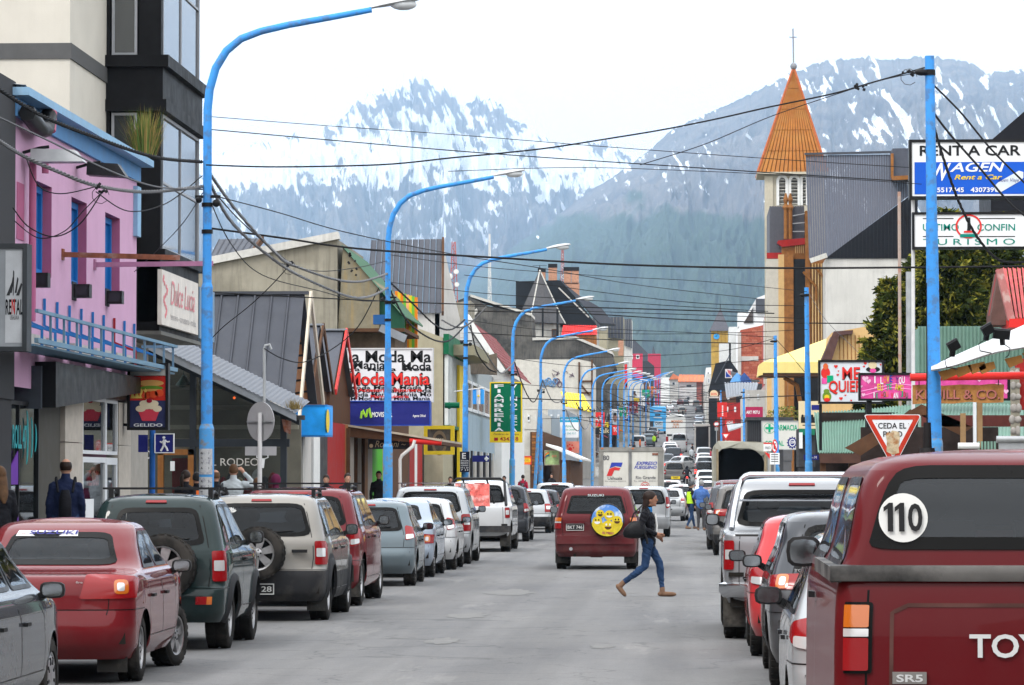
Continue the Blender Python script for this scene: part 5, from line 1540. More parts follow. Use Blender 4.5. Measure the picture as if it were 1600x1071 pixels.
def L_mid():
 a4('small_gable_house','grey seamed roof of a small gabled shop behind the light blue sign',484,516,508,604,-9.95,2.6,bi,bq,bq,n=4)
 a4('red_gable_house','small gabled shop roof with bright red barge board left of the billboard',520,553,516,612,-9.9,2.6,bi,bq,C_R,n=4)
 #light blue fascia box
 Y=88.5
 s=bv('blue_fascia_box','plain light blue rounded fascia box over the shop doors','sign',(-9.6,Y,2.9))
 x0,x1,z0,z1=rY(Y,457,636,515,681)
 b=MB()
 pts=[(x0,Y-.0),(x0+.05,Y-.35),(x0+.4,Y-.55),(x1-.05,Y-.6),(x1,Y-.5),(x1,Y+.8),(x0,Y+.8)]
 b.prism([(p[0],p[1],z0)for p in pts],(0,0,z1-z0));b.aa('box',S('fascia_blue',(.02,.30,.78),.4,b5=.35,by=1.2),s,50)
 b=MB();b.poly([(x1+.005,Y-.45+.35*math.cos(t)*1.2,(z0+z1)/2+.3*math.sin(t))for t in[2*PI*i/16 for i in range(16)]]);b.aa('yellow_disc',C_Y,s)
 for z in(z0-.03,z1):
  b=MB();b.prism([(p[0]*1+.0,p[1]-.02,z)for p in pts],(0,0,.04));b.aa('edge_trim',S('trim_blue',(.02,.18,.5),.4),s)
  #stained concrete gable hall
 Y=112.0
 o=bv('concrete_hall','stained concrete hall with pale coping and green corrugated roof slope','building',(-11,Y,0))
 T0=P(322,414,Y);T1=P(527,374,Y);T2=P(535,388,Y);T3=P(592,448,Y)
 xr=T1.x
 b=MB();b.prism([(T0.x-6,Y,0),(xr,Y,0),(xr,Y,T1.z),(T0.x,Y,T0.z),(T0.x-6,Y,T0.z-1)],(0,9,0));b.aa('wall',CONC,o)
 b=MB();b.bar(T0+V((0,.1,.1)),T1+V((.05,.1,.12)),.5,.24);b.aa('coping',S('pale_coping',(.50,.49,.46),.8,b5=.15,a7=.3),o)
 CB=S('brown_stained_render',(.20,.18,.13),.9,b5=.2,a7=.8,b3=(.32,.22,.08))
 zb_=ZY(516,Y)
 b=MB();b.prism([(xr+.01,Y+.15,zb_),(T3.x,Y+.15,zb_),(T3.x,Y+.15,T3.z),(T2.x,Y+.15,T2.z)],(0,8,0));b.aa('side_wall',CB,o)
 g0=P(534,384,Y+.1);g1=P(628,492,Y+.1)
 GRN=S('green_corrugated',(.055,.13,.075),.5,b5=.12,a7=.2)
 am('roof',o,GRN,(g1.x,Y+.0,g1.z),(g1.x,Y+9,g1.z),(g0.x,Y+.0,g0.z),(g0.x,Y+9,g0.z),26,.03)
 b=MB();b.prism([P(590,446,Y+.3),P(632,492,Y+.3),P(632,530,Y+.3),P(590,516,Y+.3)],(0,.1,0));b.aa('green_cladding',S('dark_green_board',(.02,.075,.045),.6,b5=.1),o)
 a0,a1,c0,c1=rY(Y,540,516,632,545)
 ab('balcony_soffit',o,bq,a0,a1,Y,Y+6,c1-.05,c1+.06)
 ab('balcony_wall',o,S('brown_stone',(.14,.10,.07),.8,b5=.3),a0,a1-.4,Y+1,Y+6,c0,c1)
 ab('lower_wall',o,bq,xr,a1-.5,Y+1.2,Y+8,0,c0)
 b=MB();b.bar(P(594,512,Y),P(634,530,Y),.1,.25);b.aa('gutter',GALV,o)
 s,b6=ak('blue_light_box','small dark blue box fixed high beside the second lamp post','box',Y-1,(583,492,604,507),S('box_blue',(.02,.08,.22),.5),None,th=.3)
 #colour striped panel
 Y2=120
 o=bv('striped_facade','orange green and yellow striped panel rising beside the hall','facade',(-9.4,Y2,6))
 cols=[C_O,S('stripe_green',(.15,.42,.05),.5),C_Y,S('stripe_peach',(.75,.35,.16),.5)]
 cc=[0,2,0,1,3,2,1,0,2,1]
 for i in range(8):
  p0=617+i*4.4;zt=455+i*1.4
  a=P(p0,zt,Y2);c=P(p0+4.3,zt,Y2);zb=ZY(550,Y2)
  zm=ZY(502+(i%3)*3,Y2)
  ab('stripe',o,cols[cc[i]],a.x,c.x,Y2,Y2+.2,zm+.01,a.z);ab('stripe',o,cols[cc[(i+3)%10]],a.x,c.x,Y2,Y2+.2,zb,zm)
  #far dark roofs
 for(nm,lb,Y,pts)in(('slate_roof_house','steep dark slate roof rising behind the concrete hall',150,[(570,369),(683,367),(690,490),(570,490)]),('low_dark_roof_house','low dark roof seen between the first lamp post and the concrete hall',150,[(327,368),(396,366),(388,402),(327,404)])):
  o=bv(nm,lb,'building',(P(600,600,Y).x,Y,0))
  q=[P(x,y,Y)for x,y in pts]
  q[0].y+=3;q[1].y+=3
  ae('roof_panel',o,bi,q[3],q[2],q[0],q[1],12 if nm[0]=='s'else 7,.03,.03,rib=.03)
  b=MB();b.bar(q[1]+V((.05,-.05,0)),q[2]+V((.05,-.05,0)),.1,.28);b.aa('barge_board',bq,o)
  xx0,xx1=q[3].x+.1,q[2].x-.1
  b=MB();b.prism([(xx1,Y+.2,0),(xx1,Y+.2,q[2].z),(xx1-.1,Y+3,q[1].z),(xx1+.5,Y+6,q[2].z),(xx1+.5,Y+6,0)],(-.2,0,0));b.aa('gable_wall',bj,o)
  ab('wall',o,bj,xx0,xx1,Y+.2,Y+6,0,q[3].z)
L_mid()
def L_moda():
 Y=104
 s,b6=ak('fashion_billboard','white billboard crowded with black lettering behind a red headline','billboard',Y,(542,546,675,627),S('board_white',(.62,.62,.64),.45,b5=.05),S('board_frame',(.5,.5,.5),.5),th=.25,fw=.04)
 rows=[(548,567,'ia Moda Ma',(545,674),1.0),(564,577,'Mania',(552,602),1.0),(566,579,'Moda',(628,674),1.0),(574,582,'ya  Mania  Moda',(545,674),.8),(603,609,'Moda Mania Moda M',(545,674),.8),(607,614,'la Moda Mania Moda',(545,674),.8),(613,620,'Moda Mania  Mania Mo',(545,674),.8),(620,626,'M Mod Mania Moda Mania',(548,672),.8)]
 for i,(y0,y1,t,(x0,x1),k)in enumerate(rows):b6('t',(x0,y0,x1,y1),C_K,s=t,b2=.03,d=.006+i*.0006)
 pass
 o_,_=s,b6
 def put2(r,t,m_,b2,d,nm='lettering'):
  a0,a1,b0,b1=rY(Y,*r);m=MB();m.text(t,(a0,Y-d,b0),X_,Z_,a1-a0,b1-b0,b2=b2);m.aa(nm,m_,s)
 put2((544,581,673,604),'Moda Mania',C_K,.09,.013,'headline_outline')
 put2((546,583,671,602),'Moda Mania',C_R,.045,.018,'headline')
 put2((560,607,660,614),'Accesorios Bijouterie',C_R,.02,.018)
 put2((579,617,639,624),'Marroquineria',C_R,.02,.018)
 b=MB()
 for px in(560,640):a=P(px,640,Y+.15);b.bar(a,V((a.x,a.y,a.z+1.2)),.06)
 b.aa('support',a9,s)
 s,b6=ak('phone_shop_sign','long navy fascia sign with green wavy logo and small white lettering','sign',Y-.3,(521,628,671,664),C_NB,S('navy_edge',(.015,.05,.32),.4),th=.5,fw=.03)
 NG=S('lime_logo',(.30,.55,.05),.4)
 for pl in([(564,654),(567,641),(572,652)],[(572,652),(577,638),(580,653)]):
  b6('tube',(0,0,1,1),NG,'logo',d=.02,pts=[pl[0],((pl[0][0]+pl[1][0])/2,pl[1][1]+3),pl[1],((pl[1][0]*2+pl[2][0])/3,(pl[1][1]+pl[2][1])/2),pl[2]],rr=.035)
 b6('t',(581,644,613,652),C_W,s='MOVISTAR',b2=.025,d=.012)
 b6('t',(645,648,665,653),C_W,s='Agente Oficial',b2=.01,d=.012)
 b6('t',(526,637,530,655),C_Y,s='l',d=.012)
 #awning
 Y=101
 o=bv('timber_awning_shop','brown timber awning sloping to the street over small shop fronts','awning',(-9.8,Y,0))
 A=P(516,662,Y);B=P(690,690,Y);
 b=MB();b.prism([A,B,B+V((0,0,-.10)),A+V((0,0,-.34))],(0,9,0));b.aa('fascia',bq,o)
 b=MB();b.prism([A+V((0,-.1,.05)),B+V((.0,-.1,.06)),B+V((0,-.1,.0)),A+V((0,-.1,-.01))],(0,9.2,0));b.aa('roof',S('cream_roof',(.42,.36,.28),.7,b5=.2),o)
 c=P(640,689,Y);d_=P(690,692,Y);b=MB();b.tube([c,d_],.085,8);b.aa('gutter_end',C_R,o,60)
 b=MB();b.tube([P(648,688,Y-.1),P(645,698,Y-.1),P(628,712,Y-.1),P(625,718,Y-.1),P(625,800,Y-.1)],.05,8);b.aa('downpipe',br,o,60)
 X0=-9.85
 #shop fronts below, one after the other
 specs=[(497,512,a8),(512,539,REDP),(539,575,BROWN2),(575,582,STONE),(582,598,S('door_green',(.07,.36,.02),.6)),(598,615,S('shop_orange',(.45,.2,.03),.7)),(615,640,a9),(640,648,REDP),(648,652,br),(652,660,REDP),(660,690,a8)]
 for k,(p0,p1,m_)in enumerate(specs):
  y0,y1=YX(p0,X0),YX(p1,X0)
  ab('shop_bay',o,m_,X0-.4-.05*(k%2),X0,y0,y1-.02,.15,3.4)
 for k in range(5):
  y0=YX(541,X0)+k*1.15;ab('timber_post',o,bj if k%2 else bq,X0,X0+.1,y0,y0+.16,.2,3.3)
 a0,a1,c0,c1=rY(101.5,574,686,640,702)
 s,b6=ak('cafe_name_board','dark board with pale script lettering under the timber awning','sign',101.5,(575,686,640,702),a9,None,th=.1)
 b6('t',(586,689,634,699),C_CR,s='Romani ~',shear=.3,d=.01);b6('e',(577,694,583,700),C_CR,'emblem')
L_moda()
def L_next():
 o=bv('olive_building','olive rendered building with green cornice and white vertical slats','building',(-9.3,135,0))
 Y=130;x0,x1=XY(628,Y),XY(692,Y)
 b=MB();t0,t1=P(650,512,Y),P(692,528,Y)
 b.prism([(x0,Y,0),(x1,Y,0),(x1,Y,t1.z),(t0.x,Y,t0.z),(x0,Y,t0.z-.2)],(0,12,0));b.aa('wall',OLIVE,o)
 X0=x1+.02;y1=YX(718,X0)
 z0,z1=ZY(664,Y),ZY(553,Y)
 ab('glazing',o,bc,X0,X0+.03,Y+.1,y1,z0,z1)
 SL=S('white_slat',(.62,.65,.63),.5,b5=.1)
 for i in range(9):
  yy=Y+.2+(y1-Y-.4)*i/8;ab('slat',o,SL,X0+.03,X0+.16,yy-.10,yy+.10,z0,z1)
 DG=S('dark_green_paint',(.01,.11,.05),.5,b5=.15)
 ab('cornice',o,DG,X0,X0+.2,Y-.05,y1+3,z1,z1+.75);ab('cornice_end',o,S('olive_edge',(.24,.22,.15),.8),X0+.2,X0+1.0,Y+2.5,y1+3,z1+.05,z1+.45)
 ab('sill',o,DG,X0,X0+.22,Y,y1,z0-.12,z0)
 #picture board with yellow frame
 s,b6=ak('framed_picture_board','dark picture of an arched doorway in a yellow frame over the pavement','sign',124,(668,671,704,705),S('picture_dark',(.07,.06,.05),.5,b5=.6,by=3),C_Y,th=.2,fw=.13)
 b6('ring',(675,673,698,712),S('picture_tan',(.18,.13,.08),.5),'picture_arch',k=.7,d=.01);b6('t',(680,685,694,690),C_CR,s='CASA',d=.014)
 #yellow strip building and panelled front
 X1=-9.0
 o=bv('panelled_building','pale panelled building with tall brown windows behind the flag','building',(X1,145,0))
 ya,yb=YX(714,X1),YX(773,X1)
 ab('yellow_pilaster',o,C_Y,X1,X1+.1,ya,ya+2.5,0,ZY(570,ya))
 ab('wall',o,S('blue_grey_panel_wall',(.30,.33,.34),.7,b5=.1),X1-8,X1,ya+2.5,yb,0,ZY(578,150))
 zt,zb=ZY(603,150),ZY(648,150)
 for i in range(5):
  y0=ya+4+(yb-ya-5)*i/5
  af(o,'X',X1,y0,y0+(yb-ya-5)/5-.4,zb,zt,1,bn,S('brown_glass',(.10,.05,.03),.25,b5=.5),1,1,.12,.08,-.02)
 PP=S('grey_blue_panel',(.26,.33,.38),.6,b5=.06)
 for i in range(8):
  y0=ya+2.7+i*(yb-ya-3)/8;ab('panel',o,PP,X1,X1+.08,y0,y0+(yb-ya-3)/8-.08,zb-1.9,zb-.12)
 b=MB();b.prism([P(716,583,142),P(776,586,148),P(776,552,148),P(760,556,148),P(722,548,142),P(716,548,142)][::-1],(0,.4,0));b.aa('parapet',S('weathered_parapet',(.13,.105,.08),.8,b5=.3,a7=.5),o)
 ab('shutter',o,S('roller_grey',(.32,.30,.26),.6,b5=.1,a7=.3),X1,X1+.05,ya+3,yb,.2,2.6)
 for k in range(9):ab('pilaster_strip',o,a9 if k%2 else bj,X1+.05,X1+.14,ya+5+k*2.2,ya+5.7+k*2.2,.2,3.0)
 s,b6=ak('yellow_shop_sign','plain yellow projecting sign left of the green delicatessen sign','sign',158,(749,655,766,693),C_Y,None,th=.2)
 b6('t',(750,660,753,690),C_K,s='1',d=.01)
 #small national flag
 Y=118
 f=bv('small_flag','small light blue and white flag hanging from a thin pole','flag',P(740,628,Y))
 a=P(710,612,Y);c=P(757,606,Y);b=MB();b.tube([a,c],.02,5);b.aa('pole',br,f)
 for k,m_ in enumerate((S('flag_blue',(.05,.33,.78),.7),C_W,S('flag_blue',(.05,.33,.78),.7))):
  b=MB()
  for j in range(4):
   x0=738.5+k*6+j*1.5;t0=P(x0,608+j*.3,Y+.04*math.sin(j+k));t1=P(x0+1.5,608+j*.3,Y+.04*math.sin(j+1+k))
   zb=ZY(631+(j%2)*.6,Y);b.poly([(t0.x,t0.y,zb),(t1.x,t1.y,zb),t1,t0])
  b.aa('stripe',m_,f)
 c=P(747.5,619,Y-.05);b=MB();b.ell(c,(.04,.01,.04),8,5);b.aa('emblem',C_Y,f)
 b=MB();b.cyl(P(695,633.5,118),P(718,633.5,118),.10,.10,10);b.ell(P(702,634,118),(.1,.1,.12),10,6);b.aa('green_roll_lantern',C_G,bf='dark green barrel shaped lantern beside the white slats',cat='lantern')
 #white clapboard house, red tiled roof
 Y=160
 o=bv('white_clapboard_house','white clapboard gable house with dark red tiled roof','building',(-10,Y,0))
 ap=P(735,506,Y);le=P(668,548,Y);re_=P(787,578,Y)
 zl=ZY(600,Y)
 n=13
 for i in range(n):
  z0=zl+(ap.z-zl)*i/n;z1=zl+(ap.z-zl)*(i+1)/n-.015
  def xs(z,e):
   if z<=e.z:return e.x
   return e.x+(ap.x-e.x)*(z-e.z)/(ap.z-e.z)
  q=[(xs(z0,le),Y+.02,z0),(xs(z0,re_),Y+.02,z0),(xs(z1,re_),Y-.02,z1),(xs(z1,le),Y-.02,z1)]
  b=MB();b.prism(q,(0,.05,0));b.aa('clapboard',br,o)
 TL=S('red_tile',(.21,.055,.055),.7,b5=.3,by=4,patch=.4,b4=(.3,.2,.2),ba=2)
 YE=182
 nr_=9
 for i in range(nr_):
  for j in range(12):
   t0,t1=i/nr_,(i+1)/nr_+.02;s0,s1=j/12,(j+1)/12-.006
   def rp(t,s_):return V((ap.x+(re_.x+.25-ap.x)*t,Y-.5+(YE-Y)*s_,ap.z+.1+(re_.z-.15-ap.z)*t+.04*(1 if False else 0)))
   q=[rp(t0,s0),rp(t1,s0)+V((0,0,.05)),rp(t1,s1)+V((0,0,.05)),rp(t0,s1)]
   b=MB();b.prism(q,(0,0,-.05));b.aa('roof_tile',TL,o)
 b=MB();b.prism([ap+V((0,0,.05)),le+V((-.2,0,-.05)),le+V((-.2,22,-.05)),ap+V((0,22,.05))],(0,0,.1));b.aa('roof_slope',TL,o)
 for e in(le,re_):
  b=MB();b.bar(ap+V((0,-.55,.05)),e+V((0,-.55,-.1)),.06,.26);b.aa('barge_board',br,o)
 ab('wall',o,br,le.x,re_.x-.1,Y+.1,YE,0,re_.z-.05)
 c=P(732,560,Y-4);b=MB();b.cyl(c,c+V((0,0,1.7)),.16,n=10);b.lathe([(.2,0),(.02,.25)],c+V((0,0,1.7)),(0,0,1),10);b.aa('flue',br,o)
 #delicatessen sign
 Y=150
 s,b6=ak('delicatessen_sign','tall green sign with white vertical letters in two columns and yellow foot','sign',Y,(767,599,814,690),C_G,C_Y,th=.3,fw=.05)
 for k,ch in enumerate('FIAMBRERIA'):b6('t',(772.5,601+k*7.5,787,606.6+k*7.5),C_W,s=ch,b2=.05,d=.01)if ch!='I'else b6('r',(777.5,601+k*7.5,782,606.6+k*7.5),C_W)
 for k,ch in enumerate('VINOTECA'):b6('t',(797,601+k*9.6,808,607.5+k*9.6),C_W,s=ch,b2=.05,d=.01)if ch!='I'else b6('r',(801,601+k*9.6,804,607.5+k*9.6),C_W)
 b6('r',(767,675,814,690),C_Y,'foot_panel');b6('t',(771,677,811,681),bq,s='Fiambres del Bosque',shear=.3,d=.012)
 b6('t',(781,683,810,689),C_DR,s='434318',b2=.03,d=.012);b6('r',(772,684,778,689),C_DR,'telephone_mark',d=.012)
L_next()
#left side, further up the street
def a2(bu,bf,pts,Y,dep,mat_,roof=None,winr=None,sub='wall',a6=None,wm=None,gm=None):
 """building whose camera-facing outline is given in photo pixels at distance Y"""
 q=[P(x,y,Y)for x,y in pts]
 xc=sum(p.x for p in q)/len(q)
 g_=gz(Y)
 o=bv(bu,bf,'building',(xc,Y,g_-.3),a6)
 lo=min(p.z for p in q)
 b=MB();b.prism(q,(0,dep,0));b.aa(sub,mat_,o)
 xs=[p.x for p in q]
 if lo>g_+.4:ab('lower_wall',o,mat_,min(xs)+.05,max(xs)-.05,Y+.05,Y+dep-.05,g_-.5,lo)
 for w in(winr or[]):
  a0,a1,c0,c1=rY(Y,*w[:4]);af(o,'Y',Y,a0,a1,c0,c1,-1,wm or bn,gm or bc,w[4]if len(w)>4 else 1,w[5]if len(w)>5 else 1,.12,.08,.0)
 return o
def add_roof(o,pts,Y,dep,mat_,bu='roof',th=.12):
 q=[P(x,y,Y if len(p)<3 else Y+p[2])for p in pts for(x,y)in[p[:2]]]
 b=MB();b.prism(q,(0,dep,0));b.aa(bu,mat_,o)
PALE=S('pale_wall',(.50,.49,.45),.85,b5=.12,a7=.4,b3=(.25,.23,.2))
ROYC=S('corrugated_blue_grey',(.27,.32,.36),.6,b5=.08,a7=.2)
def L_far():
 o=a2('fire_blackened_hall','long blackened concrete gable wall behind the red tiled house',[(668,560),(672,486),(690,480),(735,462),(760,478),(830,492),(832,530),(900,528),(955,552),(962,575),(940,600),(700,600)],420,10,SMOKE)
 add_roof(o,[(735,460),(830,490),(830,494),(735,464)],419.8,10.4,PALE,'coping')
 add_roof(o,[(832,528),(900,526),(957,550),(957,554),(900,530),(832,532)],419.8,10.4,PALE,'coping')
 b=MB();b.poly([P(x,y,419.7)for x,y in((733,484),(737,481),(742,484),(745,482),(747,487),(742,493),(735,492))]);b.aa('missing_plaster',PALE,o)
 a2('grey_gable_wall','grey concrete gable just left of the blackened hall',[(640,540),(645,500),(705,474),(735,470),(735,540)],300,6,CONC)
 #white wall with blue spray lettering
 Y=330
 o=a2('graffiti_wall_building','pale wall with blue sprayed scrawl and brown timber frame',[(800,640),(800,562),(905,562),(925,566),(925,640)],Y,14,S('dirty_white_render',(.52,.50,.45),.85,b5=.1,a7=.35,b3=(.3,.28,.25)))
 GB=S('spray_blue',(.12,.25,.45),.7);GB2=S('spray_dark',(.12,.08,.12),.7)
 for i in range(9):
  cx,cy=847+i*3.4,598+3*math.sin(i*1.7);b=MB();b.tube([P(cx+3.4*math.cos(t),cy+4.5*math.sin(t),Y-.06)for t in[2*PI*k/10 for k in range(11)]],.05,4);b.aa('sprayed_scrawl',GB if i<7 else GB2,o)
 r=random.Random(2)
 for i in range(7):
  x,y=846+r.random()*50,578+r.random()*10;b=MB();b.tube([P(x+r.uniform(-5,5),y+r.uniform(-4,4),Y-.06)for _ in range(5)],.025,3);b.aa('sprayed_scrawl',GB2,o)
 for pl in([(905,566),(905,618)],[(925,562),(925,640)],[(905,598),(921,618)],[(905,596),(925,596)],[(905,614),(925,614)]):
  b=MB();b.bar(P(*pl[0],Y-.12),P(*pl[1],Y-.12),.16,.1,up=(0,1,0));b.aa('timber',bq,o)
 YEL=S('yellow_roof_sheet',(.70,.52,.02),.5,b5=.12)
 Y2=290
 o=bv('yellow_roof_stall','low building with bright yellow curved roof under the sprayed wall','building',(P(900,640,Y2).x,Y2,gz(Y2)))
 pts=[(876,612),(910,616),(926,643)];n=8
 for j in range(n):
  q=[]
  for k,(x,y)in enumerate([(876,612),(912,616),(927,644),(885,638)]):pass
  t0,t1=j/n,(j+1)/n-.03
  A=P(876,612,Y2+6).lerp(P(912,616,Y2+6),t0);B=P(876,612,Y2+6).lerp(P(912,616,Y2+6),t1)
  C=P(884,634,Y2).lerp(P(928,644,Y2),t1);D=P(884,634,Y2).lerp(P(928,644,Y2),t0)
  b=MB();b.prism([A,B,C,D],(0,0,-.08));b.aa('roof_sheet',YEL,o)
 ab('wall',o,bj,P(870,650,Y2).x,P(926,650,Y2).x,Y2+.3,Y2+8,gz(Y2)-.3,ZY(640,Y2))
 #turret house
 Y=440
 o=bv('turret_house','dark roofed house with conical turret and brick chimney stacks','building',(P(850,600,Y).x,Y,gz(Y)))
 apx,base=P(833,420,Y),[P(800,505,Y),P(886,508,Y)]
 c=(base[0]+base[1])/2+V((0,3.2,0));r_=(base[1].x-base[0].x)/2
 n=8;bz=base[0].z
 ring=[V((c.x+r_*math.cos(2*PI*(i+.5)/n),c.y+r_*math.sin(2*PI*(i+.5)/n),bz))for i in range(n)]
 ring2=[V((c.x+r_*.82*math.cos(2*PI*(i+.5)/n),c.y+r_*.82*math.sin(2*PI*(i+.5)/n),bz+1.0))for i in range(n)]
 top=V((c.x-.1,c.y,apx.z));TRM=S('slate_cone',(.075,.073,.075),.5,b5=.15)
 for i in range(n):
  j=(i+1)%n
  b=MB();b.add([ring[i],ring[j],ring2[j],ring2[i],top],[(0,1,2,3),(3,2,4)]);b.aa('turret_roof_face',TRM,o)
  b=MB();b.tube([ring[i],ring2[i],top],.05 if i not in(5,7)else .11,4);b.aa('hip_trim',PALE if i in(5,7,6)and i!=6 else TRM,o)
 b=MB();b.lathe([(r_*.72,0),(r_*.72,bz-gz(Y))],V((c.x,c.y,gz(Y))),(0,0,1),8);b.aa('turret_wall',PALE,o)
 b=MB();b.cyl(top,top+V((0,0,.6)),.05,n=5);b.bar(top+V((-.9,0,.55)),top+V((.9,0,.6)),.05);b.aa('weather_vane',a8,o)
 q=[(806,505),(806,440),(872,438),(880,440),(932,508),(932,512),(806,512)]
 b=MB();b.prism([P(x,y,Y+4)for x,y in q],(0,8,0));b.aa('black_roof',S('black_roof',(.012,.013,.015),.4,.2,b5=.2),o)
 b=MB();b.prism([P(x,y,Y+3.8)for x,y in((873,436),(936,505),(960,506),(940,482),(905,462),(878,440))],(0,8,0));b.aa('side_roof',bi,o)
 b=MB();b.bar(P(873,450,Y+3.6),P(920,496,Y+3.6),.16,.1,up=(0,1,0));b.aa('verge_trim',PALE,o)
 ab('wall',o,PALE,P(806,540,Y).x,P(932,540,Y).x,Y+4,Y+12,gz(Y),ZY(508,Y))
 BRK=S('salmon_brick',(.42,.22,.14),.85,b5=.2,by=4)
 for(x0,x1,y0,y1)in((841,852,425,440),(857,870,418,440),(881,892,423,444),(893,904,423,444),(881,905,442,462)):
  a0,a1,c0,c1=rY(Y+5,x0,y0,x1,y1);ch=ab('chimney',o,BRK,a0,a1,Y+5,Y+6,c0,c1)
  if y1<460:ab('chimney_cap',ch,a8,a0-.05,a1+.05,Y+4.95,Y+6.05,c1-.05,c1+.45)
 for(x,w)in((848,3),(871,3.4)):
  a0,a1,c0,c1=rY(Y-.5,x-w/2,482 if x<860 else 483,x+w/2,540);ab('black_flue',o,a8,a0,a1,Y-.5,Y-.3,c0,c1)
 af(o,'Y',Y-.1,P(862,530,Y).x,P(873,530,Y).x,ZY(535,Y),ZY(514,Y),-1,bq,bc,2,2,.12,.08)
 Y=436
 o=bv('timber_dormer_house','varnished timber upper floor under a red sheet metal roof','building',(P(905,560,Y).x,Y,gz(Y)))
 a=[P(878,523,Y),P(932,523,Y)];zb=ZY(549,Y)
 ae('timber_board',o,[BROWN2,S('varnished_wood_b',(.32,.13,.035),.6,b5=.2)],(a[0].x,Y,zb),(a[1].x,Y,zb),(a[0].x,Y,a[0].z),(a[1].x,Y,a[1].z),12,.05,.03)
 ab('core',o,BROWN2,a[0].x+.02,a[1].x-.05,Y+.05,Y+4,gz(Y),a[0].z)
 am('red_roof',o,C_R,P(877,524,Y-.3),P(933,523,Y-.3),P(880,508,Y+2.5),P(932,509,Y+2.5),20,.05)
 b=MB();b.prism([P(x,y,Y-.5)for x,y in((908,549),(932,549),(955,572),(957,578),(938,570),(925,562))],(0,3,0));b.aa('red_awning',C_R,o)
 b=MB();b.bar(P(933,541,Y-.5),P(946,556,Y-.5),.2,.15);b.aa('white_trim',br,o)
 specs=[('seamed_roof_block','first grey seamed roof block right of the turret house',[(932,545),(925,497),(948,493),(948,545)],480,OLIVE,[(925,497),(948,493),(948,512),(930,513)]),('seamed_roof_block','middle grey seamed roof block beside the turret house',[(948,545),(948,497),(974,496),(974,545)],490,OLIVE,[(948,496),(974,495),(975,530),(949,528)]),('seamed_roof_block','last and darkest seamed roof block before the pink block',[(974,560),(974,500),(987,499),(987,560)],570,PALE,[(974,499),(987,498),(988,545),(975,540)])]
 for nm,lb,pts,Y,m_,rf in specs:
  o=a2(nm,lb,pts,Y,8,m_,a6='seamed roof blocks right of the turret house')
  q=[P(x,y,Y-.4)for x,y in rf];ae('roof_panel',o,bi,q[3],q[2],q[0],q[1],5,.06,.05)
 a0,a1,c0,c1=rY(478,966,532,974,556);ab('brick_flue',o,BRK,a0,a1,478,479,c0,c1)
 a2('grey_peak_house','grey peaked roof in front of the pink red block',[(985,548),(990,530),(1012,552),(1012,562),(985,562)],860,6,bi)
 a2('crimson_building','crimson building with small dark spire above the street lamps',[(1011,600),(1011,553),(1032,553),(1032,600)],950,8,S('crimson_wall',(.42,.035,.07),.6,b5=.1))
 b=MB();c=P(1021,553,952);b.lathe([(.6,0),(.35,.8),(.03,2.0)],c,(0,0,1),6);b.aa('small_spire',DKROOF,bf='small dark pointed spire on the crimson building',cat='spire')
 a2('red_dormer_house','small dark roofed house with two red dormers',[(982,562),(982,553),(1004,553),(1004,562)],780,4,S('crimson_wall',(.42,.035,.07),.6),winr=[(984,555,989,561),(994,555,999,561)])
 a2('grey_hall','dark grey flat topped hall below the crimson building',[(985,585),(985,566),(1012,564),(1022,572),(1022,590)],840,8,a9)
 o=a2('glazed_building','pale blue glazed front framed by a red band',[(948,612),(948,567),(980,566),(980,612)],540,8,S('pale_blue_glass',(.30,.37,.42),.3,b5=.1))
 for(x0,y0,x1,y1)in((976,565,980,604),(954,598,980,605)):
  a0,a1,c0,c1=rY(539.6,x0,y0,x1,y1);ab('red_band',o,C_R,a0,a1,539.6,540.2,c0,c1)
 for k in range(4):
  a0,a1,c0,c1=rY(539.9,950+k*6.6,568,950.5+k*6.6,597);ab('mullion',o,bo,a0,a1,539.9,540,c0,c1)
  #continuous small facades along the kerb line
 fac=[(815,838,641,206,PALE,'white plain party wall right of the green delicatessen sign'),(838,862,650,228,ROYC,'grey corrugated shop right of the white party wall'),(862,884,640,262,S('grey_blue_sheet',(.30,.34,.38),.6,b5=.1,a7=.2),'blue grey sheeted shop below the sprayed wall')]
 for(x0,x1,yt,Y,m_,lb)in fac:
  o=a2('shop_house',lb,[(x0-6,yt+30),(x0-6,yt),(x1,yt),(x1,yt+30)],Y,min(60,Y*.12),m_,a6='small fronts in the left row')
  for k in range(2):
   a0,a1,c0,c1=rY(Y-.1,x0-2+k*(x1-x0)*.5,yt+8,x0+1+k*(x1-x0)*.5,yt+18);af(o,'Y',Y,a0,a1,c0,c1,-1,bn,bc,1,1,.1,.08)
   #low shop with timber gable and white verge, rainbow board
 Y=205
 o=bv('timber_lean_to_shop','brown timber clad lean-to shop with white verge board by the lamp posts','building',(-8.2,Y,gz(Y)))
 q=[(830,735),(830,672),(845,667),(858,690),(858,735)]
 n=14
 z0,z1=ZY(740,Y),ZY(675,Y)
 for i in range(n):ab('log',o,[BROWN2,S('log_brown',(.17,.075,.03),.7,b5=.2)][i%2],P(831,700,Y).x,P(848,700,Y).x,Y,Y+.3,z0+(z1-z0)*i/n,z0+(z1-z0)*(i+1)/n-.03)
 ab('wall',o,bq,P(828,700,Y).x,P(848,700,Y).x,Y+.3,Y+30,gz(Y),z1)
 b=MB();b.prism([P(853,693,198),P(908,716,198),P(908,719,198),P(853,697,198)],(0,20,0));b.aa('lean_to_roof',S('white_verge',(.6,.6,.58),.6,b5=.1),o)
 ab('post_wall',o,bq,P(890,730,215).x,P(905,730,215).x,199,222,gz(215),ZY(719,199))
 s,b6=ak('rainbow_picture_board','square picture board with rainbow and cartoon children under the lean-to','sign',200,(852,705,873,726),S('picture_green',(.35,.48,.22),.5,b5=.3,by=4),OLIVE,th=.2)
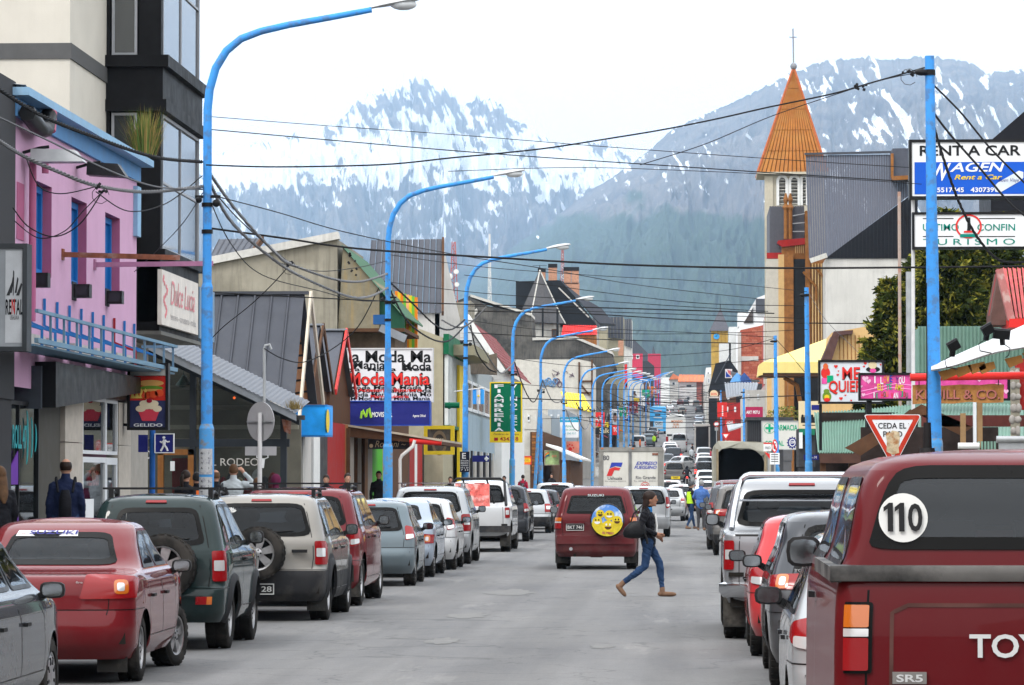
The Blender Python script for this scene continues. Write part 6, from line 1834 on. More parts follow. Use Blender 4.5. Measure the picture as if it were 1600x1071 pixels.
 for k,m_ in enumerate((C_R,C_O,C_Y,C_LG,C_B)):b6('tube',(0,0,1,1),m_,'rainbow',d=.03,pts=[(854+7*math.cos(PI-t)+4-k*0,716-(9-k*1.3)*math.sin(t))for t in[PI*j/8 for j in range(5)]],rr=.02)
 for x in(864,868):b6('e',(x-1.8,711,x+1.8,715),S('toy_skin',(.7,.35,.2),.5),'figure',d=.02)
 s,b6=ak('striped_orange_board','small red and orange board with dark writing on the white wall','sign',190,(808,714,829,725),C_O,C_R,th=.1,fw=.04)
 b6('r',(808,717,829,722),C_Y,'stripe',d=.008);b6('t',(810,718,827,721),C_DR,s='MUNDO',d=.014)
 s,b6=ak('clinic_board','white board with teal heading and green phone lines','sign',236,(875,652,904,684),C_W,None,th=.15)
 b6('r',(875,652,904,660),S('board_cyan',(.02,.30,.48),.4),'heading');b6('t',(877,654,902,658),C_W,s='Homeopatia Centro',d=.014)
 b6('t',(880,664,896,668),C_LG,s='Perfumeria',d=.01);b6('t',(880,670,901,673),C_LG,s='Florales Cosmeticos',d=.01);b6('t',(880,676,900,679),C_T,s='Tel. 0345 9217',d=.01)
 s,b6=ak('paw_print_board','salmon pink board with red paw print','sign',240,(885,690,905,708),S('salmon_board',(.62,.22,.16),.5),None,th=.15)
 for(x,y,r_)in((891,702,3),(887,697,1.3),(890,695,1.3),(894,696,1.3),(896,700,1.3)):b6('e',(x-r_,y-r_,x+r_,y+r_),C_R,'paw_mark',d=.012)
 s,b6=ak('dark_shop_board','black board with small cream letters between the lamp posts','sign',330,(930,668,954,679),a8,None,th=.2)
 b6('t',(937,669,952,677),C_CR,s='Salk',d=.012)
 s,b6=ak('portrait_banner','tall banner with a face portrait above a red block reading TO','banner',350,(957,642,965,664),S('banner_grey',(.35,.40,.45),.5),None,th=.2)
 b6('e',(958,646,964,660),S('portrait_brown',(.24,.12,.09),.6),'portrait',d=.02);b6('e',(958.5,645,963.5,650),a8,'portrait_hair',d=.03)
 s,b6=ak('red_square_sign','red square sign with white letters hanging under the portrait banner','sign',350,(957,665,968,680),C_R,None,th=.2)
 b6('t',(958,668,967,675),C_W,s='TO\'',b2=.05,d=.02)
 s,b6=ak('red_kiosk_sign','small red sign with a white square far along the left pavement','sign',440,(979,636,984,650),C_R,None,th=.2)
 b6('r',(980,644,983.5,649),C_W,'white_square')
 #direction board and black sign on lamp post
 s,b6=ak('blue_arrow_board','blue board with white arrow near the roller shutters','sign',142,(738,712,764,722),C_NB,None,th=.1)
 b6('tube',(0,0,1,1),C_W,'arrow',d=.01,pts=[(757,717),(762,717)],rr=.04);b6('tube',(0,0,1,1),C_W,'arrow',d=.01,pts=[(759,714),(762.5,717),(759,720)],rr=.04)
 #radio mast lattice and dishes
 def lattice(nm,lb,px,y0,y1,Y,w,m1,m2):
  o=bv(nm,lb,'mast',(P(px,y1,Y).x,Y,P(px,y1,Y).z))
  a=P(px,y1,Y);t=P(px,y0,Y);H=t.z-a.z
  for sx,sy in((-1,0),(1,0),(0,1.6)):
   b=MB();b.bar(a+V((sx*w,sy*w,0)),t+V((sx*w*.35,sy*w*.35,0)),.09);b.aa('leg',m1,o)
  n=14
  for i in range(n):
   k0,k1=1-.65*i/n,1-.65*(i+1)/n
   b=MB();s_=1 if i%2 else-1
   b.bar(a+V((-w*s_*k0,0,H*i/n)),a+V((w*s_*k1,0,H*(i+1)/n)),.06);b.aa('brace',m1 if i%4<2 else m2,o)
  return o,a,t
 RW=S('mast_red',(.42,.10,.07),.6);
 o,a,t=lattice('radio_mast','red lattice radio mast with white drum dishes behind the slate roof',709,378,500,420,.55,RW,RW)
 for(x,y,r_)in((703,432,.35),(713,425,.3),(714,445,.28),(702,446,.22)):
  c=P(x,y,419.5);b=MB();b.cyl(c,c+V((0,-.4,0)),r_,n=12);b.aa('drum_dish',br,o,40)
 c=P(694,470,419);b=MB();b.lathe([(.01,0),(.5,.12),(.85,.42)],c,(-.3,-1,.2),16);b.aa('satellite_dish',S('dish_grey',(.42,.45,.48),.5),o,50)
 lattice('thin_mast','thin white lattice mast standing left of the turret',765,366,475,480,.22,br,br)
 lattice('red_white_mast','small red and white mast behind the chimney stacks',879,388,445,600,.35,RW,br)
 #town at the street end
 Y=960
 o=a2('end_house','white house with orange tiled roof closing the street',[(1061,640),(1061,597),(1088,597),(1088,640)],Y,14,br,winr=[(1072,601,1081,606),(1073,620,1078,626)])
 OT=S('orange_tile_roof',(.52,.16,.07),.7,b5=.2,by=.6)
 ae('roof_panel',o,OT,P(1059,597.5,Y-1),P(1101,597.5,Y-1),P(1061,586.5,Y+5),P(1100,587,Y+5),7,.2,.1)
 o=a2('red_end_house','reddish house with tiled roof beside the white end house',[(1088.5,640),(1088.5,597),(1101,597),(1101,640)],Y+.5,12,S('brick_red_wall',(.36,.11,.08),.8,b5=.15))
 o=a2('pale_end_house','pale block with red roof left of the white end house',[(1047,640),(1047,592),(1060,592),(1060,640)],1000,12,bj,winr=[(1050,597,1055,602)])
 add_roof(o,[(1045,593),(1052,584),(1063,590),(1061,593)],999,13,OT)
 for i,(x0,x1,yt,Y,m_)in enumerate(((1030,1046,590,1050,br),(1100,1112,600,1010,bj))):
  a2('far_block',['small white block at the top of the street left of the tiled roofs','small grey block at the top of the street right of the tiled roofs'][i],[(x0,640),(x0,yt),(x1,yt),(x1,640)],Y,12,m_)
L_far()
ORD=['first','second','third','fourth','fifth','sixth','seventh','eighth','ninth','tenth','eleventh','twelfth','thirteenth','fourteenth','fifteenth','sixteenth','seventeenth','eighteenth','nineteenth','twentieth','last','very last','hindmost']
def rows():
 cols=[('cream',PALE),('dark grey',a9),('brown',bq),('white',br),('olive',OLIVE),('grey',bj),('black',a8),('blue grey',ROYC),('red',REDP)]
 sg=[('red',C_R),('yellow',C_Y),('white',C_W),('blue',C_LB),('green',C_LG),('navy',C_NB),('orange',C_O),('dark pink',C_DR)]
 r=random.Random(12)
 for side,Ys,X0 in((-1,350,-9.7),(1,430,6.4)):
  Y=Ys;k=0
  while Y<930 and k<22:
   w=r.uniform(16,30)*(1+.0006*Y);g_=gz(Y);cn,cm=cols[r.randrange(9)]if side<0 else cols[r.randrange(8)]
   xf=X0+side*r.uniform(-.2,.9);h=r.uniform(3.6,6.6);tn='left'if side<0 else 'right'
   o=bv('shop_house',cn+' shop front, '+ORD[k]+' in the dense far part of the '+tn+' row','building',(xf,Y,g_),'dense far fronts of the '+tn+' row')
   ab('wall',o,cm,xf,xf+side*9,Y,Y+w-.3,g_-.5,gz(Y+w)+h)
   rf=r.random()
   if rf<.45:
    b=MB();z=gz(Y+w)+h;b.prism([(xf,Y-.1,z),(xf+side*9,Y-.1,z),(xf+side*4.5,Y-.1,z+2.2)],(0,w-.3,0));b.aa('roof',[DKROOF,bi,REDP,GALV][r.randrange(4)],o)
   else:ab('cornice',o,[br,bq,a9][r.randrange(3)],xf-side*.15,xf+side*9,Y-.1,Y+w-.3,gz(Y+w)+h,gz(Y+w)+h+.35)
   for q in range(3):af(o,'X',xf,Y+w*(.1+.3*q),Y+w*(.28+.3*q),g_+.9,g_+2.6,-side,bn,bc,1,1,.12,.06)
   af(o,'Y',Y,min(xf+side*1,xf+side*2.4),max(xf+side*1,xf+side*2.4),g_+h-2,g_+h-.8,-1,bn,bc,1,1,.1,.08)
   if r.random()<.5:
    b=MB();z=g_+2.9;b.prism([(xf,Y+1,z+.8),(xf-side*1.6,Y+1,z),(xf-side*1.6,Y+1,z-.1),(xf,Y+1,z+.6)],(0,w*.6,0));b.aa('awning',sg[r.randrange(8)][1],o)
   sn,sm=sg[(k+(0 if side<0 else 3))%8];z=g_+r.uniform(2.8,4.2);wd=r.uniform(1.0,1.9);hh=r.uniform(.7,2.0)
   s_=bv('projecting_shop_sign',sn+' projecting sign on the '+ORD[k]+' far front of the '+tn+' row','sign',(xf-side*wd/2,Y+2,z),'projecting signs over the far pavements')
   ab('panel',s_,sm,xf-side*.1,xf-side*(.1+wd),Y+2,Y+2.2,z,z+hh)
   b=MB();b.text(['BAR','CAFE','HOTEL','KIOSCO','FOTO'][k%5],(min(xf-side*.1,xf-side*(.1+wd))+.12,Y+1.98,z+hh*.4),X_,Z_,wd-.25,min(.35,hh*.35),b2=.03);b.aa('lettering',C_K if sn in('yellow','white')else C_W,s_)
   Y+=w;k+=1
rows()
#RIGHT SIDE
BRICK=S('red_brick',(.33,.085,.05),.85,b5=.25,by=6)
GRNC=S('pale_green_corrugated',(.16,.27,.22),.55,b5=.1,a7=.3,b3=(.25,.27,.24))
OCH=S('ochre_render',(.55,.36,.16),.8,b5=.08,a7=.15)
OTIM=S('orange_timber',(.25,.105,.03),.65,b5=.25,by=3,a7=.4,b3=(.18,.07,.02))
def R_church():
 Y=280
 o=bv('church','church with tall rusty orange pyramid spire and pale belfry','church',(6.5,Y,2))
 #tower
 xl,xr=XY(1198,Y),XY(1290,Y)
 CT=S('church_render',(.46,.42,.33),.85,b5=.1,a7=.4,b3=(.25,.22,.16))
 zt=ZY(270,Y);dpt=4.6
 ops=[(XY(a,Y),XY(b_,Y),ZY(322,Y),ZY(277,Y))for a,b_ in((1217,1230),(1236,1249),(1254,1262))]
 wall_open('tower_wall',o,CT,'Y',Y,xl,xr,gz(Y),zt,ops,.4,-1)
 ab('tower_side',o,CT,xl,xl+.3,Y+.4,Y+dpt,gz(Y),zt);ab('tower_core',o,S('dim_grey',(.05,.05,.05),.9),xl+.3,xr,Y+.8,Y+dpt,gz(Y),zt)
 ab('tower_pier',o,CT,xl-.12,xl+.55,Y-.18,Y-.01,gz(Y),zt-.3)
 for(a,b_,c,d)in ops:
  fr=MB();w=(b_-a)
  pts=[V((a+w/2+(w/2+.14)*math.cos(t),Y-.1,d-w/2+(w/2+.14)*math.sin(t)))for t in[PI*i/10 for i in range(11)]]
  inn=[V((a+w/2+(w/2-.08)*math.cos(t),Y-.1,d-w/2+(w/2-.08)*math.sin(t)))for t in[PI*i/10 for i in range(11)]]
  n=11
  pts=[V((b_+.14,Y-.1,c))]+pts+[V((a-.14,Y-.1,c))];inn=[V((b_-.08,Y-.1,c))]+inn+[V((a+.08,Y-.1,c))];n=13
  fr.add(pts+inn+[p+V((0,.12,0))for p in inn],[(i,i+1,n+i+1,n+i)for i in range(n-1)]+[(n+i,n+i+1,2*n+i+1,2*n+i)for i in range(n-1)]);fo=fr.aa('belfry_arch',br,o)
  for k in range(8):
   z=c+(d-c-.1)*k/8;b=MB();b.cbox((a+w/2,Y+.15,z+.12),V((w/2-.08,0,0)),V((0,.1,-.07)),V((0,.015,.02)));b.aa('louvre',PALE,fo)
   #spire
 a,c,ap=P(1184,269,Y-.6),P(1293,268,Y-.6),P(1240,106,Y+2.3)
 SP=S('rusty_orange_sheet',(.33,.13,.032),.65,b5=.2,by=1.2,a7=.55,b3=(.30,.07,.015),patch=.45,b4=(.34,.17,.05),ba=.7)
 yb=Y-.6+(c.x-a.x)
 cor=[V((a.x,a.y,a.z)),V((c.x,a.y,a.z)),V((c.x,yb,a.z)),V((a.x,yb,a.z))]
 for f in range(4):
  p,q=cor[f],cor[(f+1)%4];n=16
  for i in range(n):
   for lv in range(5):
    t0,t1=lv/5,(lv+1)/5
    A,B=p.lerp(q,i/n),p.lerp(q,(i+1)/n-.012)
    q4=[A.lerp(ap,t0),B.lerp(ap,t0),B.lerp(ap,t1-.004),A.lerp(ap,t1-.004)]
    if f in(1,2)and(i or lv):continue
    if f in(1,2):q4=[p,q,ap]
    nn=(q-p).cross(ap-p).normalized()
    b=MB();b.prism([x+nn*(.03*(i%2))for x in q4],-nn*.05);b.aa('spire_sheet',SP,o)
 for k in cor:b=MB();b.bar(k,ap,.16);b.aa('hip_ridge',S('hip_orange',(.38,.11,.04),.6,b5=.2),o)
 b=MB();b.box(a.x-.05,c.x+.05,a.y-.05,yb,a.z-.18,a.z);b.aa('eave',CT,o)
 b=MB();b.ell(ap+V((0,0,.1)),(.28,.28,.3),10,6);t=P(1239,45,Y+2.3);b.cyl(ap,t,.06,n=6);b.bar(t+V((-.3,0,-.7)),t+V((.3,0,-.7)),.08);b.aa('cross_finial',S('finial_grey',(.22,.23,.25),.5),o)
 #grey clad stair block and balcony in front of the tower
 Y2=268
 DKC=S('grey_cladding_sheet',(.10,.10,.115),.55,.2,b5=.1,a7=.2)
 x0,x1=XY(1203,Y2),XY(1258,Y2)
 ae('cladding_strip',o,DKC,(x0,Y2,ZY(398,Y2)),(x1,Y2,ZY(398,Y2)),(x0,Y2,ZY(323,Y2)),(x1,Y2,ZY(323,Y2)),14,.05,.03)
 ab('clad_core',o,DKC,x0+.02,x1,Y2+.05,Y2+10,ZY(398,Y2),ZY(324,Y2))
 ab('eave_band',o,REDP,x0-.2,x1,Y2-.25,Y2,ZY(405,Y2),ZY(396,Y2))
 for px in(1229,1236):
  x=XY(px,Y2-.4);b=MB();b.lathe([(.16,0),(.16,2.2),(.26,2.4),(.12,2.7),(.2,3.0),(.05,3.5)],(x,Y2-.4,ZY(375,Y2)),(0,0,1),8);b.aa('timber_finial',OTIM,o)
 for k in range(3):
  b=MB();b.bar(P(1236,338+k*12,Y2-.3),P(1258,334+k*14,Y2-.3),.07);b.aa('balcony_rail',bo,o)
 b=MB();b.prism([P(x,y,Y2-.6)for x,y in((1216,376),(1258,372),(1258,382),(1222,386),(1214,380))],(0,.9,0));b.aa('porch_roof',REDP,o)
 ab('porch_wall',o,OTIM,XY(1222,Y2),XY(1258,Y2),Y2-.35,Y2,ZY(408,Y2),ZY(383,Y2))
 b=MB()
 for k in range(5):b.bar(P(1243+k*3,383,Y2-.5),P(1243+k*3,396,Y2-.5),.04)
 b.aa('lattice',OCH,o)
 #street front: ochre wall, orange posts, black recess
 for(p0,p1,m_,dy,yt)in((1199,1217,S('pale_front',(.46,.43,.37),.8,b5=.08),0,405),(1217,1226,OCH,-.05,398),(1226,1231,OTIM,-.1,398),(1231,1240,OTIM,-.2,398),(1240,1259,a8,0,405),(1259,1266,OTIM,-.25,330),(1266,1292,OTIM,-.1,400)):
  a0,a1,c0,c1=rY(Y2-1,p0,yt,p1,700);ab('front_panel',o,m_,a0,a1-.02,Y2-1+dy,Y2+3,gz(Y2),c1)
 for k in range(5):
  a0,a1,c0,c1=rY(Y2-1.3,1269+k*4.6,412,1270.6+k*4.6,560);ab('batten',o,OCH,a0,a1,Y2-1.3,Y2-1.12,c0,c1)
 for pl in([(1255,425),(1275,448),(1276,470)],[(1275,420),(1290,436),(1290,452)]):
  b=MB();b.tube([P(x,y,Y2-1.6)for x,y in pl],.1,6);b.aa('brace',OTIM,o,50)
  #nave
 Y3=262
 q=[P(1258,243,Y3+3),P(1414,238,Y3+3),P(1425,300,Y3),P(1292,404,Y3-1),P(1266,404,Y3-1)]
 NR=S('nave_roof',(.075,.08,.10),.5,.25,b5=.1,a7=.2,b3=(.16,.16,.17))
 #roof strips between ridge and the slanted lower edge
 n=44
 def lower(px):
  if px<=1292:return 404
  return 404+(300-404)*(px-1292)/(1428-1292)
 for i in range(n):
  x0,x1=1259+i*3.78,1259+(i+1)*3.78-.35
  b0,b1=1264+i*3.66,1264+(i+1)*3.66-.35
  yl0,yl1=lower(b0),lower(b1)
  A=P(x0,243-.03*i,Y3+3);B=P(x1,243-.03*i,Y3+3)
  f0=(yl0-243)/(404-243)
  C=P(b0+(x0-b0)*(1-f0),yl0,Y3+3-4*f0);D=P(b1+(x1-b1)*(1-f0),yl1,Y3+3-4*f0)
  b=MB();b.prism([C,D,B,A],(0,.1,0));b.aa('roof_strip',NR,o)
 b=MB();b.bar(P(1257,241,Y3+2.9),P(1426,237,Y3+2.9),.22,.16);b.aa('ridge_cap',DKROOF,o)
 a0,a1,c0,c1=rY(Y3-.5,1395,232,1432,278);ab('roof_dormer',o,NR,a0,a1,Y3-.5,Y3+3,c0,c1)
 b=MB();b.bar(P(1393,279,Y3-.7),P(1432,277,Y3-.7),.3);b.bar(P(1394,240,Y3-.7),P(1394,279,Y3-.7),.2);b.aa('dormer_trim',OTIM,o)
 b=MB();b.prism([P(1290,404,Y3-1.3),P(1434,404,Y3-1.3),P(1434,297,Y3-1.3)],(0,.3,0));b.aa('black_gable',S('black_cladding',(.013,.013,.016),.5,b5=.2),o)
 for k in range(24):
  px=1296+k*5.8;yt=404-(px-1290)*.743
  b=MB();b.bar(P(px,404,Y3-1.35),P(px,yt+3,Y3-1.35),.06);b.aa('cladding_rib',a8,o)
 b=MB();b.bar(P(1266,408,Y3-1.6),P(1292,399,Y3-1.6),.3,.35);b.aa('eave_beam',PALE,o)
 a0,a1,c0,c1=rY(Y3-1.2,1291,404,1446,700);ab('nave_wall',o,S('nave_render',(.50,.49,.46),.85,b5=.08,by=.5,a7=.35,b3=(.28,.27,.26),patch=.35,b4=(.35,.34,.33),ba=.3),a0,a1,Y3-1.2,Y3+6,gz(Y3),c1)
 b=MB();b.prism([P(1548,220,150),P(1640,140,150),P(1640,330,150),P(1548,330,150)],(0,6,0));b.aa('dark_gable_building',S('black_cladding',(.013,.013,.016),.5,b5=.2),bf='black clad gable rising behind the car rental billboard',cat='building')
R_church()
def R_signs():
 Y=76
 s,b6=ak('car_rental_billboard','billboard reading RENT A CAR over a blue field at the right edge','billboard',Y,(1425,222,1606,307),C_W,a8,th=.3,fw=.06)
 b6('r',(1429,253,1604,304),S('billboard_blue',(.01,.09,.50),.4,b5=.04),'blue_field')
 b6('t',(1437,227,1595,244),C_K,s='RENT A CAR',b2=.035,d=.01)
 b6('t',(1456,255,1486,283),C_W,s='W',b2=.05,shear=.3,d=.016);b6('t',(1484,254,1570,269),C_W,s='AGEN',b2=.04,shear=.25,d=.014)
 b6('t',(1491,273,1566,281),C_Y,s='Rent a Car',b2=.03,shear=.3,d=.016)
 b6('t',(1460,293,1553,301),C_W,s='15517445   430739',b2=.03,d=.012)
 b6('ring',(1497,293,1504,301),C_W,'phone_mark',k=.75);b6('ring',(1536,293,1543,301),C_W,'phone_mark',k=.75)
 b6('p',(0,0,1,1),S('tag_white',(.6,.66,.72),.4),'luggage_tag',d=.014,pts=[(1553,292),(1560,285),(1592,267),(1599,269),(1599,278),(1594,283),(1563,301),(1555,300)])
 b6('t',(1560,279,1592,286),C_NB,s='Buen Viaje',shear=.3,d=.018)
 s2,b6=ak('tourism_billboard','white tourism sign with green letters, red circle and lighthouse','billboard',Y,(1429,335,1606,386),C_W,a8,th=.3,fw=.05)
 TG=S('tourism_green',(.0,.20,.15),.4)
 b6('t',(1442,350,1498,361),TG,s='ULTIMO',b2=.01,d=.01);b6('t',(1527,350,1586,361),TG,s='CONFIN',b2=.01,d=.01);b6('t',(1442,373,1586,383),TG,s='TURISMO',d=.01,space=1.5)
 for y in(341,369):
  b6('r',(1442,y,1490,y+1.6),C_K,'rule');b6('r',(1530,y,1586,y+1.6),C_K,'rule')
 b6('ring',(1493,335,1534,373),C_R,'red_circle',k=.86,d=.012)
 b6('p',(0,0,1,1),C_K,'lighthouse',d=.014,pts=[(1511,362),(1512,340),(1516,340),(1517,362)]);b6('r',(1506,361,1522,364),C_R,'lighthouse_base',d=.016)
 b6('r',(1500,366,1528,371),TG,'sea',d=.02)
 b=MB()
 for px in(1426.5,):
  a=P(px,700,Y+.2);t=P(px,222,Y+.2);b.cyl(V((a.x,a.y,.14)),t,.04,n=8)
 b.aa('support_post',S('white_pipe',(.6,.6,.6),.5),s2,60)
 #heart sign ME QUIERES
 Y=84
 s,b6=ak('love_sign','white tilted board with red hearts and big red letters ME QUIE','sign',Y,(1282,566,1378,628),S('board_pale',(.58,.62,.66),.45,b5=.05),a8,th=.2,fw=.05)
 b6('t',(1316,575,1344,594),C_K,s='ME',b2=.05,d=.010,nm='lettering_shadow');b6('t',(1316,574,1344,593),C_R,s='ME',b2=.03,d=.016)
 b6('t',(1295,596,1348,617),C_K,s='QUIER',b2=.05,d=.010,nm='lettering_shadow');b6('t',(1295,595,1348,616),C_R,s='QUIER',b2=.03,d=.016)
 for(x,y,r_)in((1306,573,3),(1310,580,1.3),(1309,586,2),(1352,568,2.5),(1350,573,1.8),(1314,623,3),(1321,618,1.6),(1300,630,2),(1376,570,1.5),(1330,626,1.6)):
  b6('heart',(x-r_,y-r_,x+r_,y+r_),C_R,'heart',d=.012)
 FG=S('toy_green',(.14,.25,.03),.5)
 b6('e',(1283,574,1297,592),C_R,'printed_figure');b6('e',(1286,568,1294,578),S('toy_orange',(.6,.12,.04),.5),'printed_figure',d=.012)
 b6('r',(1292,587,1302,598),C_LG,'printed_gift',d=.012);b6('r',(1284,591,1292,600),C_PK,'printed_gift',d=.014)
 b6('e',(1285,612,1299,628),FG,'printed_frog');b6('e',(1287,608,1296,615),FG,'printed_frog',d=.012);b6('e',(1288,617,1296,624),C_Y,'printed_belly',d=.014);b6('e',(1287,622,1297,628),C_R,'printed_heart',d=.016)
 b6('e',(1353,573,1375,582),C_K,'printed_bear');b6('e',(1357,564,1370,577),C_CR,'printed_bear',d=.012);b6('e',(1359,576,1369,583),C_PK,'printed_shirt',d=.016)
 for x in(1358,1369):b6('e',(x-2,563,x+2,567),C_K,'printed_ear',d=.014)
 b=MB()
 for px in(1282,1354):a=P(px,632,Y+.1);b.bar(a,V((a.x,a.y,a.z-1.1)),.07)
 b.aa('leg',a8,s)
 Y=80
 s,b6=ak('pink_greeting_sign','long pink board with I LOVE YOU and EU TE AMO beside the heart board','sign',Y,(1345,586,1579,623),C_PK,a8,th=.2,fw=.05)
 letters=[('I LOVE YOU',1366,1414,588,599,[C_W,C_W,C_O,C_Y,C_B,C_NB]),('EU TE AMO',1371,1412,600,610,[C_Y,C_Y,C_LG,C_LG,C_Y,C_Y]),('IK HOU VAN JOU',1365,1419,613,622,[C_W,C_LG,C_R,C_G,C_O,C_R,C_W])]
 for(t,x0,x1,y0,y1,cs)in letters:
  k=0;n=len(t)
  for i,ch in enumerate(t):
   if ch==' ':continue
   xa=x0+(x1-x0)*i/n
   b6('t',(xa,y0+1.5*math.sin(i),xa+(x1-x0)/n*.92 if ch!='I'else xa+(x1-x0)/n*.4,y1+1.5*math.sin(i)),cs[k%len(cs)],s=ch,b2=.06,d=.012);k+=1
 PL=S('balloon_pink',(.75,.42,.58),.4)
 for(x,y,r_)in((1352,592,5),(1357,596,4),(1349,617,3),(1427,592,6),(1368,606,2),(1346,604,2),(1530,592,5),(1560,604,6),(1572,612,4)):b6('heart',(x-r_,y-r_,x+r_,y+r_),PL,'printed_balloon',d=.01)
 for(p)in([(1345,612),(1400,600),(1440,604)],[(1345,620),(1390,606),(1440,610)]):b6('tube',(0,0,1,1),S('swirl_pink',(.7,.2,.45),.4),'printed_swirl',d=-.02,pts=p,rr=.03)
 b6('r',(1574,584,1580,624),a8,'end_strip')
 b=MB();a=P(1358,624,Y+.1);b.bar(a,V((a.x,a.y,.5)),.12);b.aa('post',a8,s)
 #carved wooden sign
 Y=64
 s=bv('carved_wood_sign','carved varnished plank sign with raised pink letters','sign',(XY(1497,Y),Y,ZY(632,Y)))
 WS=S('varnished_plank',(.40,.19,.06),.55,b5=.3,by=5,patch=.5,b4=(.22,.09,.03),ba=6)
 tp=[(1426,602),(1450,601),(1475,603),(1500,601),(1530,602),(1550,600),(1569,601)]
 bt=[(1568,629),(1540,630),(1515,628),(1490,631),(1460,630),(1440,631),(1426,632)]
 b=MB();b.prism([P(x,y,Y)for x,y in tp+bt],(0,.07,0));b.aa('plank',WS,s)
 x=1431
 LP=S('carved_letter',(.40,.14,.12),.6)
 b=MB();a=P(1431,624,Y-.02);c=P(1562,609,Y-.02);
 b.text('KRUILL & CO.',(a.x,Y-.03,a.z),X_,Z_,c.x-a.x,c.z-a.z,b2=.01);b.aa('lettering',LP,s)
 b=MB();b.text('KRUILL & CO.',(a.x+.012,Y-.015,a.z-.012),X_,Z_,c.x-a.x,c.z-a.z,b2=.02);b.aa('lettering_shadow',bq,s)
 b=MB();b.cyl(P(1422,590,Y-.1),P(1605,587,Y-.1),.07,n=10);b.aa('red_tube',C_R,s,60)
 for px in(1436,1560):b=MB();b.cyl(P(px,590,Y-.1),P(px,602,Y-.05),.012,n=4);b.aa('hanger',a8,s)
 #yield sign
 Y=53
 s=bv('yield_sign','worn triangular red and white sign CEDA EL PASO with rusty peeled patch','sign',(XY(1394,Y),Y,.14))
 tri=[(1349,648),(1440,648),(1396,733)]
 def rt(k,d,pts=tri):
  cx,cy=sum(p[0]for p in pts)/3,sum(p[1]for p in pts)/3
  out=a5([(cx+(x-cx)*k,cy+(y-cy)*k)for x,y in pts],.06)
  return[P(x,y,Y-d)for x,y in out]
 b=MB();b.prism(rt(1.0,0),(0,.02,0));b.aa('plate',C_W,s)
 RDS=S('worn_sign_red',(.48,.04,.02),.5,b5=.12,patch=.3,b4=(.5,.12,.08),ba=8)
 b=MB();ou,inn=rt(.965,.004),[P(x,y,Y-.004)for x,y in a5([(1362,656),(1427,656),(1395.5,716)],.03)];n=len(ou)
 b.add(ou+inn,[(i,(i+1)%n,n+(i+1)%n,n+i)for i in range(n)]);b.aa('red_border',RDS,s)
 a0,a1,c0,c1=rY(Y,1372,661,1416,670);b=MB();b.text('CEDA EL',(a0,Y-.006,c0),X_,Z_,a1-a0,c1-c0,b2=.012);b.aa('lettering',C_K,s)
 a0,a1,c0,c1=rY(Y,1380,674,1410,683);b=MB();b.text('PASO',(a0,Y-.006,c0),X_,Z_,a1-a0,c1-c0,b2=.012);b.aa('lettering',C_K,s)
 RP=S('peeled_rust',(.50,.40,.26),.8,b5=.3,by=14,patch=.8,b4=(.33,.12,.03),ba=9)
 b=MB();b.poly([P(x,y,Y-.009)for x,y in((1384,680),(1387,675),(1391,677),(1394,673),(1400,674),(1405,676),(1406,683),(1404,700),(1405,708),(1395,711),(1385,706),(1386,690))]);b.aa('peeled_patch',RP,s)
 for px in(1369.5,1419.5):c=P(px,662,Y-.008);b=MB();b.cyl(c,c+V((0,-.004,0)),.006,n=6);b.aa('rivet',RUST,s)
 b=MB();x=XY(1396,Y+.05);b.cyl((x,Y+.06,.14),(x,Y+.06,ZY(652,Y)),.032,n=8);b.aa('post',bo,s,60)
R_signs()
